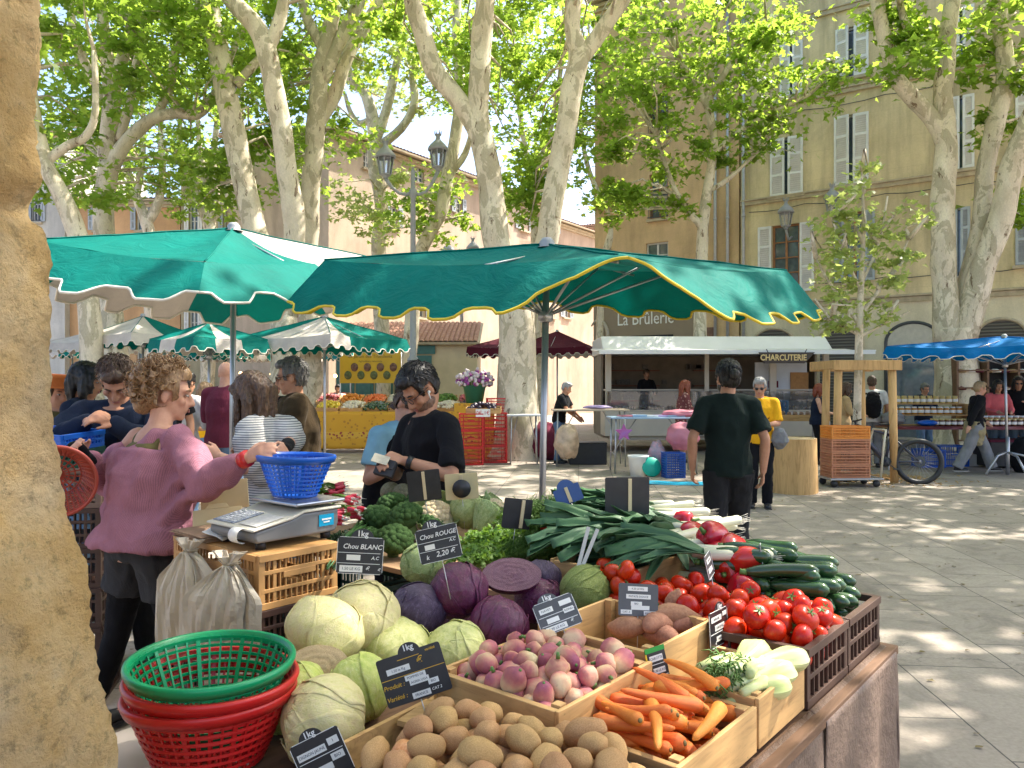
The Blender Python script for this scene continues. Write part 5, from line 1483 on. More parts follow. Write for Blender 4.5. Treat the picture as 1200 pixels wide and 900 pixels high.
for k in range(60):
 ph = math.acos(1 - 1.7 * (k + .5) / 60); a = 2.4 * k; d = V((math.sin(ph) * math.cos(a), math.sin(ph) * math.sin(a), math.cos(ph)))
 art.sph(d * .85, (.28, .28, .12), 8, 0, d.to_track_quat('Z', 'Y').to_matrix())
artm = art.mesh('artichoke', [m_veg('artichoke_skin', [(.3, (.16, .16, .08)), (.6, (.26, .24, .14)), (.8, (.34, .26, .22))], 9, .6, .3, 40, .1)])
for px, py, lab in ((472, 579, 'artichoke in front of the man in the black T-shirt'), (458, 577, 'purplish artichoke left of its neighbour, in front of the man in black')):
 put('artichoke', artm, lab, 'artichoke', G(px, py, 1.05), .058, 'artichokes at the back of the stall', (.4, .2, U(0, 5)))
# ------------------------------------------------------------------ price signs
slate = mat('slate_board', (.022, .022, .025), .4, .35, 14, spec=.5)
slate_grey = mat('grey_board', (.085, .085, .09), .35, .2, 9)
chalk = mat('chalk_white', (.78, .78, .76), .7, .05)
label_white = mat('label_strip', (.78, .77, .73), .55, .04)
ink = mat('printed_ink', (.05, .05, .06), .6, .1)
gold_ink = mat('gold_ink', (.65, .38, .03), .5, .1)
clip_wood = mat('pale_clip', (.62, .50, .30), .55, .1)
cream_board = mat('cream_board', (.60, .50, .28), .6, .08)
wire = mat('wire_pick', (.5, .5, .5), .3, .1, metal=.6)
def sign(label, p, w, h, yaw=0, roll=0, tilt=0, items=(), tab=None, lines=(), board=None, border=chalk, pick=.12, tabx=0, fs=1.0, rules=(), group='price signs', tabr=.25, clip=False):
 rt = thing('price_sign', label, 'price sign', p, 0, group)
 Mx = Matrix.Translation(p) @ Matrix.Rotation(yaw, 4, 'Z') @ Matrix.Rotation(tilt, 4, 'X') @ Matrix.Rotation(roll, 4, 'Y')
 rt.matrix_world = Mx
 b = MB(); th = .0022; r = .006
 poly = []
 for cx, cz_, a0 in ((w / 2 - r, -h / 2 + r, -90), (w / 2 - r, h / 2 - r, 0), (-w / 2 + r, h / 2 - r, 90), (-w / 2 + r, -h / 2 + r, 180)):
  for k in range(4):
   a = R(a0 + 30 * k); poly.append((cx + r * math.cos(a), cz_ + r * math.sin(a)))
 MF = Matrix.Translation((0, th / 2, 0)) @ Matrix(((1, 0, 0, 0), (0, 0, -1, 0), (0, 1, 0, 0), (0, 0, 0, 1)))
 b.prism(poly, th, MF)
 bo = b.build('board', board or slate, rt)
 if tab:
  t = MB(); tr = tabr * w
  t.prism([(tabx + tr * math.cos(math.pi * k / 14), h / 2 - .003 + tr * .85 * math.sin(math.pi * k / 14)) for k in range(15)], th * .8, MF)
  to_ = t.build('tab', board or slate, rt)
  text('lettering', tab, tr * .72, chalk, to_, loc=(tabx, -.0017, h / 2 + tr * .31), ext=.0003, bold=tr * .012)
 if border:
  f = MB(); e = .0012
  for z in (-h / 2, h / 2): f.box((0, -th / 2 - .0003, z), (w - 2 * r, .0012, e))
  for x in (-w / 2, w / 2): f.box((x, -th / 2 - .0003, 0), (e, .0012, h - 2 * r))
  f.build('border', border, bo)
 for z, c, x0, x1 in rules:
  f = MB(); f.box(((x0 + x1) / 2 * w, -th / 2 - .0004, z * h), ((x1 - x0) * w, .0008, .0014)); f.build('rule_line', c, bo)
 for it in items:
  s, x, z, size, kind = it
  if kind == 'strip':
   ww = size[1] * w; hh = size[0] * h
   f = MB(); f.box((x * w, -th / 2 - .0006, z * h), (ww, .0008, hh)); so = f.build('label_strip', label_white, bo)
   if s:
    t = text('lettering', s, hh * .62, ink, so, loc=(x * w, -th / 2 - .0014, z * h), ext=.0001)
    k = t.dimensions.x
    if k > ww * .92: t.scale = (ww * .92 / k, 1, 1)
  else:
   t = text('lettering', s, size * h, {'w': chalk, 'y': gold_ink}[kind], bo, loc=(x * w, -th / 2 - .001, z * h), ext=.0002, shear=.22, bold=size * h * .012)
 if pick:
  f = MB(); f.tube([(0, .002, -h / 2 + .01), (0, .002, -h / 2 - pick)], .0015, 5); f.build('pick', wire, rt)
 if clip:
  f = MB(); f.box((clip if clip is not True else 0, -.004, .0), (.014, .006, h * .92)); f.build('clip', clip_wood, rt, bev=.001)
 return rt
R_ = R
sign('black price sign handwritten Chou blanc, standing on the creamy white cabbage', W(422, 651, 2.32), .138, .108, R_(2), R_(3), R_(-6), tab='1kg', tabx=.004,
  items=[('Chou BLANC', .04, .24, .19, 'w'), ('', -.14, -.06, (.15, .30), 'strip'), ('A.C', .33, -.06, .13, 'w'), ('1.50 LE KG', -.18, -.37, (.18, .50), 'strip'), ('€', .18, -.36, .16, 'w'), ('€', .43, -.38, .12, 'w')], rules=((.07, chalk, -.48, .44), (-.22, chalk, -.48, .44)))
sign('black price sign handwritten Chou rouge 2,20, standing above the red cabbages', W(514, 637, 2.38), .132, .104, R_(-6), R_(-14), R_(-8), tab='1kg', tabx=-.01,
  items=[('Chou ROUGE', .02, .27, .19, 'w'), ('', -.22, -.05, (.15, .24), 'strip'), ('A.C', .34, .03, .12, 'w'), ('k', -.32, -.34, .18, 'w'), ('2,20 €', .12, -.30, .22, 'w')], rules=((.10, chalk, -.48, .44), (-.16, chalk, -.48, .44)))
sign('shiny grey price sign tilted over the turnips with four white strips', W(653, 720, 2.12), .115, .092, R_(-8), R_(-24), R_(-38), board=slate_grey, tab='1kg', tabx=-.012,
  items=[('NAVET', -.22, .22, (.16, .34), 'strip'), ('', .28, .28, (.16, .30), 'strip'), ('', -.14, -.12, (.15, .30), 'strip'), ('ROND', .30, .02, (.15, .26), 'strip'), ('2.90 LE KG', -.12, -.38, (.17, .52), 'strip'), ('€', .28, -.34, .15, 'w')], rules=((.04, chalk, -.45, .45), (-.24, chalk, -.45, .45)))
sign('plain dark grey price sign with five white strips above the sweet potatoes', W(748, 703, 2.25), .118, .092, R_(5), R_(4), R_(-12), board=slate_grey, border=None, tabx=0,
  items=[('4.20 LE KG', -.02, .34, (.14, .50), 'strip'), ('PATATE DOUCE', .0, .10, (.14, .62), 'strip'), ('BIO', -.05, -.12, (.13, .28), 'strip'), ('', .05, -.24, (.13, .46), 'strip'), ('CAT. 2', -.30, -.38, (.13, .28), 'strip'), ('ESPAGNE', .30, -.40, (.13, .32), 'strip')])
sign('black price sign clipped to the sweet potato crate above the fennel', S(.315, .245, .915), .115, .10, YAW, R_(0), R_(-3), tab='1kg', tabx=.01,
  items=[('FENOUIL', -.12, .28, (.15, .56), 'strip'), ('', .34, .34, (.12, .22), 'strip'), ('3.50 LE KG', .05, .02, (.16, .52), 'strip'), ('FRANCE', .08, -.30, (.14, .46), 'strip'), ('€', -.2, -.40, .13, 'w')], rules=((-.12, chalk, -.45, .45),), pick=.03)
cs = sign('small price sign with green top and yellow border above the carrots', W(771, 783, 1.93), .058, .105, R_(22), R_(-8), R_(-10), border=None, tabx=0,
  items=[('CAROTTE', 0, .24, (.14, .66), 'strip'), ('1.90 LE KG', .05, -.05, (.13, .60), 'strip'), ('BIO', -.1, -.35, (.14, .42), 'strip')], rules=((.10, chalk, -.4, .45), (-.18, chalk, -.4, .45)), pick=.05)
f = MB(); f.box((0, -.002, .047), (.058, .0012, .012)); f.build('top_band', mat('sign_green', (.02, .30, .04), .5, .1), cs)
f = MB(); f.box((-.028, -.002, -.006), (.004, .0012, .092)); f.box((0, -.002, -.050), (.05, .0011, .006)); f.build('border', mat('sign_yellow', (.75, .50, .02), .5, .1), cs)
sign('big black price sign with gold lines and euro mark, in front of the potatoes', W(485, 791, 1.80), .158, .112, R_(-4), R_(-19), R_(-8), border=None, tab='1kg', tabx=.004, tabr=.17,
  items=[('1.50 le Kg', -.20, .20, (.12, .36), 'strip'), ('€', .14, .26, .20, 'y'), ('variété', .34, .42, .08, 'y'), ('Produit :', -.33, -.10, .13, 'y'), ('Variété :', -.33, -.34, .13, 'y'), ('POMMES DE', .02, -.02, (.11, .32), 'strip'), ('AGRIA UGA', .06, -.13, (.11, .30), 'strip'), ('BIO', .26, -.22, (.11, .16), 'strip'), ('FRANCE', .04, -.40, (.12, .28), 'strip'), ('CAT 2', .28, -.38, .08, 'w')], rules=((.38, gold_ink, -.18, .16), (.05, gold_ink, -.49, .49)), pick=.06)
sign('black price sign at the bottom edge in front of the cream cabbage', W(378, 889, 1.62), .108, .10, R_(3), R_(-25), R_(-6), tab='1kg', tabx=-.006, tabr=.24,
  items=[('OIGNON JAUNE', -.14, .20, (.15, .58), 'strip'), ('1', .32, .26, (.15, .22), 'strip'), ('BIO', .30, -.06, (.15, .26), 'strip'), ('', -.1, -.2, (.14, .5), 'strip')], rules=((.06, chalk, -.45, .45),), pick=.06)
sign('large black price sign seen from behind with a pale clip, over the leeks', W(735, 581, 3.0), .175, .145, R_(4), 0, 0, border=None, clip=.01, pick=.12)
sign('dark price sign seen from behind in front of the man in black', W(497, 569, 3.5), .15, .14, R_(6), R_(-6), R_(4), border=None, clip=True, pick=.14)
o = sign('cream price sign seen from behind with a black round tab, behind the pale cabbage', W(541, 570, 3.5), .15, .12, R_(3), R_(-4), R_(3), board=cream_board, border=None, clip=True, pick=.14)
f = MB(); f.lathe([(.0, 0), (.042, 0), (.042, .003), (0, .003)], 20, (0, -.004, .035), Matrix.Rotation(R(90), 4, 'X')); f.build('tab', slate, o)
sign('black price sign seen from behind, partly sunk in the dill', W(606, 602, 3.05), .12, .12, R_(20), R_(8), 0, border=None, clip=.02, pick=.1)
o = sign('blue price sign seen from behind with a round top, beside the parasol pole', W(666, 580, 3.1), .11, .07, R_(-4), R_(-22), R_(-10), board=mat('blue_board', (.03, .08, .25), .45, .1), border=None, clip=True, pick=.1, tab='', tabr=.3)
o2 = MB(); o2.prism([(.036 * math.cos(math.pi * k / 14), .03 + .034 * math.sin(math.pi * k / 14)) for k in range(15)], .002, Matrix(((1, 0, 0, 0), (0, 0, -1, 0), (0, 1, 0, 0), (0, 0, 0, 1)))); o2.build('tab', MATS['blue_board'], o)
sign('silver price sign in profile between the tomatoes and the red peppers', W(831, 662, 2.5), .10, .075, R_(65), R_(-4), R_(-12), items=[('TOMATE', 0, .2, (.2, .6), 'strip'), ('', 0, -.2, (.2, .6), 'strip')], board=slate_grey, pick=.08)
sign('silver price sign in profile between the red peppers and the courgettes', W(893, 655, 2.62), .10, .10, R_(72), R_(6), R_(-8), items=[('COURGETTE', 0, .2, (.2, .6), 'strip'), ('', 0, -.2, (.2, .6), 'strip')], board=slate_grey, pick=.1)
cl = MB(); cl.box((-.010, 0, .07), (.012, .006, .17), (0, R(6), 0)); cl.box((.010, .004, .07), (.012, .006, .17), (0, R(14), 0))
tag(cl.build('sign_clip', mat('pale_grey_clip', (.5, .5, .47), .5, .08), loc=W(682, 672, 2.55), rot=(R(-12), R(10), 0)), 'pale grey plastic sign clip sticking out of the yellow green cabbage', 'clip')
# ------------------------------------------------------------------ scale tower
GSC = 'crates stacked under the scale'
for k in range(5):
 plastic_crate('plastic crate in the tower under the scale, %s' % ('tan topmost one', 'dark brown one right below the tan one', 'brown third from the top', 'brown fourth from the top', 'brown lowest on the ground')[k], -.23, .115, 1.74, 2.37, .80 - .2 * k + .001, 1.0 - .2 * k - .001, tan_plastic if k == 0 else darkbrown_plastic, GSC, bars=24, rows=2, top=(k == 0))
sc = thing('weighing_scale', 'grey market scale with steel plate on the tan crate', 'scale', S(-.02, 1.96, 1.0), YAW)
pl_grey = mat('scale_grey', (.16, .165, .17), .45, .1, 5); pl_beige = mat('scale_beige', (.56, .53, .44), .45, .08, 5)
b = MB()
prof_ = [(-.18, .03), (.17, .03), (.185, .06), (.185, .118), (.02, .118), (-.03, .10), (-.185, .072), (-.19, .05)]
b.prism(prof_, .32, Matrix.Translation((0, .16, 0)) @ Matrix(((1, 0, 0, 0), (0, 0, -1, 0), (0, 1, 0, 0), (0, 0, 0, 1))))
b.build('body', pl_grey, sc, bev=.008)
b = MB()
prof_ = [(-.200, .075), (-.198, .083), (-.03, .113), (.025, .130), (.195, .130), (.195, .120), (.02, .120), (-.03, .102)]
b.prism(prof_, .335, Matrix.Translation((0, .1675, 0)) @ Matrix(((1, 0, 0, 0), (0, 0, -1, 0), (0, 1, 0, 0), (0, 0, 0, 1))))
b.build('top_cover', pl_beige, sc, bev=.004)
a_ = math.atan2(.03, .168)
kp = MB(); kp.box((0, 0, 0), (.13, .15, .003)); ko = kp.build('keypad', mat('keypad_blue', (.16, .20, .32), .35, .3, 60, (.45, .48, .52)), sc); ko.matrix_local = Matrix.Translation((-.115, .075, .101)) @ Matrix.Rotation(-a_, 4, 'Y')
kp = MB()
for i in range(7):
 for j in range(5): kp.box((-.05 + .017 * i, -.055 + .026 * j, .0025), (.013, .02, .003))
kp.build('key', mat('keys_pale', (.5, .5, .5), .5, .3, 50), ko)
kp = MB(); kp.box((0, 0, 0), (.12, .12, .002)); ko = kp.build('price_list', mat('list_paper', (.55, .53, .50), .5, .15, 60), sc); ko.matrix_local = Matrix.Translation((-.115, -.085, .1015)) @ Matrix.Rotation(-a_, 4, 'Y')
b = MB(); b.box((.105, .0, .150), (.23, .32, .014)); b.box((.105, 0, .138), (.05, .05, .02)); b.build('weighing_plate', mat('steel_plate', (.36, .38, .42), .28, .15, 4, metal=.85), sc, bev=.005)
st = MB(); st.box((.125, -.1622, .080), (.07, .002, .045)); so = st.build('sticker', mat('sticker_blue', (.0, .30, .52), .4, .05), sc)
st = MB(); st.box((.125, -.1640, .084), (.045, .001, .006)); st.box((.125, -.1640, .073), (.03, .001, .005)); st.build('sticker_lines', label_white, so)
for sx in (-.14, .15):
 for sy in (-.12, .12):
  b = MB(); b.lathe([(.02, 0), (.02, .03)], 10, (sx, sy, .001), cap=True); b.build('foot', black_plastic, sc)
b = MB()
def pr(u, v): a = -1.9 + u * 4.2; return V((-.192 - .008 - .026 * math.cos(a), -.10 + .06 * v, .055 + .028 * math.sin(a)))
b.sheet(pr, 14, 2, .001); b.build('paper_roll', label_white, sc)
b = MB()
for k in range(7): b.box((U(-.006, .006), U(-.006, .006), .003 + k * .0034), (.17, .26, .0028), (U(-.01, .01), U(-.02, .02), U(-.06, .06)))
kraft = mat('kraft_paper', (.33, .21, .13), .75, .15, 12)
tag(b.build('paper_bag_pile', kraft, loc=S(-.16, 2.22, 1.001), rot=(0, 0, YAW)), 'flat pile of brown kraft paper bags on the tan crate beside the scale', 'paper bags')
b = MB(); b.sheet(lambda u, v: ((u - .5) * .07, (v - .5) * .1, .02 * u * u + .004 * math.sin(v * 5)), 6, 6, .0008)
tag(b.build('receipt', label_white, loc=S(-.19, 2.09, 1.03), rot=(R(20), 0, YAW + .4)), 'small white receipt lying on the paper bags by the scale', 'paper')
def m_paperbag():
 n = NT('bag_paper'); v = n.co()
 c = n.ramp(n.noise(v, 5, 4), [(.3, (.50, .44, .35)), (.7, (.60, .54, .44))])
 return n.finish(c, .7, n.noise(v, 12, 5, .6), bstr=.4, bdist=.02, spec=.3)
paperbag = m_paperbag()
def bag_bundle(label, p, rz, seed, H=.44, Wd=.17):
 rg = random.Random(seed)
 rt = thing('bag_bundle', label, 'paper bags', p, rz, 'bundles of bags hanging from the crate tower')
 for k in range(9):
  a0 = rg.uniform(-.9, .9); hh = H * rg.uniform(.55, 1.0); ww = Wd * rg.uniform(.6, 1.15); off = rg.uniform(-.05, .05); sk = rg.uniform(-.35, .35)
  ph = rg.uniform(0, 6)
  def bf(u, v, k=k, hh=hh, ww=ww, off=off, sk=sk, ph=ph):
   z = -v * hh
   wd = .022 + (ww - .022) * min(1, v * 2.6) ** .7
   x = (u - .5) * wd * 1.25 + off * min(1, v * 2.5) + sk * v * hh * .35
   tri = abs(((u * 3 + ph + v * .8) % 1) - .5)
   y = -.012 - k * .0075 + tri * .035 * (1.1 - .5 * v) - .028 * math.sin(v * 2.6) + .010 * noise.noise(V((u * 3, v * 4, k + seed)))
   return V((x, y, z))
  b = MB(); b.sheet(bf, 12, 14, .001, smooth=False); b.build('bag', paperbag, rt)
 b = MB()
 for k in range(11):
  a = k * .6; d = V((math.sin(a * 1.9) * .035, -.03 + math.cos(a * 2.3) * .03, .035 + .02 * math.sin(k * 2.1)))
  b.sheet(lambda u, v, d=d, k=k: V((d.x * v * 1.2 + (u - .5) * (.02 + .035 * v), -.03 + (d.y + .03) * v + .008 * math.sin(u * 6 + k), d.z * v - .005)), 5, 4, .001, smooth=False)
 b.build('gathered_neck', paperbag, rt)
 b = MB(); b.tube([(.02 * math.cos(t), -.03 + .02 * math.sin(t), .0) for t in [k * .7 for k in range(9)]], .003, 5, close=True); b.tube([(0, -.02, 0), (0, .005, .04)], .0015, 4); b.build('string', mat('string', (.4, .32, .2), .8, .1), rt)
 return rt
bag_bundle('bundle of beige paper bags hanging at the left corner of the crate tower', S(-.262, 2.14, .975), YAW - R(90) + R(25), 4, .46, .19)
bag_bundle('bundle of beige paper bags hanging nearest the cabbages, right of the other bundle', S(-.262, 1.86, .965), YAW - R(90) + R(35), 9, .46, .19)
def basket_mb(rt_, rb, h, rings=9, ribs=40, solid=.0, lip=.012):
 b = MB()
 def rad(z): return rb + (rt_ - rb) * (z / h) ** .85
 for k in range(rings):
  z = h * (k + .4) / rings; r = rad(z)
  b.lathe([(r - .0018, z - .0034), (r + .0018, z - .0034), (r + .0018, z + .0034), (r - .0018, z + .0034), (r - .0018, z - .0034)], 48, smooth=False)
 for k in range(ribs):
  a = 2 * math.pi * k / ribs; c, s_ = math.cos(a), math.sin(a)
  w2 = .010 if k % 4 == 0 else .005
  p0, p1 = rad(0), rad(h)
  b.bar((p0 * c, p0 * s_, .0), (p1 * c, p1 * s_, h - .005), w2, .004, up=(c, s_, 0))
 b.lathe([(rt_ - .003, h - .022), (rt_ + .004, h - .024), (rt_ + lip, h - .004), (rt_ + lip * .8, h + .003), (rt_ - .001, h + .003), (rt_ - .003, h - .022)], 56)
 for r in (.25, .5, .75, 1): b.lathe([(rb * r - .006, .0), (rb * r, .0), (rb * r, .004), (rb * r - .006, .004), (rb * r - .006, 0)], 36, smooth=False)
 for k in range(18):
  a = 2 * math.pi * k / 18; b.bar((.02 * math.cos(a), .02 * math.sin(a), .002), (rb * math.cos(a), rb * math.sin(a), .002), .006, .003)
 b.lathe([(0, 0), (.3 * rb, 0), (.3 * rb, .004), (0, .004)], 24, smooth=False)
 return b
GBK = 'round plastic baskets'
bxy = V(((247 - 600) / 900 * 1.78, 1.78, 0))
for z, mt_, lab, sc_ in ((.74, red_plastic, 'red plastic basket at the bottom of the stack in front', 1.0), (.775, red_plastic, 'red plastic basket in the middle of the stack, under the green one', 1.0), (.815, green_plastic, 'green plastic basket on top of the stack of red ones', .97)):
 o = basket_mb(.182, .115, .165).build('basket', mt_, loc=bxy + V((0, 0, z)), rot=(R(U(-2, 2)), R(U(-2, 2)), U(0, 1)))
 o.scale = (sc_, sc_, .98); tag(o, lab, 'basket', GBK)
o = basket_mb(.150, .085, .165, 10, 36).build('basket', blue_plastic, loc=S(.09, 1.99, 1.160), rot=(0, R(2), .3)); tag(o, 'blue plastic basket standing on the plate of the scale', 'basket', GBK)
GLP = 'dark crates stacked behind the vendor'
for k in range(6):
 plastic_crate('dark brown crate in the stack left of the vendor, %s' % ('topmost', 'second from the top', 'third from the top', 'fourth from the top', 'fifth from the top', 'lowest on the ground')[k], -.30, .30, -.2, .2, 1.0 - .2 * k + .001, 1.2 - .2 * k - .001, darkbrown_plastic if k else mat('faded_brown_plastic', (.16, .10, .075), .5, .2, 5), GLP, bars=22)
 SKO = COL.objects[-1]; SKO.location = (-2.40, 3.97, 1.0 - .2 * k + .001); SKO.rotation_euler = (0, 0, R(14))
o = basket_mb(.145, .09, .12).build('basket', mat('faded_red_plastic', (.36, .055, .035), .4, .15), loc=W(68, 556, 3.28), rot=(R(100), R(8), R(28))); tag(o, 'faded red basket tipped on its side, bottom towards the camera, left of the vendor', 'basket', GBK)
for k, (dz, mt_, lab) in enumerate(((0, dkgreen_plastic, 'dark green shallow crate under the blue one at the left'), (.09, blue_plastic, 'blue shallow crate tilted on top of the green one at the left'))):
 o = plastic_crate_mb(.46, .34, .09, rows=1, bars=20, hole=False).build('plastic_crate', mt_, loc=V((-2.42, 3.95, 1.215 + dz * .95)), rot=(R(2), R(4), R(-6)), bev=.001); tag(o, lab, 'crate', 'coloured crates')
for k, (px, py, w_, h_, lab) in enumerate(((263, 580, .20, .125, 'cream card standing between the vendor and the scale, upper one'), (255, 612, .20, .12, 'cream card leaning below the other, behind the scale'))):
 b = MB(); b.box((0, 0, 0), (w_, .004, h_)); b.prism([(-.05, h_ / 2), (.05, h_ / 2), (.035, h_ / 2 + .02), (-.035, h_ / 2 + .02)], .003, Matrix(((1, 0, 0, 0), (0, 0, -1, 0), (0, 1, 0, 0), (0, 0, 0, 1))))
 tag(b.build('card', cream_board, loc=W(px, py, 3.35 - .1 * k), rot=(R(-8 - 14 * k), R(-5), R(10)), bev=.001), lab, 'card')
a, c = G(395, 893, .80), G(502, 836, .80)
b = MB(); b.bar(a, c, .012, .07); tag(b.build('wooden_plank', crate_wood), 'loose poplar plank between the cabbages and the potatoes', 'plank')
a, c = G(478, 850, .83), G(540, 806, .83)
b = MB(); b.bar(a, c, .06, .012); tag(b.build('wooden_plank', crate_wood), 'short thin poplar plank under the big price sign', 'plank')
b = MB(); b.box((0, 0, 0), (.5, .42, .004)); tag(b.build('pale_sheet', mat('pale_sheet', (.50, .43, .38), .6, .1, 3), loc=S(-1.05, 1.05, .738), rot=(0, 0, YAW + .1)), 'pale sheet of card on the table beside the red baskets', 'card')
dc = plastic_crate('dark green plastic crate under the raised table, behind the cabbages', .30, .66, 1.30, 1.85, .42, .74, dkgreen_plastic, 'plastic crates', bars=20)
dc = plastic_crate('second dark green plastic crate below the broccoli, near the scale tower', .30, .66, 1.90, 2.45, .42, .74, dkgreen_plastic, 'plastic crates', bars=20)
b = MB(); b.box((0, 0, .24), (.5, 1.2, .48)); tag(b.build('storage_box', mat('dark_box', (.02, .025, .03), .6, .2), loc=S(.62, 1.75, 0), rot=(0, 0, YAW), bev=.01), 'dark storage box on the ground under the raised table', 'box')
o = plastic_crate_mb(.4, .3, .15, rows=1, bars=20, hole=False).build('plastic_crate', red_plastic, loc=S(1.02, 1.15, .882), rot=(0, 0, YAW + .2)); tag(o, 'red plastic crate behind the large black sign at the end of the leeks', 'crate', 'coloured crates')
# ------------------------------------------------------------------ parasols
def m_canvas(name, col, tcol, wr=.5):
 n = NT(name); v = n.co()
 c = n.ramp(n.noise(v, 2.5, 5, .6), [(.3, tuple(x * .8 for x in col)), (.7, tuple(min(1, x * 1.15) for x in col))])
 wn = n.noise(n.co((1, 1, 1.6)), 4, 6, .55, 1.8)
 weave = n.noise(v, 300, 1)
 return n.finish(c, .7, n.math('ADD', wn, n.math('MULTIPLY', weave, .05)), bstr=wr, bdist=.035, spec=.12, transl=.10, tcol=tcol)
cv_green = m_canvas('green_canvas', (.0, .15, .122), (.0, .19, .155))
cv_cream = m_canvas('cream_canvas', (.56, .50, .44), (.30, .26, .22))
cv_blue = m_canvas('blue_canvas', (.0, .145, .42), (.0, .2, .5))
cv_maroon = m_canvas('maroon_canvas', (.075, .008, .018), (.1, .01, .02))
cv_teal = m_canvas('teal_canvas', (.02, .22, .26), (.02, .2, .22))
cv_white = m_canvas('white_canvas', (.60, .60, .58), (.6, .6, .58))
trim_yellow = mat('yellow_trim', (.62, .46, .02), .6, .1)
trim_cream = mat('cream_trim', (.70, .66, .56), .6, .08)
def parasol(name, label, pole, C, apex, panel, drop=.30, flare=.28, scal=.42, sd=.07, trim=None, lift=None, ribs=True, hub=None, group='market parasols', finial=True, pr=.022, fold=.0, pole_base=0.0, nu=30, single=None):
 pole = V(pole); apex = V(apex); C = [V(c) for c in C]; O = V((pole.x, pole.y, 0))
 rt = thing(name, label, 'parasol', O, 0, group)
 mats = panel['mats']; fn_ = panel['fn']
 roof, val, tr = MB(), MB(), MB()
 cen = sum(C, V()) / 4
 for k in range(4):
  A, B_ = C[k], C[(k + 1) % 4]
  outA = (A - cen); outA.z = 0; outA.normalize(); outB = (B_ - cen); outB.z = 0; outB.normalize()
  nrm = ((A + B_) / 2 - cen); nrm.z = 0; nrm.normalize()
  L = (B_ - A).length
  def eave(f, A=A, B_=B_, k=k):
   p = A.lerp(B_, f); p.z -= .05 * math.sin(math.pi * f) * L / 2.4; return p
  nr = 8
  for i in range(nu):
   f0, f1 = i / nu, (i + 1) / nu
   m = fn_(k, (f0 + f1) / 2)
   def rp(u, v, f0=f0, f1=f1):
    e = eave(f0 + (f1 - f0) * v); p = apex.lerp(e, u)
    p.z -= .07 * math.sin(math.pi * u) * math.sin(math.pi * (f0 + (f1 - f0) * v)) * L / 2.4
    p.z += .012 * noise.noise(p * 3.1)
    return p - O
   roof.grid(rp, nr, 1, m)
  def vo(f, A=A, B_=B_, k=k, outA=outA, outB=outB, nrm=nrm):
   o = nrm.lerp(outA, max(0, 1 - f * 2.2) ** 1.4) if f < .5 else nrm.lerp(outB, max(0, 1 - (1 - f) * 2.2) ** 1.4)
   return o
  def lf(f, k=k):
   if not lift: return 0
   return max(lift[k] * math.exp(-(f * L / .38) ** 2), lift[(k + 1) % 4] * math.exp(-((1 - f) * L / .38) ** 2))
  def hem(f, L=L):
   n_ = max(3, round(L / scal)); x = (f * n_) % 1
   w_ = min(1, max(0, (abs(x - .5) * 2 - .28) / .44))
   return w_ * w_ * (3 - 2 * w_)
  def vp(f, g):
   l_ = lf(f); d_ = drop * (1 - l_ * 1.15); e = eave(f); o = vo(f)
   w_ = g * (1 - sd / drop * hem(f) * g) if drop else 0
   w_ = g * (1 - (sd / max(drop, .01)) * hem(f))
   p = e + o * (flare * w_ * (1 - .5 * l_) + .03 * noise.noise(e * 2.3) * g) + V((0, 0, -d_ * w_ - .02 * g * g))
   p += o * .022 * noise.noise(p * 5.5) * g + V((0, 0, .012 * noise.noise(p * 4))) * g
   return p - O
  for i in range(nu * 2):
   f0, f1 = i / (nu * 2), (i + 1) / (nu * 2)
   m = fn_(k, (f0 + f1) / 2)
   val.grid(lambda u, v, f0=f0, f1=f1: vp(f0 + (f1 - f0) * v, u), 5, 1, m)
  if trim is not None:
   tr.tube([vp(i / 60, 1.0) + V((0, 0, -.004)) for i in range(61)], .009 if drop > .2 else .008, 5, 0, True, 1.0)
 ro = roof.build('canopy', mats, rt)
 sm_ = MB()
 for k in range(4):
  sm_.tube([apex.lerp(C[k], i / 10) - O + V((0, 0, .004 + .012 * noise.noise(apex.lerp(C[k], i / 10) * 3.1))) for i in range(11)], .006, 5)
 sm_.build('seam', mats[0], ro)
 val.build('valance', mats, rt)
 if trim is not None: tr.build('trim', trim, rt)
 pl = MB(); lean = V((apex.x - pole.x, apex.y - pole.y, 0))
 pl.tube([(0, 0, pole_base), (lean.x, lean.y, apex.z - .01)], pr, 12); pl.build('pole', grey_metal, rt)
 if finial:
  f = MB(); f.lathe([(.0, .05), (.03, .045), (.05, .02), (.05, -.01), (.07, -.02)], 12, apex - O); f.build('cap', lamp_grey, rt)
 hz = hub if hub is not None else apex.z - .62
 hp = V((lean.x * hz / apex.z, lean.y * hz / apex.z, hz))
 if ribs:
  h = MB(); h.lathe([(.03, -.04), (.05, -.03), (.05, .03), (.03, .04)], 10, hp); h.build('hub', grey_metal, rt)
  for k in range(4):
   for tgt, rr in ((C[k], .013), ((C[k] + C[(k + 1) % 4]) / 2, .010)):
    r = MB(); a = apex - O - V((0, 0, .05)); e = tgt - O - V((0, 0, .035 if rr > .012 else .08))
    r.tube([a, e], rr * .8, 6); ri = r.build('rib', grey_metal, rt)
    s_ = MB(); s_.tube([hp, a.lerp(e, .58)], rr * .75, 6); s_.build('strut', grey_metal, ri)
 return rt
def pn(mats, fn): return dict(mats=mats, fn=fn)
all0 = lambda k, f: 0
N_ = W(724, 299, 3.95); Rr = W(922, 317, 5.3); Ff = W(588, 304, 6.15); Ll = W(380, 305, 5.0)
parasol('market_parasol', 'green parasol with yellow scalloped trim over the vegetable stall', (.18, 5.0, 0), (N_, Rr, Ff, Ll), W(641, 287, 5.0), pn([cv_green], all0), drop=.31, flare=.30, trim=trim_yellow, lift=(.85, 0, 0, 0), hub=2.07, scal=.36, sd=.06)
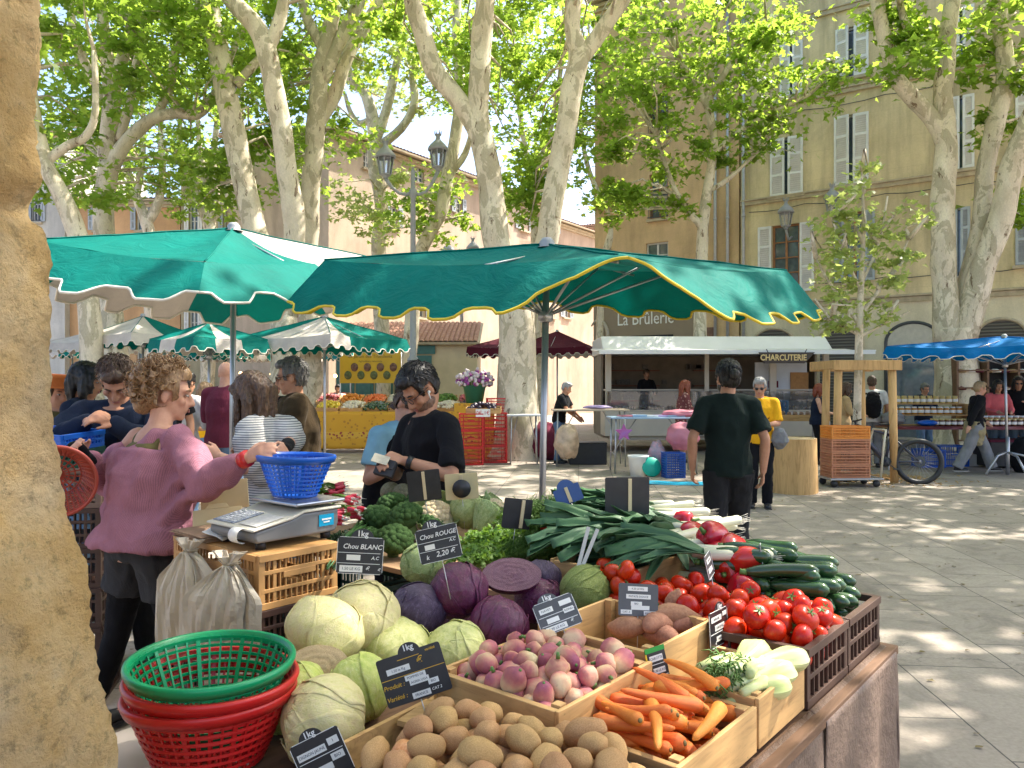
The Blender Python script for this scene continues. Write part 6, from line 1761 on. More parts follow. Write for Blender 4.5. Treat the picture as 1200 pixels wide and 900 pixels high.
N2 = W(240, 307, 4.95); R2 = W(432, 301, 6.7); F2 = W(276, 340, 7.0); L2 = W(42, 281, 5.2)
parasol('market_parasol', 'green parasol with cream panel and cream trim at the left of the stall', W(271, 640, 6.4) * V((1, 1, 0)) if False else V((W(271, 450, 6.0).x, 6.0, 0)), (N2, R2, F2, L2), W(274, 268, 6.0), pn([cv_green, cv_cream], lambda k, f: 1 if (k == 0 and f > .60) or (k == 1 and f < .5) or (k == 2 and .22 < f < .80) else 0), drop=.27, flare=.36, trim=trim_cream, hub=2.33, scal=.40, sd=.075)
b = MB(); b.box((0, 0, 0), (.10, .004, .045));
tag(b.build('logo_patch', slate_grey, loc=W(461, 361, 6.05), rot=(R(20), 0, R(-4))), 'small dark maker patch sewn inside the far valance of the main parasol', 'patch')
# ------------------------------------------------------------------ people
def m_skin(name, col):
 n = NT(name); v = n.co()
 c = n.ramp(n.noise(v, 11, 7, .7), [(.3, tuple(x * q for x, q in zip(col, (.86, .76, .72)))), (.7, tuple(min(1, x * 1.1) for x in col))])
 return n.finish(c, .6, n.noise(v, 160, 3), bstr=.2, bdist=.002, spec=.25)
skin_fair = m_skin('skin_fair', (.56, .32, .225)); skin_tan = m_skin('skin_tan', (.46, .245, .155)); skin_olive = m_skin('skin_olive', (.40, .215, .135))
def m_fabric(name, col, wr=.4, sc=9, weave=350, rough=.85, var=.15, extra=None):
 n = NT(name); v = n.co()
 c = n.ramp(n.noise(v, 5, 5), [(.3, tuple(x * (1 - var) for x in col)), (.7, tuple(min(1, x * (1 + var)) for x in col))])
 if extra: c = extra(n, v, c)
 h = n.math('ADD', n.noise(n.co((1, 1, .55)), sc, 5, .55, 1.2), n.math('MULTIPLY', n.noise(v, weave, 1), .12))
 return n.finish(c, rough, h, bstr=wr, bdist=.03, spec=.06, sheen=.04)
fb_black = m_fabric('black_cotton', (.012, .012, .014)); fb_polo = m_fabric('dark_green_polo', (.012, .020, .018)); fb_navy = m_fabric('navy_cloth', (.014, .020, .038))
fb_jean_black = m_fabric('black_denim', (.022, .022, .024), .4, 12); fb_jeans = m_fabric('blue_denim', (.12, .19, .30), .4, 12); fb_grey = m_fabric('grey_cloth', (.22, .22, .23)); fb_white = m_fabric('white_cotton', (.62, .61, .60)); fb_maroon = m_fabric('maroon_cotton', (.13, .025, .045)); fb_brown = m_fabric('brown_jacket_cloth', (.062, .042, .022)); fb_yellow = m_fabric('yellow_cotton', (.72, .36, .015)); fb_olive = m_fabric('olive_cloth', (.13, .11, .045)); fb_khaki = m_fabric('khaki_cloth', (.30, .25, .14)); fb_tan = m_fabric('tan_wool', (.42, .29, .15)); fb_pink = m_fabric('pink_cotton', (.62, .13, .14)); fb_blue = m_fabric('sky_blue_cotton', (.22, .42, .52)); fb_shorts = m_fabric('charcoal_denim', (.045, .045, .048), .4, 14)
def _knit(n, v, c):
 w_ = n.wave(n.co((1, 1, 1)), 55, 2.5, 'X', 3); sp = n.ramp(n.noise(v, 130, 2, .8), [(.66, 0), (.72, 1)])
 c = n.mix(1, c, n.ramp(w_, [(.2, .82), (.8, 1.1)]), 'MULTIPLY')
 return n.mix(n.math('MULTIPLY', sp, .35), c, (.55, .35, .42))
fb_purple = m_fabric('mauve_knit', (.34, .15, .195), .5, 6, 220, .95, .15, _knit)
def _stripe(n, v, c):
 w_ = n.wave(v, 24, .3, 'Z', 1); return n.mix(n.ramp(w_, [(.70, 0), (.80, 1)]), c, (.10, .11, .13))
fb_stripe = m_fabric('striped_cotton', (.60, .58, .54), .4, 8, 350, .85, .08, _stripe)
def _floral(n, v, c):
 return n.mix(n.ramp(n.voro(v, 16), [(.25, 1), (.36, 0)]), c, (.50, .30, .24))
fb_floral = m_fabric('floral_cloth', (.16, .05, .05), .4, 9, 300, .85, .1, _floral)
def m_hair(name, col, col2):
 n = NT(name); v = n.co((1, 1, .18)); f = n.noise(v, 70, 4, .6, 1.5)
 return n.finish(n.ramp(f, [(.3, col), (.7, col2)]), .45, f, bstr=.5, bdist=.006, spec=.4)
hr_black = m_hair('hair_black', (.006, .005, .005), (.018, .015, .013)); hr_brown = m_hair('hair_brown', (.035, .018, .010), (.09, .05, .028)); hr_blond = m_hair('hair_dark_blond', (.13, .07, .032), (.36, .22, .11)); hr_grey = m_hair('hair_grey', (.17, .16, .15), (.42, .40, .38)); hr_saltpep = m_hair('hair_salt_pepper', (.05, .048, .045), (.20, .19, .18)); hr_red = m_hair('hair_red', (.12, .02, .008), (.30, .07, .025)); hr_balayage = m_hair('hair_balayage', (.035, .02, .012), (.16, .09, .05))
eye_white = mat('eye_white', (.40, .36, .33), .3, .05); lid_skin = mat('eyelid', (.26, .13, .085), .55, .1); lip_m = mat('lips', (.36, .13, .11), .5, .1); lens_dark = mat('dark_lens', (.012, .012, .014), .15, .1)
TORSO_M = [(.86, .155, .105), (.95, .165, .112), (1.08, .145, .102), (1.22, .165, .118), (1.34, .178, .115), (1.42, .150, .092), (1.47, .09, .07)]
TORSO_F = [(.86, .165, .112), (.95, .172, .118), (1.08, .128, .092), (1.22, .148, .112), (1.34, .155, .105), (1.41, .132, .085), (1.46, .078, .062)]
def person(label, loc, face=0, h=1.75, sex='m', lean=0, head=(0, 0), hands=None, elbow=None, top=None, bottom=None, shoes=black_plastic, hair=None, skin=None, feet=None, voxel=.0075, face_detail=True, group='people at the market', glasses=None, beard=None, roll=0, extra=None, fing=True, curl=(.5, .5), build_=1.0):
 skin = skin or skin_tan
 rt = thing('person', label, 'person', loc, R(face), group)
 k = h / 1.75
 inv = (Matrix.Translation(V(loc)) @ Matrix.Rotation(R(face), 4, 'Z')).inverted()
 TR = TORSO_F if sex == 'f' else TORSO_M
 shw = (.165 if sex == 'f' else .19) * build_
 def sp(p):
  p = V(p)
  if p.z <= .95 or not lean: return p
  a = R(lean) * min(1, (p.z - .95) / .28) ** .8
  q = p - V((0, 0, .95)); c, s_ = math.cos(a), math.sin(a)
  return V((p.x, q.y * c - q.z * s_, .95 + q.y * s_ + q.z * c))
 J = {}
 feet = feet or {'L': (.10, .0), 'R': (-.10, .0)}
 for sd, sx in (('L', 1), ('R', -1)):
  J['sh' + sd] = sp((sx * shw, .01, 1.405))
  hp = V((sx * .088, 0, .90))
  f = feet[sd]; f = V((f[0], f[1], f[2] if len(f) > 2 else 0))
  an = V((f.x, f.y + .02, f.z + .085))
  d = an - hp; l1, l2 = .43, .40
  D = min(d.length, .828)
  x = (l1 * l1 - l2 * l2 + D * D) / (2 * D); y = math.sqrt(max(0, l1 * l1 - x * x))
  u = d.normalized(); pole = V((0, -1, 0)); pole = (pole - u * pole.dot(u)).normalized()
  J['hip' + sd], J['kn' + sd], J['an' + sd] = hp, hp + u * x + pole * y, hp + u * D
  J['ft' + sd] = f
  tgt = None
  if hands and sd in hands:
   tgt = hands[sd]
   tgt = (inv @ V(tgt[1])) / k if tgt[0] == 'w' else V(tgt[1])
  if tgt is None: tgt = J['sh' + sd] + V((sx * .07, -.05, -.52))
  S_ = J['sh' + sd]; d = tgt - S_; l1, l2 = .285, .255
  D = min(max(d.length, .12), (l1 + l2) * .995); u = d.normalized()
  x = (l1 * l1 - l2 * l2 + D * D) / (2 * D); y = math.sqrt(max(0, l1 * l1 - x * x))
  pole = V((elbow or {}).get(sd, (sx * .55, .55, -.75))); pole = (pole - u * pole.dot(u)).normalized()
  J['el' + sd], J['wr' + sd] = S_ + u * x + pole * y, S_ + u * D
 Hc = sp((0, -.015, 1.605));
 HM = Matrix.Translation(Hc) @ Matrix.Rotation(R(head[0]), 4, 'Z') @ Matrix.Rotation(R(head[1] + lean), 4, 'X') @ Matrix.Rotation(R(roll), 4, 'Y')
 def hl(p): return HM @ V(p)
 # ---- body
 b = MB()
 def torso(m, e, z0, z1, sc=1.0, ex=0.0):
  pts, rr, aa = [], [], []
  for z, rx, ry in TR:
   if z0 <= z <= z1:
    pts.append(sp((0, 0, z))); rr.append(rx * sc * build_ + e); aa.append((ry * sc * build_ + e) / (rx * sc * build_ + e))
  m.tube(pts, rr, 20, 0, True, aa, up=(0, 1, 0))
 def torso2(m, e, z0, z1, wide=None):
  torso(m, e, z0, z1)
 torso2(b, 0, .85, 1.5)
 for sd, sx in (('L', 1), ('R', -1)):
  b.capsule([J['sh' + sd] + V((-sx * .03, 0, -.005)), J['sh' + sd].lerp(J['el' + sd], .4), J['el' + sd]], [.052 * build_, .045 * build_, .037], 12)
  b.capsule([J['el' + sd], J['el' + sd].lerp(J['wr' + sd], .35), J['wr' + sd]], [.037, .040, .026], 12)
  b.capsule([J['hip' + sd], J['hip' + sd].lerp(J['kn' + sd], .4), J['kn' + sd]], [.088, .075, .052], 12)
  b.capsule([J['kn' + sd], J['kn' + sd].lerp(J['an' + sd], .35), J['an' + sd]], [.052, .053, .034], 12)
  f = J['ft' + sd]; b.capsule([J['an' + sd] + V((0, .02, -.04)), J['an' + sd] + V((0, -.14, -.055))], [.035, .03], 10)
  wr = J['wr' + sd]; d = (wr - J['el' + sd]).normalized()
  side = V((1, 0, 0)) * sx; pn_ = side.cross(d);
  inw = V((-sx * .8, -.15, -.45)); inw = (inw - d * inw.dot(d)).normalized()
  lat = d.cross(inw).normalized()   # across the palm
  if lat.dot(V((0, -1, .3))) < 0: lat = -lat     # thumb side forward/up
  pc = wr + d * .045
  b.capsule([wr - d * .005, pc, wr + d * .085], [.026, .036, .038], 12, 0, .42, up=inw)
  cu = curl[0 if sd == 'L' else 1]
  if fing:
   for q, (off, ln) in enumerate(((.028, .070), (.0095, .079), (-.0095, .074), (-.027, .058))):
    o = wr + d * .080 + lat * off; dd = d
    P = [o]
    for s_, fr in ((.46, .5), (.30, .9), (.24, .8)):
     a = cu * fr * (1 + .08 * q); dd = (dd * math.cos(a) + inw * math.sin(a)).normalized() if s_ != .46 else (d * math.cos(a) + inw * math.sin(a)).normalized()
     inw2 = inw
     P.append(P[-1] + dd * ln * s_ + lat * off * .06)
    b.capsule(P, [.0092, .0088, .008, .007], 8)
   o = wr + d * .022 + lat * .024
   t1 = (d * .75 + lat * .62 + inw * .25).normalized(); t2 = (d * .85 + lat * .15 + inw * .5).normalized()
   b.capsule([o, o + t1 * .040, o + t1 * .040 + t2 * .032], [.0125, .011, .0085], 8)
  else:
   b.capsule([wr + d * .06, wr + d * .13 + inw * .03 * cu, wr + d * .16 + inw * .06 * cu], [.034, .03, .018], 8, 0, .45, up=inw)
   o = wr + d * .022 + lat * .024; b.capsule([o, o + (d * .7 + lat * .6) * .05], [.012, .009], 6)
 b.capsule([sp((0, .012, 1.43)), sp((0, .006, 1.50)), hl((0, .020, -.06))], [.060 if sex == 'f' else .066, .050 if sex == 'f' else .057, .054], 14)
 b.sph(hl((0, .014, .035)), (.074, .095, .092), 22, 0, HM.to_3x3())
 b.sph(hl((0, -.022, -.045)), (.060, .068, .070), 20, 0, HM.to_3x3())
 b.sph(hl((0, -.062, -.092)), (.026, .022, .020), 12, 0, HM.to_3x3())
 b.sph(hl((0, -.070, .030)), (.052, .022, .016), 14, 0, HM.to_3x3())
 for sx in (-1, 1):
  b.sph(hl((sx * .040, -.060, -.022)), (.024, .022, .022), 12, 0, HM.to_3x3())
  b.sph(hl((sx * .077, .012, -.008)), (.009, .019, .032), 10, 0, HM.to_3x3() @ Matrix.Rotation(-sx * .35, 3, 'Z'))
 b.capsule([hl((0, -.084, .018)), hl((0, -.100, -.012)), hl((0, -.108, -.030))], [.010, .012, .0135], 10)
 for sx in (-1, 1): b.sph(hl((sx * .012, -.097, -.033)), .0095, 8)
 b.sph(hl((0, -.083, -.060)), (.024, .012, .012), 10, 0, HM.to_3x3())
 b.v = [tuple(V(p) * k) for p in b.v]
 body = remesh('body', b, voxel, skin, rt, 3)
 # ---- face pieces
 if face_detail:
  for sx in (-1, 1):
   e = MB(); e.sph(hl((sx * .031, -.080, .008)) * k, tuple(c * k for c in (.0135, .0085, .0062)), 12, 0, HM.to_3x3()); e.sph(hl((sx * .031, -.0868, .007)) * k, tuple(c * k for c in (.0058, .0032, .0056)), 10, 1, HM.to_3x3()); e.build('eye', [lid_skin if head[1] > 20 else eye_white, lid_skin if head[1] > 20 else lens_dark], rt)
   e = MB(); e.tube([hl((sx * .014, -.091, .030)) * k, hl((sx * .034, -.089, .036)) * k, hl((sx * .052, -.076, .030)) * k], [.0035 * k, .0045 * k, .002 * k], 6); e.build('eyebrow', (hair or {}).get('mat', hr_brown), rt)
  e = MB(); e.sph(hl((0, -.0945, -.0575)) * k, tuple(c * k for c in (.020, .004, .0045)), 12, 0, HM.to_3x3()); e.sph(hl((0, -.0945, -.0655)) * k, tuple(c * k for c in (.018, .005, .005)), 12, 0, HM.to_3x3()); e.build('lips', lip_m, rt)
 if beard:
  e = MB()
  e.sph(hl((0, -.026, -.060)), (.064, .070, .062), 18, 0, HM.to_3x3()); e.sph(hl((0, -.064, -.096)), (.032, .026, .024), 12, 0, HM.to_3x3())
  e.v = [tuple(V(p) * k) for p in e.v]
  o = remesh('beard', e, .008, beard, rt, 2, .004, 60)
  bp_ = o.data
  HI = HM.inverted()
  kill = [p.index for p in bp_.polygons if (lambda q: q.z > -.045 - .35 * max(0, -q.y - .05) or (abs(q.x) < .024 and q.z > -.070 and q.y < -.07))(HI @ (p.center / k))]
  import bmesh
  bm = bmesh.new(); bm.from_mesh(bp_); bm.faces.ensure_lookup_table(); bmesh.ops.delete(bm, geom=[bm.faces[i] for i in kill], context='FACES'); bm.to_mesh(bp_); bm.free()
 if glasses:
  e = MB()
  for sx in (-1, 1):
   e.lathe([(0, 0), (.021, 0), (.021, .003), (0, .003)] if glasses == 'sun' else [(.019, 0), (.022, 0), (.022, .003), (.019, .003), (.019, 0)], 16, (0, 0, 0), Matrix.Translation(hl((sx * .033, -.098, .008)) * k) @ HM.to_3x3().to_4x4() @ Matrix.Rotation(R(90), 4, 'X') @ Matrix.Diagonal((k, k * .85, k, 1)))
   e.tube([hl((sx * .053, -.094, .014)) * k, hl((sx * .077, -.04, .014)) * k, hl((sx * .080, .012, .012)) * k], .0022 * k, 5)
  e.tube([hl((-.014, -.100, .012)) * k, hl((.014, -.100, .012)) * k], .002 * k, 5)
  e.build('glasses', lens_dark, rt)
 # ---- hair
 if hair:
  e = MB(); st_ = hair.get('style', 'short'); g = hair.get('len', 0)
  HR = HM.to_3x3()
  if st_ in ('short', 'bob', 'long', 'bun', 'curly', 'crop'):
   t = .010 if st_ in ('short', 'crop') else .016
   e.sph(hl((0, .022, .045)), (.076 + t, .094 + t, .092 + t * .9), 24, 0, HR)
   e.sph(hl((0, .040, -.005)), (.072 + t * .8, .070 + t, .075), 20, 0, HR)
   e.sph(hl((0, -.045, .098)), (.058, .045, .030 + t), 16, 0, HR)
  if st_ == 'short':
   e.sph(hl((.01, -.045, .100)), (.060, .050, .032), 16, 0, HR); e.sph(hl((-.01, .0, .118)), (.058, .06, .026), 14, 0, HR)
   for sx in (-1, 1): e.sph(hl((sx * .070, -.022, .035)), (.014, .022, .036), 10, 0, HR)
  if st_ in ('bob', 'long'):
   L = {'bob': .12, 'long': .26}[st_] + g
   dn = lambda p, l: p + V((0, 0, -l))
   for sx in (-1, 1):
    a = hl((sx * .088, -.008, -.02))
    e.capsule([hl((sx * .066, .0, .06)), a, dn(a, L * .6), dn(a, L) + V((-sx * .015, 0, 0))], [.034, .034, .034, .020], 12)
    a = hl((sx * .080, -.055, .03))
    e.capsule([hl((sx * .05, -.045, .10)), a, dn(a, L * .45), dn(a, L * .85)], [.026, .020, .020, .010], 10)
    a = hl((sx * .055, .085, -.03))
    e.capsule([hl((sx * .045, .07, .06)), a, dn(a, L * .6), dn(a, L)], [.045, .042, .036, .022], 12)
   a = hl((0, .098, -.03))
   e.capsule([hl((0, .085, .05)), a, dn(a, L * .6), dn(a, L)], [.05, .046, .04, .024], 12)
  if st_ == 'bun':
   e.sph(hl((.0, .118, .030)), (.044, .040, .044), 16, 0, HR)
  if st_ == 'curly':
   rg = random.Random(3)
   for q in range(250):
    d = V((rg.gauss(0, 1), rg.gauss(.25, 1), rg.gauss(.2, 1))).normalized()
    if d.y < -.32 and d.z < .75: continue
    if d.z < -.62: continue
    a = V((d.x * .092, .03 + d.y * .112, .035 + d.z * .112))
    ax = V((rg.gauss(0, 1), rg.gauss(0, 1), rg.gauss(0, 1))).normalized(); x_ = ax.cross(d).normalized(); y_ = ax.cross(x_)
    r_ = rg.uniform(.010, .020); P = []
    for w_ in range(9):
     th = w_ * .8; P.append(hl(a + d * (.006 * w_ * .5) + x_ * (r_ * math.cos(th)) + y_ * (r_ * math.sin(th)) + ax * (w_ - 4) * .004))
    e.tube(P, [.004, .006, .0065, .0065, .0065, .006, .005, .004, .002], 5)
   e.sph(hl((0, .115, .075)), (.062, .05, .058), 14, 0, HR); e.sph(hl((0, .10, -.055)), (.055, .045, .045), 14, 0, HR)
  e.v = [tuple(V(p) * k) for p in e.v]
  if st_ == 'curly':
   base_ = MB();
   ho = remesh('hair', e, .0055, hair['mat'], rt, 1, .002, 70)
  else:
   ho = remesh('hair', e, max(.0065, voxel * .9), hair['mat'], rt, 3, hair.get('wr', .009), 40, (1, 1, .3))
  HI = HM.inverted(); me = ho.data
  co = [HI @ (v.co / k) for v in me.vertices]
  import bmesh
  bm = bmesh.new(); bm.from_mesh(me); bm.verts.ensure_lookup_table()
  kill = []
  fr = hair.get('front', .062)
  for v_, q in zip(bm.verts, co):
   inface = q.y < -.050 and q.z < fr + .0 and abs(q.x) < .074 and st_ not in ('long', 'bob')
   if st_ in ('long', 'bob'): inface = q.y < -.045 and q.z < fr and abs(q.x) < .050
   if st_ in ('short', 'crop', 'bun') and q.z < -.02 and q.y < .02: inface = True
   if st_ in ('short', 'crop', 'bun', 'curly') and abs(q.x) > .060 and -.05 < q.z < .022 and -.02 < q.y < .035: inface = True
   if inface: kill.append(v_)
  bmesh.ops.delete(bm, geom=kill, context='VERTS'); bm.to_mesh(me); bm.free()
 if hair and face_detail and voxel < .01:
  e = MB(); st_ = hair.get('style', 'short'); rg = random.Random(5)
  for q in range(520 if st_ != 'curly' else 420):
   d = V((rg.gauss(0, 1), rg.gauss(.15, 1), rg.gauss(.35, 1))).normalized()
   if st_ == 'curly':
    if (d.y < -.30 and d.z < .72) or d.z < -.6 or (abs(d.x) > .75 and d.y < .1 and d.z < .1): continue
    a = V((d.x * .108, .03 + d.y * .128, .035 + d.z * .130))
    ax = V((rg.gauss(0, 1), rg.gauss(0, 1), rg.gauss(0, 1))).normalized(); x_ = ax.cross(d).normalized(); y_ = ax.cross(x_)
    r_ = rg.uniform(.006, .015)
    e.tube([hl(a + d * (.0035 * w_) + x_ * (r_ * math.cos(w_ * .9)) + y_ * (r_ * math.sin(w_ * .9)) + ax * (w_ - 3) * .004) for w_ in range(8)], [.0022] * 7 + [.0008], 4, cap=False)
   else:
    if st_ in ('long', 'bob'): continue
    if d.z < .12 and (d.y < .25 or abs(d.x) > .8): continue
    if d.y < -.55 and d.z < .72: continue
    if d.z < -.35: continue
    a = V((d.x * .087, .022 + d.y * .106, .046 + d.z * .103))
    t_ = V((d.x * .5 + rg.gauss(0, .3), -.9 if d.z > .55 else .25, -.35 - .6 * (d.z < .5))); t_ = (t_ - d * t_.dot(d)).normalized() * rg.uniform(.025, .05)
    e.tube([hl(a - d * .004), hl(a + t_ * .5 + d * .006), hl(a + t_ + d * rg.uniform(-.004, .008))], [.0026, .0024, .0006], 4, cap=False)
  if e.v:
   e.v = [tuple(V(p) * k) for p in e.v]; e.build('hair_strands', hair['mat'], rt)
 # ---- clothes
 if top:
  e = MB(); t = top.get('t', .014); z0 = top.get('z0', .86)
  pts, rr, aa = [], [], []
  for z, rx, ry in [(z0, TR[0][1] * top.get('hem', 1.03), TR[0][2] * top.get('hem', 1.03))] + [q for q in TR if q[0] > z0 + .03]:
   if z > top.get('ztop', 1.50): continue
   loose = top.get('loose', .012) * (1 if z < 1.3 else (.4 if z < 1.40 else 0))
   rx_, ry_ = rx * build_ + t + loose, ry * build_ + t + loose
   pts.append(sp((top.get('shift', 0) * max(0, z - 1.2), 0, z))); rr.append(rx_); aa.append(ry_ / rx_)
  e.tube(pts, rr, 24, 0, True, aa, up=(0, 1, 0))
  sl = top.get('sleeve', 'short'); sr = top.get('sr', .014)
  if top.get('ztop', 1.5) > 1.45 and sl != 'none':
   for sd, sx in (('L', 1), ('R', -1)):
    e.capsule([J['sh' + sd] + V((-sx * .015, 0, .002)), sp((sx * .075, .012, 1.432)), sp((sx * .03, .014, 1.445))], [.062 * build_ + t * .6, .058, .055], 12)
  for sd, sx in (('L', 1), ('R', -1)):
   S_, E_, W_ = J['sh' + sd], J['el' + sd], J['wr' + sd]
   if sl == 'none': continue
   if sd in top.get('skip', ''): continue
   a = S_ + V((-sx * .035, 0, .0))
   if sl == 'short':
    e.sph(S_ + V((-sx * .008, 0, -.004)), .062 * build_ + sr, 14); e.tube([S_, S_.lerp(E_, .38), S_.lerp(E_, top.get('sl', .74))], [.058 * build_ + sr, .052 + sr * 1.2, .052 + sr * 1.5], 14)
   elif sl == 'puff':
    e.capsule([a, S_.lerp(E_, .25), S_.lerp(E_, .6), S_.lerp(E_, .92), S_.lerp(E_, 1.04)], [.07, .095, .105, .092, .06], 16)
   elif sl == 'wing':
    m1 = S_.lerp(E_, .5)
    drop = .10 if sd == 'L' else .0     # bare left shoulder
    s0 = (S_ + V((-sx * .02, 0, -.012))) if not drop else S_.lerp(E_, .42) + V((0, 0, -.01))
    e.capsule([s0, S_.lerp(E_, .6 if drop else .45) + V((0, .0, -.015)), E_ + V((0, .0, -.012)), E_.lerp(W_, .5) + V((0, 0, -.01)), W_ - (W_ - E_) * .22], [.074, .076, .074, .060, .044], 16)
    q = [S_.lerp(E_, .5), S_.lerp(E_, .95)]
    e.capsule([q[0] + V((0, 0, -.06)), q[0].lerp(sp((sx * .14, .02, 1.14)), .55), sp((sx * .13, .02, 1.06))], [.058, .066, .10], 14, 0, .6)
    e.capsule([q[1] + V((0, 0, -.05)), q[1].lerp(sp((sx * .15, .02, 1.05)), .5), sp((sx * .13, .02, 1.0))], [.046, .056, .10], 14, 0, .55)
    if not drop: e.capsule([S_, sp((sx * .06, .03, 1.40)), sp((-sx * .02, .07, 1.34))], [.066, .052, .05], 12)
    else: e.capsule([S_.lerp(E_, .45), sp((sx * .13, .05, 1.26)), sp((sx * .05, .04, 1.24))], [.075, .085, .08], 12)
   else:
    e.capsule([S_ + V((-sx * .01, 0, 0)), S_.lerp(E_, .4), E_, E_.lerp(W_, .5), W_ - (W_ - E_) * .06], [.058 * build_ + sr, .056 + sr, .048 + sr * .9, .044 + sr * .7, .034 + sr * .6], 14)
  if top.get('collar'):
   e.tube([sp((0, .012, 1.42)), sp((0, .012, 1.49))], [.085, .068], 16, 0, True, .95)
  if top.get('hood'):
   e.sph(sp((0, .09, 1.43)), (.11, .05, .06), 14)
  e.v = [tuple(V(p) * k) for p in e.v]
  remesh(top.get('name', 'shirt'), e, max(voxel, .009), top['mat'], rt, 4, top.get('wr', .007) * (1.5 if voxel < .01 else .9), 7, (1, 1, .75), rng.random() * 9)
 if bottom:
  e = MB(); t = bottom.get('t', .012); ln = bottom.get('len', 1.0)
  e.tube([sp((0, 0, .97)), V((0, 0, .93)), V((0, .004, .86))], [TR[1][1] * build_ + t * .6, TR[1][1] * build_ + t, TR[0][1] * build_ + t], 20, 0, True, .70, up=(0, 1, 0))
  for sd, sx in (('L', 1), ('R', -1)):
   H_, K_, A_ = J['hip' + sd], J['kn' + sd], J['an' + sd]
   if bottom.get('skirt'): continue
   if ln >= .99:
    e.tube([H_ + V((0, 0, -.0)), H_.lerp(K_, .4), K_, K_.lerp(A_, .5), A_ + (A_ - K_) * .06], [.100 + t, .086 + t, .064 + t * 1.1, .056 + t * 1.4, .048 + t * 1.6], 14)
   else:
    e.tube([H_ + V((0, 0, .0)), H_.lerp(K_, ln * .6), H_.lerp(K_, ln * 1.1)], [.100 + t, .090 + t, .084 + t * 1.6], 14)
  if bottom.get('skirt'):
   e.tube([V((0, 0, .95)), V((0, 0, .75)), V((0, 0, bottom['skirt']))], [.18, .20, .24], 20, 0, True, .8, up=(0, 1, 0))
  e.v = [tuple(V(p) * k) for p in e.v]
  remesh(bottom.get('name', 'trousers'), e, max(voxel, .010), bottom['mat'], rt, 4, .007, 12, (1, 1, .5), 3)
  if bottom.get('under'):
   e = MB()
   for sd, sx in (('L', 1), ('R', -1)):
    H_, K_, A_ = J['hip' + sd], J['kn' + sd], J['an' + sd]
    e.capsule([H_, H_.lerp(K_, .4), K_, K_.lerp(A_, .35), K_.lerp(A_, .72)], [.092, .080, .058, .058, .046], 12)
   e.v = [tuple(V(p) * k) for p in e.v]
   remesh('leggings', e, .010, bottom['under'], rt, 3, .003)
 for sd, sx in (('L', 1), ('R', -1)):
  A_ = J['an' + sd]; e = MB()
  e.capsule([A_ + V((0, .035, -.05)), A_ + V((0, -.05, -.045)), A_ + V((sx * .008, -.15, -.058))], [.040, .044, .038], 12, 0, .8)
  e.tube([A_ + V((0, .012, -.05)), A_ + V((0, .010, .02))], [.044, .045], 12)
  e.box(A_ + V((sx * .004, -.055, -.079)), (.080, .27, .016), m=1)
  e.v = [tuple(V(p) * k) for p in e.v]; e.build('shoe', [shoes, eye_white if bottom and bottom.get('sole') else black_plastic], rt)
 if extra: extra(rt, J, sp, hl, k)
 return rt
def strap(rt, pts, w_, mt, name='strap', th=.004):
 b = MB(); pts = [V(p) for p in pts]
 b.tube(pts, [w_] * len(pts), 8, 0, True, th / w_); return b.build(name, mt, rt)
# --- vendor in the mauve jumper ------------------------------------------------------------
def vendor_extra(rt, J, sp, hl, k):
 e = MB()
 pts, rr, aa = [], [], []
 for z, rx, ry in TORSO_F:
  if 1.05 <= z <= 1.37: pts.append(sp((0, 0, z))); rr.append(rx + .006); aa.append((ry + .006) / (rx + .006))
 e.tube(pts, rr, 20, 0, True, aa, up=(0, 1, 0))
 for sx in (-1, 1):
  e.capsule([sp((sx * .075, .075, 1.33)), sp((sx * .072, .062, 1.405)), sp((sx * .075, .02, 1.445)), sp((sx * .075, -.05, 1.40))], [.03, .024, .022, .024], 10, 0, .5)
 e.capsule([sp((-.05, .085, 1.34)), sp((.05, .085, 1.34))], [.04, .04], 10)
 e.v = [tuple(V(p) * k) for p in e.v]
 remesh('vest', e, .009, fb_olive, rt, 3, .003)
 for sd in 'L':
  W_, E_ = J['wr' + sd], J['el' + sd]; d = (W_ - E_).normalized()
  e = MB(); e.capsule([W_ - d * .075, W_ - d * .01, W_ + d * .045, W_ + d * .085], [.034, .029, .038, .035], 12, 0, [1, 1, .62, .6]); e.v = [tuple(V(p) * k) for p in e.v]
  remesh('glove', e, .007, fb_black, rt, 2, .002)
 W_, E_ = J['wrR'], J['elR']; d = (W_ - E_).normalized()
 e = MB(); e.tube([(W_ - d * .020) * k, (W_ + d * .014) * k], .036 * k, 14); e.build('bracelet', red_plastic, rt)
VP = V((-1.62, 3.40, 0))
person('woman in a mauve jumper with curly blond hair, reaching over the scale', VP, 152, 1.72, 'f', 9, (-42, -2),
  {'R': ('w', W(288, 538, 3.12)), 'L': ('w', W(98, 533, 3.40))}, {'L': (.8, .3, -.9), 'R': (-.1, .3, -1.2)},
  top=dict(mat=fb_purple, name='jumper', sleeve='wing', ztop=1.36, z0=.92, loose=.055, hem=1.25, wr=.014, t=.02), bottom=dict(mat=fb_shorts, len=.42, name='shorts', under=fb_black, t=.016),
  hair=dict(style='curly', mat=hr_blond, front=.075), skin=skin_fair, feet={'L': (.34, .02), 'R': (-.08, -.05)}, voxel=.007, extra=vendor_extra, curl=(.9, .7), build_=1.0)
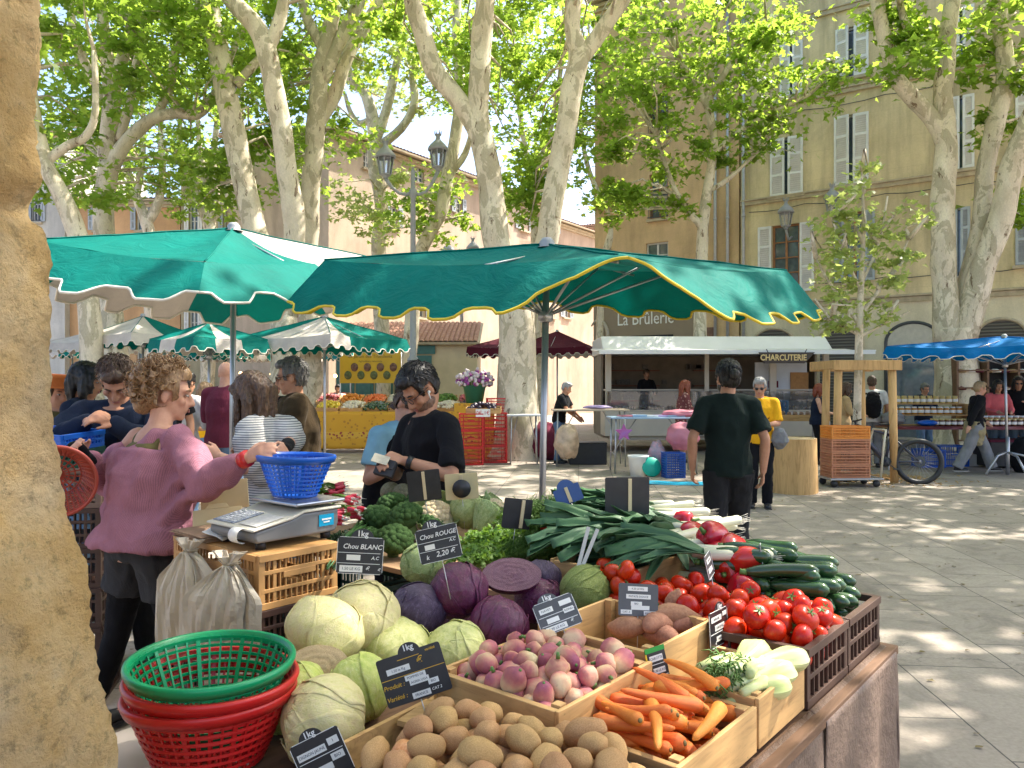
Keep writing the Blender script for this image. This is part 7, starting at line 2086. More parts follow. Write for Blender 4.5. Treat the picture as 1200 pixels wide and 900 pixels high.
# --- customers at the stall -----------------------------------------------------------------------
def navy_extra(rt, J, sp, hl, k):
 strap(rt, [sp((.13, .10, 1.43)) * k, sp((.10, -.03, 1.47)) * k, sp((.04, -.150, 1.34)) * k, sp((-.06, -.165, 1.18)) * k, sp((-.17, -.10, 1.02)) * k], .022 * k, fb_black)
 b = MB(); b.box(sp((.055, -.160, 1.36)) * k, (.04, .01, .028), (0, R(35), 0)); b.build('buckle', grey_metal, rt)
person('man in a navy jacket looking down at his hands, behind the blue crate', V((-2.26, 4.52, 0)), 10, 1.82, 'm', 16, (8, 34),
  {'L': ('w', W(133, 498, 4.02)), 'R': ('w', W(101, 494, 4.02))}, {'L': (.9, .2, -.7), 'R': (-.9, .2, -.7)}, top=dict(mat=fb_navy, name='jacket', sleeve='long', loose=.03, sr=.022, collar=1, wr=.010), bottom=dict(mat=fb_jean_black), hair=dict(style='crop', mat=hr_brown, front=.07), skin=skin_tan, extra=navy_extra, curl=(.9, .9), build_=1.08)
def stripe_extra(rt, J, sp, hl, k):
 strap(rt, [sp((-.02, -.12, 1.2)) * k, sp((-.06, -.06, 1.43)) * k, sp((-.07, .05, 1.43)) * k, sp((-.02, .145, 1.25)) * k, sp((.10, .17, 1.0)) * k], .010 * k, fb_black)
 b = MB(); b.box((.17 * k, .05, .90 * k), (.05, .16, .2)); b.build('handbag', fb_black, rt, bev=.015)
 W_, E_ = J['wrR'], J['elR']; d = (W_ - E_).normalized()
 e = MB(); e.capsule([W_ - d * .13, W_ - d * .02, W_ + d * .07], [.040, .033, .036], 12, 0, [1, 1, .6]); e.v = [tuple(V(p) * k) for p in e.v]; remesh('glove', e, .008, fb_black, rt, 2, .003)
person('woman in a striped puff sleeve top and streaked hair, looking down', V((-1.36, 4.45, 0)), -112, 1.72, 'f', 14, (12, 30),
  {'L': ('w', W(258, 535, 4.15)), 'R': ('w', W(335, 524, 4.15))}, {'L': (.5, .3, -.9), 'R': (-.8, .2, -.6)}, top=dict(mat=fb_stripe, name='blouse', sleeve='puff', loose=.03, z0=.90, wr=.008), bottom=dict(mat=fb_grey, skirt=.62, name='skirt'), hair=dict(style='long', mat=hr_balayage, front=.075), skin=skin_fair, extra=stripe_extra)
def jacket_extra(rt, J, sp, hl, k):
 b = MB(); b.capsule([sp((0, -.06, 1.40)) * k, sp((0, -.125, 1.30)) * k, sp((0, -.14, 1.1)) * k], [.05, .05, .04], 10); b.build('shirt_front', m_fabric('check_shirt', (.10, .09, .08)), rt)
person('older man in a brown jacket and sunglasses with grey hair, standing in profile', V((-1.60, 5.75, 0)), -72, 1.83, 'm', 3, (-8, 6),
  {'L': (None, (.14, -.33, 1.14)), 'R': (None, (-.10, -.34, 1.12))}, None, top=dict(mat=fb_brown, name='jacket', sleeve='long', loose=.035, z0=.80, hem=1.18, sr=.024, collar=1, wr=.010), bottom=dict(mat=fb_olive), hair=dict(style='short', mat=hr_saltpep, wr=.009, front=.075), skin=skin_tan, glasses='sun', extra=jacket_extra, build_=1.05)
def tee_extra(rt, J, sp, hl, k):
 W_, E_ = J['wrL'], J['elL']; d = (W_ - E_).normalized()
 b = MB(); b.tube([(W_ - d * .045) * k, (W_ - d * .018) * k], .033 * k, 14); b.build('wristwatch', black_plastic, rt)
 b = MB(); b.sph(hl((.078, -.004, -.012)) * k, .009, 8); b.tube([hl((.080, -.010, -.012)) * k, hl((.078, -.022, -.045)) * k], .0035, 6); b.build('earphone', white_paint, rt)
person('young man in a black T-shirt looking down at his wallet by the broccoli', V((-.39, 4.15, 0)), -48, 1.75, 'm', 10, (-4, 34),
  {'L': ('w', W(474, 540, 3.86)), 'R': ('w', W(452, 545, 3.94))}, {'L': (.9, .5, -.55), 'R': (-.5, .2, -1)}, top=dict(mat=fb_black, name='t_shirt', sleeve='short', loose=.022, z0=.82, hem=1.08, sr=.010, sl=.86), bottom=dict(mat=fb_black), hair=dict(style='short', mat=hr_black, wr=.007, front=.072), skin=skin_tan, glasses='thin', beard=m_hair('stubble', (.13, .07, .045), (.22, .12, .08)), extra=tee_extra, curl=(1.0, .9), voxel=.0065, build_=.93)
b = MB(); b.box((0, 0, 0), (.10, .03, .085)); b.box((0, -.017, .02), (.09, .006, .05)); tag(b.build('wallet', black_plastic, loc=W(452, 549, 3.83), rot=(R(-30), R(12), R(-15)), bev=.006), 'black wallet held open in the hands of the young man in black', 'wallet')
b = MB(); b.box((0, 0, 0), (.085, .003, .05)); tag(b.build('banknote', mat('banknote', (.5, .46, .34), .6, .2, 40), loc=W(446, 538, 3.82), rot=(R(-40), R(14), R(-12))), 'pale banknote sticking out of the black wallet', 'banknote')
def vestp(rt, J, sp, hl, k):
 e = MB(); torso_ = [(z, rx, ry) for z, rx, ry in TORSO_M if .84 <= z <= 1.44]
 pts = [sp((0, 0, z)) for z, _, _ in torso_]; rr = [rx + .046 for _, rx, _ in torso_]; aa = [(ry + .046) / (rx + .046) for _, rx, ry in torso_]
 e.tube(pts, rr, 20, 0, True, aa, up=(0, 1, 0)); e.v = [tuple(V(p) * k) for p in e.v]
 remesh('waistcoat', e, .011, fb_black, rt, 3, .006)
person('person in a black waistcoat and sky blue T-shirt, hidden behind the young man', V((-.76, 4.75, 0)), 58, 1.66, 'm', 14, (0, 25),
  {'R': ('w', W(464, 545, 4.35)), 'L': ('w', W(470, 545, 4.7))}, {'R': (-.2, .6, -.9)}, top=dict(mat=fb_blue, name='t_shirt', sleeve='short', sl=.72), bottom=dict(mat=fb_black), hair=dict(style='short', mat=hr_brown), skin=skin_fair, extra=vestp)
# --- man in the dark polo, walking away
person('man in a dark green polo shirt and black jeans with a hair bun, walking away', V((1.73, 6.15, 0)), 172, 1.83, 'm', 2, (16, 0),
  {'L': (None, (.265, -.02, .91)), 'R': (None, (-.255, .02, .90))}, {'L': (.5, .8, 0), 'R': (-.5, .8, 0)}, top=dict(mat=fb_polo, name='polo_shirt', sleeve='short', collar=1, loose=.018, z0=.86, sl=.80), bottom=dict(mat=fb_jean_black, t=.014), hair=dict(style='bun', mat=hr_black, front=.07), skin=skin_tan, glasses='thin', beard=hr_black, feet={'L': (.10, .10), 'R': (-.10, -.12)}, curl=(.7, .6), voxel=.0075, build_=.92)
def bag_extra(rt, J, sp, hl, k):
 strap(rt, [sp((.10, -.13, 1.2)) * k, sp((.12, -.05, 1.44)) * k, sp((.12, .06, 1.43)) * k, sp((.16, .10, 1.2)) * k], .014, fb_black)
 b = MB(); b.capsule([V((.24, -.12, 1.02)) * k, V((.25, -.08, .92)) * k, V((.24, -.04, .86)) * k], [.08, .12, .09], 14, 0, .8); remesh('shoulder_bag', b, .012, fb_grey, rt, 2, .01, 14)
person('white-haired man in a yellow T-shirt with a grey shoulder bag', V((3.32, 10.3, 0)), -14, 1.75, 'm', 2, (-8, 10),
  {'L': (None, (.10, -.30, 1.13)), 'R': (None, (-.06, -.30, 1.12))}, None, top=dict(mat=fb_yellow, name='t_shirt', sleeve='short', sl=.9, loose=.02), bottom=dict(mat=fb_black), hair=dict(style='short', mat=hr_grey), skin=skin_tan, glasses='sun', extra=bag_extra, voxel=.010)
def apron_extra(rt, J, sp, hl, k):
 b = MB(); b.tube([V((0, 0, .98)), V((0, .01, .80)), V((.06, .03, .60))], [.19, .21, .20], 18, 0, True, .85, up=(0, 1, 0)); remesh('jacket_tied_at_waist', b, .014, fb_khaki, rt, 2, .02, 9)
person('blond woman in black, khaki jacket round her waist, walking past the honey stall', V((8.62, 14.3, 0)), 84, 1.74, 'f', 7, (0, 4),
  {'L': (None, (.22, -.28, .98)), 'R': (None, (-.22, .20, .92))}, {'L': (.3, .8, 0), 'R': (-.3, .8, -.3)}, top=dict(mat=fb_black, name='top', sleeve='long', loose=.016), bottom=dict(mat=fb_grey, t=.03, sole=1), hair=dict(style='short', mat=m_hair('hair_blond', (.26, .17, .08), (.46, .33, .18)), wr=.008), skin=skin_fair, feet={'L': (.07, -.38, .0), 'R': (-.07, .34, .02)}, extra=apron_extra, voxel=.011, fing=False)
def far(label, px, Y, top_m, hair_=None, face=0, h=1.74, sex='m', sleeve='short', bot=fb_jeans, skin=skin_tan, hands=None, extra=None, head=(0, 6), glasses=None, z=0, lean=4, bottom=None, beard=None):
 return person(label, V(((px - 600) / 900 * Y, Y, z)), face, h, sex, lean, head, hands, None, dict(mat=top_m, sleeve=sleeve, loose=.02), bottom or dict(mat=bot), black_plastic, hair_, skin, None, .0125, Y < 11, 'people at the market', glasses, beard, 0, extra, False)
H = lambda m, s='short': dict(style=s, mat=m)
fwd = {'L': (None, (.14, -.32, 1.10)), 'R': (None, (-.14, -.32, 1.10))}
def backpack(m):
 def f(rt, J, sp, hl, k):
  b = MB(); b.capsule([sp((0, .19, 1.36)) * k, sp((0, .21, 1.2)) * k, sp((0, .19, 1.02)) * k], [.12, .16, .14], 14, 0, .7, up=(0, 1, 0)); remesh('backpack', b, .014, m, rt, 2, .01)
  for sx in (-1, 1): strap(rt, [sp((sx * .11, .14, 1.38)) * k, sp((sx * .11, .0, 1.46)) * k, sp((sx * .12, -.13, 1.3)) * k, sp((sx * .16, .05, 1.1)) * k], .022, m)
 return f
far('man in a pale grey T-shirt with a black backpack behind the wooden stakes', 1022, 15.6, fb_white, H(hr_brown), 160, 1.86, extra=backpack(fb_black), bot=fb_grey)
far('woman in a tan fleece behind the wooden stakes, facing right', 988, 15.2, fb_tan, H(hr_brown, 'bob'), 80, 1.72, 'f', 'long', fb_black, hands=fwd)
far('woman with brown hair in a dark tank top beside the charcuterie sign', 957, 16.2, fb_navy, H(hr_red, 'bob'), 70, 1.70, 'f', 'none', fb_black, skin_fair, hands=fwd)
far('grey-haired vendor in navy behind the rows of honey jars', 1082, 17.2, fb_navy, H(hr_saltpep), 5, 1.72, sleeve='long', hands=fwd, glasses='thin')
far('woman in black with sunglasses at the right edge under the blue parasol', 1193, 15.9, fb_black, H(hr_black, 'bob'), -25, 1.86, 'f', hands={'L': (None, (.10, -.30, 1.22)), 'R': (None, (-.14, -.28, 1.0))}, glasses='sun')
far('dark-haired girl in a pink top beside the woman in sunglasses', 1168, 15.9, fb_pink, H(hr_black, 'bob'), -10, 1.78, 'f', 'long', hands=fwd)
far('red-haired woman in a floral dress at the charcuterie counter', 800, 16.6, fb_floral, H(hr_red, 'long'), 95, 1.78, 'f', 'long', hands=fwd, bottom=dict(mat=fb_floral, skirt=.45, name='skirt'))
far('vendor in black inside the charcuterie trailer', 757, 20.3, fb_black, H(hr_brown, 'bun'), 10, 1.70, 'f', 'long', fb_black, skin_olive, hands=fwd, z=.40)
far('grey-haired man in black T-shirt and jeans bending over a table', 655, 16.4, fb_black, H(hr_grey), 70, 1.76, lean=14, hands={'L': (None, (.14, -.42, .98)), 'R': (None, (-.14, -.42, .98))})
far('bald man in a maroon shirt and jeans seen from behind', 262, 8.6, fb_maroon, H(m_hair('hair_shaved', (.30, .16, .10), (.34, .19, .12)), 'crop') if False else None, 170, 1.92, sleeve='long', hands=fwd, skin=skin_fair)
def tote(rt, J, sp, hl, k):
 b = MB(); b.capsule([V((.16, .13, 1.12)) * k, V((.16, .15, .95)) * k], [.09, .11], 12, 0, .6); remesh('shoulder_bag', b, .013, m_fabric('grey_bag_cloth', (.42, .42, .44)), rt, 2, .01)
 strap(rt, [V((.16, .15, 1.15)) * k, sp((.05, .12, 1.42)) * k, sp((-.02, -.05, 1.47)) * k], .014, fb_grey)
far('person in a white top and jeans with a pale grey bag, seen from behind', 215, 8.8, fb_white, H(hr_black), 165, 1.80, 'f', 'long', hands=fwd, extra=tote)
far('bearded man with black hair above the curly-haired vendor', 188, 8.0, fb_black, H(hr_black), 20, 1.93, beard=hr_black, skin=skin_olive)
far('person with dark hair in navy at the left, behind the man in navy', 91, 5.7, fb_navy, H(hr_black, 'bob'), 100, 1.80, 'm', 'long', hands=fwd)
def cap_(rt, J, sp, hl, k):
 b = MB(); b.lathe([(.155, .055), (.15, .062), (.10, .066), (.095, .13), (.07, .15), (0, .152)], 20, (0, 0, 0), Matrix.Translation(hl((0, 0, 0)) * k) @ Matrix.Rotation(R(6), 4, 'X')); b.build('hat', m_fabric('orange_felt', (.50, .13, .03)), rt)
far('person in an orange hat and olive jacket beside the stone pillar', 62, 6.0, fb_olive, H(hr_brown), 60, 1.70, sleeve='long', hands=fwd, extra=cap_)
far('white-haired person in a pale shirt in the left background crowd', 76, 7.4, fb_white, H(hr_grey), 30, 1.72, sleeve='long')
far('blond shopper with a yellow scarf at the fruit stall in the background', 236, 12, fb_yellow, H(hr_blond, 'bob'), 120, 1.70, 'f', 'long', hands=fwd)
far('shopper in black near the far crates of oranges', 322, 15, fb_black, H(hr_black), 40, 1.72, hands=fwd)
far('dark-haired vendor in white behind the far stall, under the green parasol', 396, 22, fb_white, H(hr_black), 10, 1.72, hands=fwd)
far('shopper in grey with brown hair by the left far stall', 160, 13, fb_grey, H(hr_brown), 140, 1.70)
far('bald shopper in the far left crowd, beside the mottled trunk', 142, 9.5, fb_tan, None, -30, 1.75, hands=fwd)
# ------------------------------------------------------------------ street lamps
def lantern(parent, p, s=1.0):
 b = MB(); n = 8
 b.lathe([(.05, -.42), (.09, -.36), (.14, -.33), (.15, -.30)], n, p, smooth=False)
 for k in range(n):
  a = 2 * math.pi * k / n; b.bar(V(p) + V((.145 * math.cos(a), .145 * math.sin(a), -.31)), V(p) + V((.22 * math.cos(a), .22 * math.sin(a), .12)), .022)
 b.lathe([(.23, .11), (.27, .13), (.26, .19), (.20, .27), (.11, .36), (.07, .40), (.05, .48), (.09, .53), (.06, .55), (0, .56)], 16, p)
 for k in range(6):
  a = k * 1.05; b.tube([V(p) + V((.07 * math.cos(a), .07 * math.sin(a), .52)), V(p) + V((.10 * math.cos(a), .10 * math.sin(a), .64))], [.018, .006], 5)
 o = b.build('lantern', lamp_grey, parent)
 g = MB(); g.lathe([(.135, -.30), (.205, .11)], n, p, smooth=False); g.build('pane', mat('lantern_glass', (.75, .78, .78), .1, .03, trans=.85), o)
 return o
def lamp_post(label, px, Y, zt, lanterns):
 x = (px - 600) / 900 * Y
 rt = thing('street_lamp', label, 'street lamp', (x, Y, 0), 0, 'grey cast iron street lamps')
 b = MB(); b.lathe([(.26, 0), (.26, .25), (.2, .32), (.17, .9), (.12, 1.05), (.11, 2.2), (.15, 2.25), (.15, 2.35), (.085, 2.45), (.065, zt - .35), (.10, zt - .3), (.10, zt - .15), (.06, zt - .1), (.05, zt + .35), (0, zt + .5)], 14)
 b.build('post', lamp_grey, rt)
 for (dx, dy, z) in lanterns:
  a = MB(); P = [V((0, 0, zt - .2))]
  for t in (.25, .5, .75, 1): P.append(V((dx * t, dy * t, zt - .2 + (-.12 * math.sin(t * 3.1)) + (z - .42 - zt + .2) * t ** 2)))
  a.tube(P, [.05, .045, .04, .04, .05], 8); a.build('arm', lamp_grey, rt)
  lantern(rt, V((dx, dy, z)))
lamp_post('double street lamp rising above the green parasols in front of the pink house', 484, 20, 6.9, ((-.70, -.1, 7.45), (.64, .1, 7.70)))
lamp_post('farther double street lamp whose tops show just above the green parasol', 541, 31, 6.3, ((-.55, 0, 7.0), (.45, 0, 7.1)))
for k, (px, py) in enumerate(((928, 262), (981, 246))):
 s_, z_ = fpx(FA, px, py); p = FA['P0'] + FA['e'] * s_
 nrm_ = V((FA['e'].y, -FA['e'].x, 0))
 rt = thing('wall_lantern', ('wall lantern beside the open wooden window', 'wall lantern half hidden by the young tree, on the ochre wall')[k], 'wall lamp', V((p.x, p.y, z_)) + nrm_ * .75, FA['rz'], 'lanterns on the ochre wall')
 lantern(rt, V((0, 0, .1)))
 b = MB(); b.tube([V((0, .72, -.45)), V((0, .3, -.62)), V((0, .0, -.32))], [.035, .035, .045], 8); b.build('bracket', lamp_grey, rt)
# ------------------------------------------------------------------ background parasols
GPB = 'market parasols in the background'
def bgp(label, px0, px1, y_eave, y_apex, Y, cream=lambda k, f: 0, mats=None, rot=20, side=3.0, trim=trim_cream, base=0, drop=.22):
 cx = ((px0 + px1) / 2 - 600) / 900 * Y
 Wd = (px1 - px0) / 900 * Y
 ze = CZ - (y_eave - 455) / 900 * Y; za = CZ - (y_apex - 455) / 900 * Y
 a = R(rot); hd = Wd / 2 / max(abs(math.cos(a)), abs(math.sin(a)), .72)
 hd = Wd / 2 * .92
 C = [V((cx + hd * math.cos(R(-90 + rot + 90 * k)) * (1.0), Y + hd * .9 * math.sin(R(-90 + rot + 90 * k)), ze)) for k in range(4)]
 return parasol('market_parasol', label, (cx, Y, 0), C, (cx, Y, za), pn(mats or [cv_green, cv_cream], cream), drop=drop, flare=.06, scal=.28, sd=.07, trim=trim, group=GPB, nu=20, pr=.025)
half_cream = lambda k, f: 1 if .30 < f < .72 else 0
bgp('green and cream parasol at the far left behind the bearded man', 103, 232, 393, 370, 16, lambda k, f: 1 if (k == 0 and f < .5) or k == 3 else 0, rot=12)
bgp('green and cream parasol in the middle distance left of the main pole', 172, 318, 398, 378, 14, lambda k, f: 1 if .28 < f < .62 else 0, rot=6)
bgp('green and cream parasol behind the man in brown', 275, 486, 397, 371, 15, lambda k, f: 1 if (k == 3 and f > .2) or (k == 0 and f < .22) else 0, rot=16)
bgp('teal parasol far behind the yellow banner', 352, 470, 412, 398, 24, mats=[cv_teal], rot=30)
bgp('small cream parasol far behind at the left', 55, 170, 402, 388, 20, mats=[cv_cream], rot=20)
bgp('small green parasol far behind the striped blouse', 190, 300, 410, 398, 23, rot=30)
bgp('far cream parasol between the trunks', 300, 380, 416, 404, 30, mats=[cv_cream], rot=25)
bgp('maroon parasol left of the central tree trunk', 536, 640, 408, 396, 22, mats=[cv_maroon], rot=35)
bgp('maroon parasol right of the central tree trunk', 590, 716, 408, 388, 24, mats=[cv_maroon, cv_white], cream=lambda k, f: 1 if k == 1 else 0, rot=30)
bgp('green parasol with a cream strip between the main pole and the far trunks', 300, 420, 405, 388, 20, lambda k, f: 1 if .4 < f < .7 else 0, rot=28)
bgp('low green and cream parasol deep in the market behind the maroon shirt', 215, 330, 414, 402, 26, half_cream, rot=14)
bgp('cream and green parasol at the far left edge beside the stone pillar', 40, 130, 410, 396, 25, half_cream, rot=24)
def stall_table(label, x0, x1, Y, D, z, clothm, hang=.6, z0=None, rz=0):
 rt = thing('market_table', label, 'market table', ((x0 + x1) / 2, Y + D / 2, 0), rz, 'market tables')
 L = x1 - x0
 b = MB(); b.box((0, 0, z - .02), (L, D, .03)); b.build('table_top', ply_wood, rt)
 for sx in (-1, 1):
  for sy in (-1, 1):
   b = MB(); b.bar((sx * (L / 2 - .06), sy * (D / 2 - .06), 0), (sx * (L / 2 - .06), sy * (D / 2 - .06), z - .036), .04); b.build('leg', grey_metal, rt)
 if clothm:
  c = MB()
  def cf(u, v):
   s = -L / 2 - .01 + (L + .02) * u; zz = z + .004 - v * hang
   f = .02 * math.sin(s * 11) * min(1, v * 2) + .02 * noise.noise(V((s * 4, v * 2, x0)))
   return V((s, -D / 2 - .015 - f * 1 - .03 * v, zz))
  c.sheet(cf, int(L * 14) + 4, 10, .004)
  c.box((0, 0, z + .001), (L + .02, D + .02, .006))
  c.build('tablecloth', clothm, rt)
 return rt
def m_provencal():
 n = NT('provencal_cloth'); v = n.co()
 sep = n.n('ShaderNodeSeparateXYZ'); n.l(v, sep.inputs[0])
 vo = n.voro(v, 9); motif = n.ramp(vo, [(.22, 1), (.30, 0)])
 c = n.mix(n.math('MULTIPLY', motif, .7), (.72, .36, .025), (.42, .15, .03))
 band = n.ramp(sep.outputs[2], [(.0, 0), (.34, 0), (.36, 1), (.50, 1), (.52, 0)], 'CONSTANT')
 v2 = n.voro(v, 14); b2 = n.ramp(v2, [(.3, (.36, .05, .04)), (.45, (.75, .42, .05))])
 c = n.mix(band, c, b2)
 return n.finish(c, .7, n.noise(v, 8, 4), bstr=.3, bdist=.02)
prov = m_provencal()
stall_table('long table under a yellow patterned cloth behind the young man in black', -4.95, -.75, 19, 1.2, 1.02, prov, .92)
stall_table('shorter table under a yellow patterned cloth behind the striped blouse', -8.6, -5.6, 21, 1.2, .98, prov, .9)
def m_fruit(name, col): return m_veg(name, [(.3, tuple(c * .8 for c in col)), (.7, col)], 8, .4, .05, 30, .15)
FR = dict(orange=m_fruit('orange_peel', (.72, .24, .02)), lemon=m_fruit('lemon_peel', (.72, .50, .03)), red=mv_tomato, dark=m_fruit('aubergine_skin', (.03, .012, .035)), green=mv_courg, cream=m_fruit('pale_root', (.68, .58, .42)), carrot=mv_carrot, pink=m_fruit('pink_radish', (.55, .12, .12)), leaf=mv_celery)
def heap_crate(label, x, y, z, L, D, fruit, r, n, tilt=18, mound=.10):
 rt = thing('produce_crate', label, 'produce crate', (x, y, z), U(-.06, .06), 'crates of produce on the background stalls')
 rt.rotation_euler = (R(tilt), 0, U(-.06, .06))
 b = MB()
 for sy in (-1, 1): b.box((0, sy * D / 2, .06), (L, .012, .11))
 for sx in (-1, 1): b.box((sx * L / 2, 0, .06), (.012, D - .014, .11))
 b.box((0, 0, .008), (L, D, .01)); b.build('box', crate_wood, rt)
 h = MB()
 for k in range(n):
  fx, fy = U(-.46, .46), U(-.44, .44)
  zz = .07 + mound * (1 - (2 * fx) ** 2) * (1 - (2 * fy) ** 2) * 1.0
  if fruit in ('carrot', 'green'):
   a = U(-.5, .5) + 1.4; d = V((math.cos(a), math.sin(a), U(-.1, .1))) * r * 2.4
   h.capsule([V((fx * L, fy * D, zz)) - d, V((fx * L, fy * D, zz)) + d], [r, r * .7], 7)
  else: h.sph((fx * L, fy * D, zz + U(0, .02)), (r, r, r * U(.85, 1.1)), 8)
 o = h.build('fruit_heap', FR[fruit], rt); o['kind'] = 'stuff'
 return rt
items = [(-4.6, 'lemon', .045, 'yellow fruit'), (-4.0, 'cream', .05, 'white onions'), (-3.4, 'green', .035, 'dark courgettes'), (-2.8, 'dark', .05, 'dark aubergines'), (-2.2, 'leaf', .05, 'green lettuces'), (-1.6, 'cream', .05, 'pale turnips'), (-1.05, 'dark', .055, 'purple aubergines')]
for k, (x, f, r, nm) in enumerate(items): heap_crate('tilted wooden crate of %s in the front row of the yellow stall' % nm, x, 19.35, 1.07, .55, .5, f, r, 70, 16)
items = [(-4.75, 'pink', .035, 'pink radishes'), (-4.15, 'orange', .045, 'oranges'), (-3.55, 'carrot', .032, 'bright carrots'), (-2.95, 'cream', .045, 'cream cauliflowers'), (-2.35, 'red', .045, 'tomatoes'), (-1.7, 'leaf', .05, 'leafy greens'), (-1.1, 'pink', .04, 'red onions')]
for k, (x, f, r, nm) in enumerate(items): heap_crate('tilted wooden crate of %s in the back row of the yellow stall' % nm, x, 19.95, 1.24, .55, .5, f, r, 70, 20)
items = [(-8.3, 'lemon', 'lemons'), (-7.7, 'leaf', 'lettuces'), (-7.1, 'red', 'tomatoes'), (-6.5, 'cream', 'pale potatoes'), (-5.9, 'orange', 'oranges')]
for k, (x, f, nm) in enumerate(items):
 heap_crate('crate of %s on the shorter yellow table' % nm, x, 21.5, 1.03, .55, .6, f, .045, 70, 18)
stall_table('counter of mixed fruit far behind, left of the man in brown', -9.5, -5.2, 24, 1.5, 1.15, fb_maroon, .9)
items = [(-9.1, 'orange', 'oranges'), (-8.4, 'red', 'red apples'), (-7.7, 'lemon', 'lemons'), (-7.0, 'orange', 'mandarins'), (-6.3, 'leaf', 'greens'), (-5.6, 'red', 'red peppers')]
for x, f, nm in items: heap_crate('crate of %s on the far counter behind the market' % nm, x, 24.7, 1.2, .62, .8, f, .055, 60, 22)
stall_table('low far counter at the left behind the crowd', -14, -9.8, 23, 1.2, 1.1, fb_maroon, .9)
bx0, bx1 = W(398, 0, 21.2).x, W(470, 0, 21.2).x
bt = thing('banner', 'yellow printed stall banner with pictures in ovals behind the vegetables', 'banner', ((bx0 + bx1) / 2, 21.2, 0), R(-2))
bw = bx1 - bx0; zt_, zb_ = W(0, 411, 21.2).z, W(0, 449, 21.2).z
b = MB(); b.box((0, 0, (zt_ + zb_) / 2), (bw, .012, zt_ - zb_)); b.build('cloth', mat('banner_yellow', (.58, .36, .02), .6, .1, 2), bt)
text('lettering', 'Le Jardin des Truculents', .125, mat('banner_brown', (.12, .08, .02), .6, .1), bt, loc=(0, -.009, zt_ - .16), ext=.001)
text('lettering', 'Agriculture raisonnée', .075, MATS['banner_brown'], bt, loc=(0, -.009, zt_ - .29), ext=.001)
for k in range(8):
 ov = MB(); ov.lathe([(0, 0), (.12, 0), (.12, .006), (0, .006)], 18, (0, 0, 0), Matrix.Translation((-.62 + .18 * k, -.007, zb_ + (.46 if k % 2 else .24) - .02)) @ Matrix.Rotation(R(90), 4, 'X') @ Matrix.Diagonal((.85, 1, 1, 1)))
 ov.build('picture', mat('banner_picture_%s' % ('green', 'brown')[k % 2], ((.10, .12, .04), (.16, .08, .05))[k % 2], .6, .6, 16), bt)
for sx in (-1, 1):
 b = MB(); b.tube([(sx * bw / 2, .03, 0), (sx * bw / 2, .03, zt_)], .018, 6); b.build('post', grey_metal, bt)
GRC = 'red crates stacked beside the yellow stall'
for c_, (px, Yc, yaw_) in enumerate(((552, 16.1, .10), (580, 16.6, .12))):
 x = (px - 600) / 900 * Yc
 for k in range(3):
  o = plastic_crate_mb(.50, .36, .355, bars=16, rows=3).build('plastic_crate', orange_red_plastic if False else red_plastic, loc=(x, Yc, .36 * k + .001), rot=(0, 0, yaw_), bev=.002)
  tag(o, 'red slatted crate, %s of the %s stack beside the yellow stall' % (('lowest', 'middle one', 'topmost')[k], ('left', 'right')[c_]), 'crate', GRC)
o = plastic_crate_mb(.5, .36, .30, bars=16, rows=3).build('plastic_crate', red_plastic, loc=((583 - 600) / 900 * 17.2, 17.3, 1.08), rot=(0, 0, .1)); tag(o, 'red crate set on top behind the aubergine box', 'crate', GRC)
heap_crate('wooden box of aubergines and onions on the red crates with a price card', W(567, 0, 16.2).x, 16.2, 1.085, .72, .34, 'dark', .055, 26, 6)
b = MB(); b.box((0, 0, 0), (.30, .01, .16)); cdo = tag(b.build('price_card', label_white, loc=W(566, 484, 15.95), rot=(0, 0, .1)), 'white price card with red writing on the aubergine box', 'price card')
text('lettering', '0€ 1€', .11, red_plastic, cdo, loc=(0, -.008, 0), ext=.001)
fb = thing('flower_bucket', 'green bucket full of white and purple flowers', 'flower bucket', W(556, 0, 17.6) * V((1, 1, 0)) + V((0, 0, 1.26)))
b = MB(); b.lathe([(0, 0), (.19, 0), (.26, .38), (.275, .39), (.275, .41), (.25, .41), (.18, .03), (0, .03)], 24); b.build('bucket', mat('bucket_green', (.03, .17, .09), .4, .1), fb)
b = MB(); st_ = MB()
for k in range(150):
 d = V((rng.gauss(0, 1), rng.gauss(0, 1), abs(rng.gauss(.3, .8)))).normalized(); p = V((d.x * .42, d.y * .36, .46 + d.z * .30)) * U(.8, 1.05)
 b.sph(p, U(.03, .05), 6, 0 if rng.random() < .7 else 1, None, lambda u: 1 + .3 * noise.noise(u * 4))
 if k % 3 == 0: st_.tube([(p.x * .3, p.y * .3, .3), p], .006, 4)
b.build('blossom', [mat('blossom_white', (.66, .56, .58), .6, .2, 30), mat('blossom_purple', (.30, .06, .26), .6, .2, 20)], fb); st_.build('stems', mv_celery, fb)
b = MB(); b.box((0, 0, .63), (.9, .6, 1.26)); tag(b.build('draped_counter', prov, loc=W(556, 0, 17.6) * V((1, 1, 0)) + V((0, .1, 0)), bev=.01), 'small counter under a yellow cloth carrying the flower bucket', 'counter')
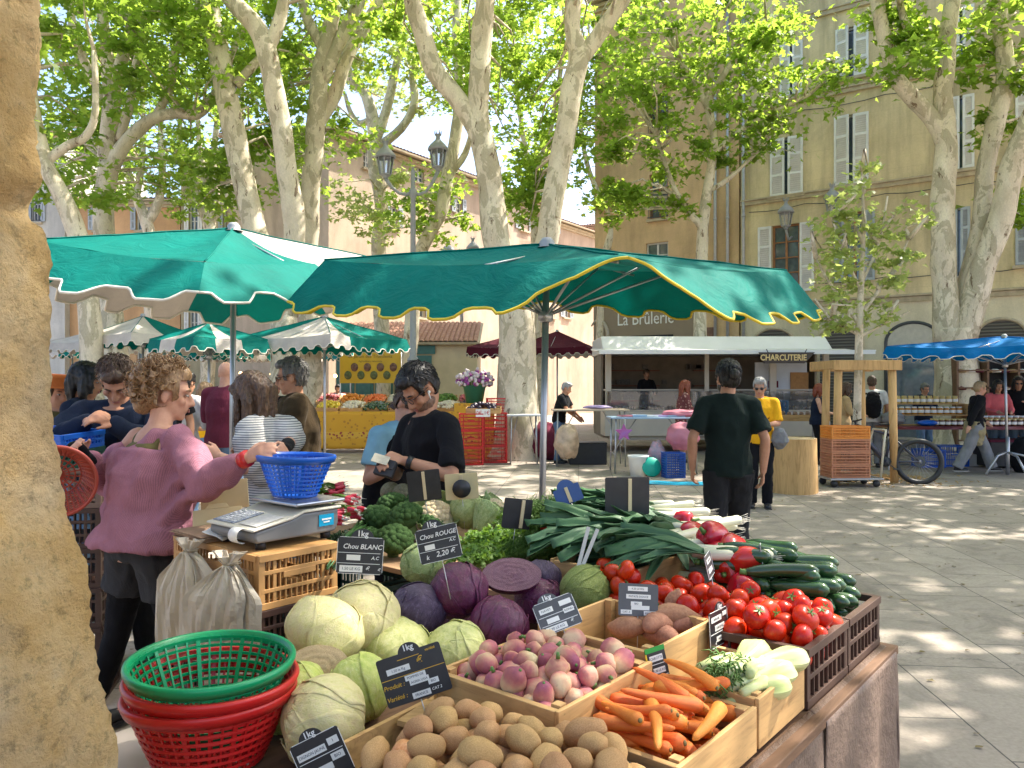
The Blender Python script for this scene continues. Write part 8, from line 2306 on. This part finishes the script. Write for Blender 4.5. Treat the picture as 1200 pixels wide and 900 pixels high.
# ------------------------------------------------------------------ charcuterie trailer
tr = thing('food_trailer', 'cream market trailer with white awning roof and a CHARCUTERIE sign', 'trailer', (2.3, 19.5, 0))
cream_tr = mat('trailer_cream', (.55, .49, .40), .45, .06, 2); white_tr = mat('trailer_white', (.68, .67, .65), .4, .05, 2)
L = 5.6
b = MB(); b.box((L / 2, .0, .72), (L, .9, .62)); b.box((L / 2, .02, .36), (L - .3, .7, .1)); b.build('counter_base', cream_tr, tr, bev=.01)
b = MB(); b.box((L / 2, 2.0, 1.5), (L, .05, 2.2)); b.box((.03, 1.2, 1.5), (.05, 1.6, 2.2)); b.box((L - .03, 1.2, 1.5), (.05, 1.6, 2.2)); b.box((L / 2, 1.0, .38), (L, 2.1, .06)); b.build('cabin_wall', mat('cabin_dim', (.24, .19, .14), .8, .2, 3), tr)
for x_, w_ in ((.10, .14), (2.55, .10), (4.2, .16), (L - .08, .14)):
 b = MB(); b.box((x_, -.36, 1.78), (w_, .08, 1.40)); b.build('post', cream_tr, tr)
b = MB(); b.prism([(-.6, 2.48), (.0, 2.92), (2.05, 2.92), (2.1, 2.48)], L + .1, Matrix.Translation((-.05, 0, 0)) @ Matrix(((0, 0, 1, 0), (1, 0, 0, 0), (0, 1, 0, 0), (0, 0, 0, 1)))); b.build('roof', white_tr, tr, bev=.03)
b = MB(); b.sheet(lambda u, v: (-.35 + (L + .7) * u, -.5 - 1.6 * v, 2.56 - .10 * v - .03 * math.sin(v * 3)), 14, 6, .03); b.box((L / 2, -2.1, 2.42), (L + .65, .05, .09)); b.build('awning', white_tr, tr)
b = MB(); b.box((L / 2, -.30, 1.05), (L - .1, .30, .03)); b.box((L / 2, -.05, 1.56), (L - .1, .5, .035)); b.build('shelf', cream_tr, tr)
b = MB(); b.box((L / 2, -.43, 1.30), (L - .12, .012, .46));
for k in range(6): b.box((.08 + k * (L - .16) / 5, -.2, 1.30), (.012, .44, .44))
b.build('glass_front', mat('display_glass', (.85, .88, .88), .04, .03, trans=.9), tr)
b = MB()
for k in range(46):
 x = .2 + (L - .5) * k / 46 + U(-.03, .03)
 if k % 3 == 0: b.box((x, -.22 + U(-.05, .05), 1.10), (.10, .16, .05 + U(0, .05)), m=1)
 else: b.capsule([(x, -.30 + U(-.04, .1), 1.10 + U(0, .05)), (x + U(-.05, .05), -.12, 1.10 + U(0, .05))], [.035, .035], 8, m=k % 3)
b.build('meat_display', [fb_maroon, label_white, mat('sausage_brown', (.25, .08, .04), .5, .2, 8)], tr)
b = MB()
for k in range(3): b.box((1.05, 1.95, 1.25 + .42 * k), (1.5, .25, .03)); b.box((3.4, 1.95, 1.25 + .42 * k), (1.3, .25, .03))
for k in range(26): b.box((U(.4, 4.0), 1.9, 1.30 + .42 * (k % 3) + .06), (U(.06, .16), .1, U(.08, .16)), m=1)
b.build('back_shelf', [MATS['sausage_brown'], mat('dim_packs', (.16, .13, .11), .5, .4, 20)], tr)
b = MB(); b.box((3.05, -.25, 1.70), (.34, .3, .22)); b.box((3.05, -.27, 1.88), (.28, .05, .18)); b.build('scale', white_tr, tr, bev=.01)
sx0, sx1 = W(889, 0, 17.3).x, W(955, 0, 17.3).x
sgn = thing('shop_sign', 'dark brown CHARCUTERIE sign with gold letters under the white awning', 'sign', ((sx0 + sx1) / 2, 17.3, W(0, 418, 17.3).z))
b = MB(); hw = (sx1 - sx0) / 2; Mf_ = Matrix.Translation((0, .02, 0)) @ Matrix(((1, 0, 0, 0), (0, 0, -1, 0), (0, 1, 0, 0), (0, 0, 0, 1)))
b.prism([(-hw, .10), (-hw * .80, -.15), (hw * .62, -.15), (hw, .10)], .03, Mf_); b.build('board', mat('sign_brown', (.045, .028, .02), .5, .15), sgn)
t = text('lettering', 'CHARCUTERIE', .19, mat('sign_gold', (.66, .48, .20), .5, .08), sgn, loc=(-.08, -.014, -.025), ext=.004, bold=.004); t.scale = (1.02 / t.dimensions.x * 1.02, 1, 1)
b = MB()
for sx in (-.9, .9): b.tube([(sx * hw * .7, .01, .06), (sx * hw * .8, .01, .17)], .012, 5)
b.build('hook', dark_metal, sgn)
rt = stall_table('wooden counter with jars and cheese knives right of the yellow T-shirt', W(905, 0, 16.8).x, W(972, 0, 16.8).x, 16.8, .8, 1.0, None)
b = MB(); b.box((0, -.42, .95), (1.26, .03, .14)); b.build('apron_board', crate_wood, rt)
GJ = 'small jars on the wooden counter'
jar_m = mat('small_jar', (.20, .12, .07), .3, .4, 30)
jm = MB(); jm.lathe([(0, 0), (.035, 0), (.037, .05), (.03, .065), (.03, .08), (0, .08)], 10); jme = jm.mesh('jar', [jar_m])
for k in range(18):
 put('jar', jme, 'small brown jar on the wooden counter right of the charcuterie', 'jar', (W(908, 0, 17).x + .07 * k, 16.95 + .12 * (k % 2), 1.0), U(.9, 1.2), GJ, (0, 0, 0))
b = MB(); b.box((0, 0, .95), (1.3, .05, 1.9)); o = tag(b.build('notice_panel', mat('panel_white', (.55, .57, .60), .5, .1, 2), loc=(W(915, 0, 19.3).x, 19.3, .35)), 'pale display panel with small notices behind the yellow T-shirt', 'panel')
b = MB(); b.box((.45, -.04, 1.3), (.45, .02, .7)); b.build('cork_board', mat('cork', (.36, .18, .06), .8, .15, 12), o)
b = MB(); b.box((-.2, -.035, 1.35), (.25, .01, .17)); b.build('leaflet', fb_maroon, o)
o = plastic_crate_mb(.6, .4, .32, rows=2).build('plastic_crate', mat('slate_blue_plastic', (.06, .12, .20), .5, .1), loc=(W(907, 0, 17.6).x, 17.7, 1.0)); tag(o, 'slate blue crate on the counter beside the charcuterie panel', 'crate', 'coloured crates')
# ------------------------------------------------------------------ folding tables and clutter in front
def fold_table(label, px0, px1, pyt, Y, D, topm, h=None):
 x0, x1 = W(px0, 0, Y).x, W(px1, 0, Y).x; z = h or CZ - (pyt - 455) / 900 * Y
 rt = thing('folding_table', label, 'folding table', ((x0 + x1) / 2, Y, 0), 0, 'folding market tables')
 L = x1 - x0
 b = MB(); b.box((0, D / 2, z), (L, D, .03)); b.build('table_top', topm, rt, bev=.004)
 for sx in (-1, 1):
  b = MB()
  for y in (.04, D - .04): b.tube([(sx * (L / 2 - .08), y, 0), (sx * (L / 2 - .10), y, z - .016)], .016, 8)
  b.tube([(sx * (L / 2 - .085), .04, z * .35), (sx * (L / 2 - .085), D - .04, z * .35)], .012, 6)
  b.tube([(sx * (L / 2 - .09), D / 2, z * .36), (sx * L * .18, D / 2, z - .02)], .010, 6)
  b.build('leg', grey_metal, rt)
 return rt
pale_top = mat('table_top_pale', (.45, .36, .26), .5, .1, 3); blue_top = mat('table_top_blue', (.30, .42, .55), .4, .15, 3)
fold_table('folding table with tan top in front of the bending man', 648, 738, 481, 15.6, .8, pale_top)
fold_table('folding table with pale blue top beneath the pink bag', 716, 822, 490, 14.3, .75, blue_top)
fold_table('small pale folding table beside the central tree trunk', 594, 634, 487, 16.2, .6, mat('table_top_grey', (.55, .56, .58), .4, .08))
def lump(name, label, cat, p, r, m, seed=0, amp=.18, sc=4, group=None, fl=1):
 b = MB(); b.sph((0, 0, r[2] * .95), r, 28, 0, None, lambda u: 1 + amp * noise.fractal(u * sc * .5 + V((seed, 0, 0)), 1, 2, 4));
 b.v = [(x, y, max(0, z)) for x, y, z in b.v]
 return tag(b.build(name, m, loc=p), label, cat, group)
pink_bag = mat('pink_plastic_bag', (.62, .24, .30), .3, .15, 6, transl=.3, tcol=(.7, .3, .36)); clear_bag = mat('clear_bag_bread', (.50, .36, .24), .3, .35, 7)
P_ = lambda px, Y, z=0: V((W(px, 0, Y).x, Y, z))
lump('plastic_bag', 'clear plastic bag of bread hanging under the tan folding table', 'bag', P_(664, 15.5, .18), (.25, .2, .36), clear_bag, 3)
lump('plastic_bag', 'pink plastic bag hanging beside the blue folding table', 'bag', P_(800, 14.2, .46), (.30, .2, .26), pink_bag, 5)
lump('plastic_bag', 'pink plastic wrap heaped on the blue folding table', 'bag', P_(798, 14.6, 1.06), (.36, .2, .07), pink_bag, 6)
lump('plastic_bag', 'colourful printed carrier bag between the bucket and the blue crate', 'bag', P_(770, 14.3, 0), (.17, .15, .32), mat('printed_bag', (.25, .42, .52), .4, .5, 9, (.6, .3, .36)), 8)
b = MB(); b.box((0, 0, .22), (.78, .5, .44)); b.box((0, 0, .45), (.80, .52, .03)); tag(b.build('storage_box', black_plastic, loc=P_(688, 16.3), bev=.015), 'black storage box under the tan folding table', 'box')
b = MB(); b.lathe([(0, 0), (.14, 0), (.18, .34), (.195, .35), (.195, .38), (.17, .38), (.13, .02), (0, .02)], 20); tag(b.build('bucket', white_paint, loc=P_(748, 14.0)), 'white plastic bucket on the paving under the blue table', 'bucket')
b = MB(); b.lathe([(0, 0), (.16, 0), (.18, .03), (.17, .05), (0, .03)], 24); tag(b.build('plastic_basin', mat('turquoise_plastic', (.0, .36, .26), .4, .08), loc=P_(763, 13.9, .17), rot=(R(75), 0, R(8))), 'round turquoise basin leaning beside the white bucket', 'basin')
o = plastic_crate_mb(.36, .30, .45, bars=14, rows=9, hole=False).build('plastic_crate', mat('royal_blue_plastic', (.01, .06, .28), .4, .1), loc=P_(789, 13.8), rot=(0, 0, .1)); tag(o, 'tall royal blue crate standing under the blue folding table', 'crate', 'coloured crates')
b = MB(); b.sheet(lambda u, v: (u * 2.2 - 1.1, v * .5 - .25, .012 + .008 * math.sin(u * 9) + .006 * noise.noise(V((u * 6, v * 4, 0)))), 20, 8, .003); tag(b.build('plastic_sheet', mat('cyan_sheet', (.02, .40, .62), .35, .1), loc=P_(792, 12.9), rot=(0, 0, -.15)), 'cyan plastic sheet lying flat on the paving', 'sheet')
b = MB()
pts = []
for k in range(10):
 a = R(90 + 36 * k); r_ = .17 if k % 2 == 0 else .08; pts.append((r_ * math.cos(a), r_ * math.sin(a)))
b.prism(pts, .05, Matrix.Translation((0, .02, 0)) @ Matrix(((1, 0, 0, 0), (0, 0, -1, 0), (0, 1, 0, 0), (0, 0, 0, 1)))); tag(b.build('cloth_star', mat('pink_felt', (.60, .10, .32), .7, .3, 8, (.30, .14, .42)), loc=W(731, 507, 14.2), bev=.01), 'pink and purple star shaped cloth hanging from the blue table', 'ornament')
for k in range(5):
 b = MB(); b.box((0, 0, .015), (U(.25, .4), .22, U(.02, .04))); tag(b.build('folded_bag', (pink_bag, blue_top, label_white, mat('lilac_bag', (.40, .30, .50), .5, .1), blue_top)[k], loc=P_(735 + 14 * k, 14.55, 1.065), rot=(0, 0, U(-.3, .3))), ('pink folded bag', 'pale blue folded bag at the left end', 'white folded bag', 'lilac folded bag', 'pale blue folded bag near the pink wrap')[k] + ' lying on the blue folding table', 'bag', 'folded bags on the folding table')
lump('purse', 'lilac bag lying on the tan folding table', 'bag', P_(700, 15.9, 1.17), (.3, .12, .04), MATS['lilac_bag'], 2)
lump('coat_pile', 'pile of dark red coats on the ground by the tree trunk', 'clothes', P_(640, 17.2, 0), (.4, .3, .42), fb_maroon, 4, .25)
# ------------------------------------------------------------------ log stump, stake frame, crates on trolley, bicycle
b = MB(); lx = P_(906, 11.9)
def lg(u, v):
 a = 2 * math.pi * u; r = .385 * (1 + .05 * math.sin(3 * a) + .03 * noise.noise(V((math.cos(a) * 3, math.sin(a) * 3, v * .6)))) * (1.03 - .05 * v)
 return V((r * math.cos(a), r * math.sin(a), .83 * v))
b.grid(lg, 40, 12); b.add([lg(i / 40, 1) for i in range(40)], [tuple(range(40))], 1)
lw = m_wood('log_wood', (.56, .34, .14), (.38, .22, .085), 'Z', .7, .8)
lt_ = NT('log_end'); _v = lt_.co(); _w = lt_.n('ShaderNodeTexWave', wave_type='RINGS', rings_direction='Z'); _w.inputs['Scale'].default_value = 9; _w.inputs['Distortion'].default_value = 3; lt_.l(_v, _w.inputs['Vector']); lt_ = lt_.finish(lt_.ramp(_w.outputs['Fac'], [(.2, (.42, .28, .15)), (.8, (.60, .44, .26))]), .8)
tag(b.build('log_stump', [lw, lt_], loc=P_(928, 11.9)), 'thick sawn log stump standing beside the man in yellow', 'stump')
FX0, FX1, FYs = P_(968, 13.2).x, P_(1046, 13.2).x, 13.0
sf = thing('tree_stake_frame', 'square frame of round wooden stakes around the young tree', 'stake frame', ((FX0 + FX1) / 2, 13.4, 0))
hw, hd = (FX1 - FX0) / 2, .42; zt = W(0, 424, 13.0).z
for sx in (-1, 1):
 for sy in (-1, 1):
  b = MB(); b.tube([(sx * (hw - .08) + (.16 if sy > 0 else 0) * -sx * .9, sy * hd, 0), (sx * (hw - .12) + (.16 if sy > 0 else 0) * -sx * .9, sy * hd, zt)], .065, 12); b.build('post', lw, sf)
for sy in (-1, 1):
 b = MB(); b.box((0, sy * (hd + .09), zt - .06), (2 * hw, .05, .17)); b.build('rail', lw, sf, bev=.01)
for sx in (-1, 1):
 b = MB(); b.box((sx * (hw - .03), 0, zt - .05), (.05, 2 * hd + .10, .15)); b.build('rail', lw, sf, bev=.01)
b = MB()
for k in range(700):
 a = U(0, 6.28); r = abs(rng.gauss(0, .55)); p = V((r * math.cos(a) * 1.2, r * math.sin(a) * .8, .01 + .05 * max(0, 1 - r)))
 b.box(p, (U(.03, .07), U(.01, .025), .008), (U(-.3, .3), U(-.3, .3), U(0, 3)))
tag(b.build('wood_chips', mat('wood_chip', (.45, .27, .10), .8, .3, 20), loc=P_(1028, 13.5)), 'mulch of wood chips round the foot of the young tree', 'mulch', kind='stuff')
amber = mat('amber_plastic', (.50, .20, .10), .45, .12, 6); amber2 = mat('orange_plastic', (.70, .24, .03), .4, .1, 6)
GAC = 'amber crates stacked on the trolley'
tx, ty = P_(993, 12.6).x, 12.6
trl = thing('hand_trolley', 'low metal platform trolley with a bent white handle, under the amber crates', 'trolley', (tx, ty, 0), .05)
b = MB(); b.box((0.04, 0, .135), (.88, .52, .03)); b.build('platform', grey_metal, trl, bev=.005)
for sx in (-.32, .38):
 for sy in (-.2, .2):
  b = MB(); b.lathe([(.0, -.02), (.055, -.02), (.06, 0), (.055, .02), (0, .02)], 14, (0, 0, 0), Matrix.Translation((sx, sy, .06)) @ Matrix.Rotation(R(90), 4, 'X')); b.build('wheel', black_plastic, trl)
b = MB(); b.tube([(.44, -.22, .14), (.50, -.22, .75), (.54, -.20, .92), (.54, .20, .92), (.50, .22, .75), (.44, .22, .14)], .018, 8); b.build('handle', mat('trolley_cream', (.62, .56, .42), .4, .1), trl)
for k in range(4):
 o = plastic_crate_mb(.64, .42, .205, bars=26, rows=3, hole=False).build('plastic_crate', amber2 if k == 3 else amber, loc=(tx - .04, ty, .152 + .21 * k), rot=(0, 0, .05)); tag(o, ('lowest amber crate on the trolley', 'second amber crate from the bottom on the trolley', 'third amber crate from the bottom on the trolley', 'orange topmost crate on the trolley with a bag inside')[k], 'crate', GAC)
bk = thing('bicycle', 'dark electric mountain bike leaning behind the stakes, rear wheel to the right', 'bicycle', (P_(1030, 13.0).x, 13.0, 0), R(-14), rot=(R(-4), 0, R(-14)))
bx = lambda x, z: V((x, 0, z))
rub = black_plastic
for x0 in (.62, -.50):
 b = MB(); b.tube([V((x0 + .345 * math.cos(t), 0, .37 + .345 * math.sin(t))) for t in [k * 2 * math.pi / 40 for k in range(40)]], .044, 8, close=True); wh = b.build('wheel', rub, bk)
 b = MB(); b.tube([V((x0 + .312 * math.cos(t), 0, .37 + .312 * math.sin(t))) for t in [k * 2 * math.pi / 40 for k in range(40)]], .010, 6, close=True)
 b.lathe([(0, -.04), (.035, -.04), (.035, .04), (0, .04)], 12, (0, 0, 0), Matrix.Translation((x0, 0, .37)) @ Matrix.Rotation(R(90), 4, 'X'))
 for k in range(24):
  a = k * 2 * math.pi / 24; b.tube([bx(x0 + .02 * math.cos(a), .37 + .02 * math.sin(a)), bx(x0 + .31 * math.cos(a + .12), .37 + .31 * math.sin(a + .12))], .0025, 4)
 b.build('rim', grey_metal, wh)
 b = MB(); b.lathe([(.045, -.002), (.095, -.002), (.095, .002), (.045, .002)], 18, (0, 0, 0), Matrix.Translation((x0, -.05, .37)) @ Matrix.Rotation(R(90), 4, 'X'), smooth=False); b.build('disc', dark_metal, wh)
b = MB(); bb = bx(.10, .36); hd_ = bx(-.34, .92); st = bx(.20, .80)
for a, c, r in ((hd_, bb, .045), (hd_ + V((0, 0, .05)), st, .026), (bb, st, .024), (st, bx(.62, .37) + V((0, .05, 0)), .014), (st, bx(.62, .37) - V((0, .05, 0)), .014), (bb, bx(.62, .37) + V((0, .05, 0)), .017), (bb, bx(.62, .37) - V((0, .05, 0)), .017)): b.tube([a, c], r, 8)
b.tube([hd_ - V((.04, 0, .1)), bx(-.50, .37) + V((0, .06, 0))], .018, 8); b.tube([hd_ - V((.04, 0, .1)), bx(-.50, .37) - V((0, .06, 0))], .018, 8)
b.build('frame', mat('bike_frame', (.03, .035, .06), .3, .2, coat=.3), bk)
b = MB(); b.tube([st, bx(.16, .96)], .014, 8); b.capsule([bx(.02, .99), bx(.14, .99), bx(.26, 1.0)], [.03, .05, .07], 12, 0, .4); b.build('saddle', rub, bk)
b = MB(); b.tube([hd_, bx(-.36, 1.03)], .018, 8); b.tube([V((-.32, -.34, 1.06)), V((-.37, -.12, 1.04)), V((-.37, .12, 1.04)), V((-.32, .34, 1.06))], .014, 8); b.build('handlebar', rub, bk)
b = MB(); b.lathe([(0, -.03), (.09, -.03), (.09, .03), (0, .03)], 16, (0, 0, 0), Matrix.Translation(bb) @ Matrix.Rotation(R(90), 4, 'X')); b.bar(bb + V((0, -.09, 0)), bb + V((.13, -.09, -.11)), .025, .012); b.bar(bb + V((0, .09, 0)), bb + V((-.13, .09, .11)), .025, .012); b.box(bb + V((.15, -.10, -.12)), (.08, .1, .02)); b.box(bb + V((-.15, .10, .12)), (.08, .1, .02)); b.build('crank', dark_metal, bk)
# ------------------------------------------------------------------ honey stall under the blue parasol
hx0, hx1, HY = P_(1040, 15.0).x, P_(1215, 15.0).x + 1.2, 15.0
ht = stall_table('long folding table carrying rows of honey jars', hx0, hx1, HY, .9, W(0, 500, HY).z, mat('maroon_oilcloth', (.16, .03, .03), .4, .1), .06)
hz = W(0, 500, HY).z + .012
honey = [mat('honey_dark', (.13, .035, .012), .15, .2, 8, coat=.5), mat('honey_amber', (.48, .20, .02), .15, .2, 8, coat=.5), mat('honey_pale', (.62, .46, .17), .2, .15, 8, coat=.4)]
lids = [mat('lid_gold', (.60, .45, .18), .35, .1, metal=.4), mat('lid_white', (.68, .66, .62), .45, .06)]
def jar(hm, lm_, name):
 b = MB(); b.lathe([(0, 0), (.042, 0), (.046, .01), (.046, .085), (.036, .10), (.036, .105)], 14); j = b.mesh('jar', [hm])
 l = MB(); l.lathe([(.039, .102), (.039, .122), (0, .124)], 14); lab = MB(); lab.lathe([(.0468, .025), (.0468, .07)], 14)
 return j, l.mesh('lid', [lm_]), lab.mesh('label', [label_white])
JM = [jar(honey[0], lids[0], 'd'), jar(honey[1], lids[1], 'a'), jar(honey[2], lids[0], 'p')]
GJH = 'honey jars on the stall'
def put_jar(k, p, lab, s=1):
 r = thing('honey_jar', lab, 'jar', p, U(0, 6), GJH); r.scale = (s,) * 3
 for n_, me in zip(('jar', 'lid', 'label'), JM[k]): link(n_, me, r)
for i in range(26):
 for row in range(2):
  put_jar(0, (hx0 + 1.0 + .118 * i, HY + .10 + .12 * row, hz + .0), 'jar of dark red brown honey in the front rows of the table', 1.12)
sh_ = thing('display_shelf', 'small wooden stepped shelf holding pale and amber honey jars', 'shelf', (hx0 + .75, HY + .45, hz))
b = MB(); b.box((.35, .1, .2), (1.5, .35, .02)); b.box((.35, .25, .42), (1.5, .25, .02)); b.box((-.4, .15, .21), (.03, .5, .42)); b.box((1.1, .15, .21), (.03, .5, .42)); b.box((.35, -.08, .01), (1.5, .2, .02)); b.build('board', crate_wood, sh_)
for i in range(11): put_jar(2, (hx0 + .42 + .13 * i, HY + .70, hz + .432), 'jar of pale creamy honey on the top step of the shelf', 1.25)
for i in range(11): put_jar(1, (hx0 + .42 + .13 * i, HY + .55, hz + .212), 'jar of amber honey with white lid on the middle step of the shelf', 1.25)
for i in range(8):
 for row in range(2): put_jar(1, (hx0 + 2.05 + .125 * i, HY + .45 + .15 * row, hz + .0), 'jar of amber honey with white lid behind the dark jars', 1.5)
for i in range(6): put_jar(0, (hx0 + 3.2 + .13 * i, HY + .42, hz), 'tall jar of dark honey near the pink top', 2.1)
o = lump('basin', 'round blue tray lying on the honey table', 'tray', (hx0 + .85, HY + .12, hz), (.2, .12, .06), blue_plastic, 1, .02)
lump('cloth_heap', 'dark cloth heap at the left end of the honey table', 'cloth', (hx0 + .25, HY + .3, hz), (.22, .2, .14), fb_grey, 6)
bp = W(1181, 0, 14.2).x
ze = W(0, 405, 14.2).z
parasol('market_parasol', 'bright blue parasol over the honey stall', (bp, 14.2, 0), (V((bp + .3, 12.9, ze)), V((bp + 3.0, 14.6, ze)), V((bp + .2, 16.4, ze + .02)), V((bp - 2.05, 14.6, ze))), (bp, 14.3, W(0, 394, 14.2).z), pn([cv_blue], all0), drop=.19, flare=.14, trim=trim_cream, scal=.42, group='market parasols', hub=W(0, 428, 14.2).z)
ft = thing('parasol_foot', 'folding grey metal foot of the blue parasol', 'parasol foot', (bp, 14.2, 0))
b = MB()
for a in (200, 340, 90, 270): b.tube([(.0, 0, .42), (.26 * math.cos(R(a)), .26 * math.sin(R(a)), .36), (.55 * math.cos(R(a)), .55 * math.sin(R(a)), .03)], .022, 6)
b.tube([(0, 0, .02), (0, 0, .7)], .032, 8); b.build('frame', grey_metal, ft)
lump('rucksack', 'black rucksack on the ground by the foot of the blue parasol', 'bag', P_(1197, 14.6), (.22, .2, .34), fb_black, 3)
b = MB(); b.box((0, 0, .28), (1.6, .6, .5)); tag(b.build('crate_cover', black_plastic, loc=P_(1196, 15.6), bev=.02), 'dark trunk under the right end of the honey table', 'trunk')
b = MB(); b.box((0, 0, .55), (1.62, .62, .05)); tag(b.build('red_cloth', fb_maroon, loc=P_(1196, 15.6)), 'red cloth folded over the dark trunk', 'cloth')
for k, (px, Yx, s_, m_, lab) in enumerate(((1112, 15.9, (.6, .42, .42), blue_plastic, 'larger blue crate under the honey table by the walking woman'), (1088, 15.7, (.5, .4, .36), blue_plastic, 'smaller blue crate under the honey table right of the bicycle wheel'), (1056, 16.2, (.7, .4, .5), grey_metal, 'grey box under the left end of the honey table'))):
 o = plastic_crate_mb(*s_, rows=2).build('plastic_crate', m_ if k < 2 else mat('grey_box', (.22, .22, .23), .5, .1), loc=P_(px, Yx)); tag(o, lab, 'crate', 'coloured crates')
b = MB(); b.box((0, 0, .12), (1.5, .5, .24)); tag(b.build('pale_boxes', mat('pale_carton', (.48, .46, .44), .7, .1), loc=P_(1118, 16), bev=.01), 'low pale carton on the ground behind the walking woman', 'carton')
rk = thing('shoe_rack', 'dark wooden shelf rack of shoes under the blue parasol', 'shelf', P_(1170, 18.6), 0)
b = MB()
for k in range(6): b.box((0, 0, .35 + .42 * k), (2.2, .4, .03))
for x in (-1.1, -.37, .37, 1.1): b.box((x, 0, 1.4), (.05, .4, 2.3))
b.box((0, .21, 1.4), (2.2, .02, 2.3), m=1); b.build('frame', [board_wood, dark_room], rk)
b = MB()
for k in range(30):
 x = -1.0 + .21 * (k % 10); z = .78 + .42 * (k // 10) + .42; b.capsule([(x, -.05, z - .02), (x + .04, -.12, z - .02), (x + .1, -.16, z - .03)], [.05, .045, .03], 8, m=k % 3)
b.build('shoes', [white_paint, fb_maroon, fb_tan], rk)
lamp_em = NT('warm_bulb'); e_ = lamp_em.n('ShaderNodeEmission'); e_.inputs['Color'].default_value = (1, .55, .2, 1); e_.inputs['Strength'].default_value = 6; lamp_em.l(e_.outputs[0], lamp_em.out.inputs[0]); lamp_em = lamp_em.m
bmesh_b = MB(); bmesh_b.sph((0, 0, 0), .06, 8); bme = bmesh_b.mesh('bulb', [lamp_em])
for k in range(9):
 o = link('hanging_lamp', bme, None, (-9.2 + .5 * k + U(-.1, .1), 24.4, 2.05 + U(-.08, .08))); tag(o, 'warm glowing bulb hanging over the far fruit counter', 'lamp', 'bulbs over the far counter')
sc_ = MB()
for k in range(900):
 x, y = U(-4, 8), U(2.6, 15)
 r_ = U(.012, .035); a = U(0, 6.28); q = [(math.cos(a + t) * r_ * s_, math.sin(a + t) * r_ * s_ * .6) for t, s_ in ((0, 1.2), (.9, .6), (1.7, .9), (2.6, .5), (3.14, 1), (4, .6), (4.9, .8), (5.6, .55))]
 sc_.add([V((x + u, y + v, .006 + U(0, .008))) for u, v in q], [tuple(range(8))])
tag(sc_.build('fallen_leaves', mat('dry_leaf', (.16, .12, .04), .8, .5, 3, (.30, .22, .09))), kind='stuff')
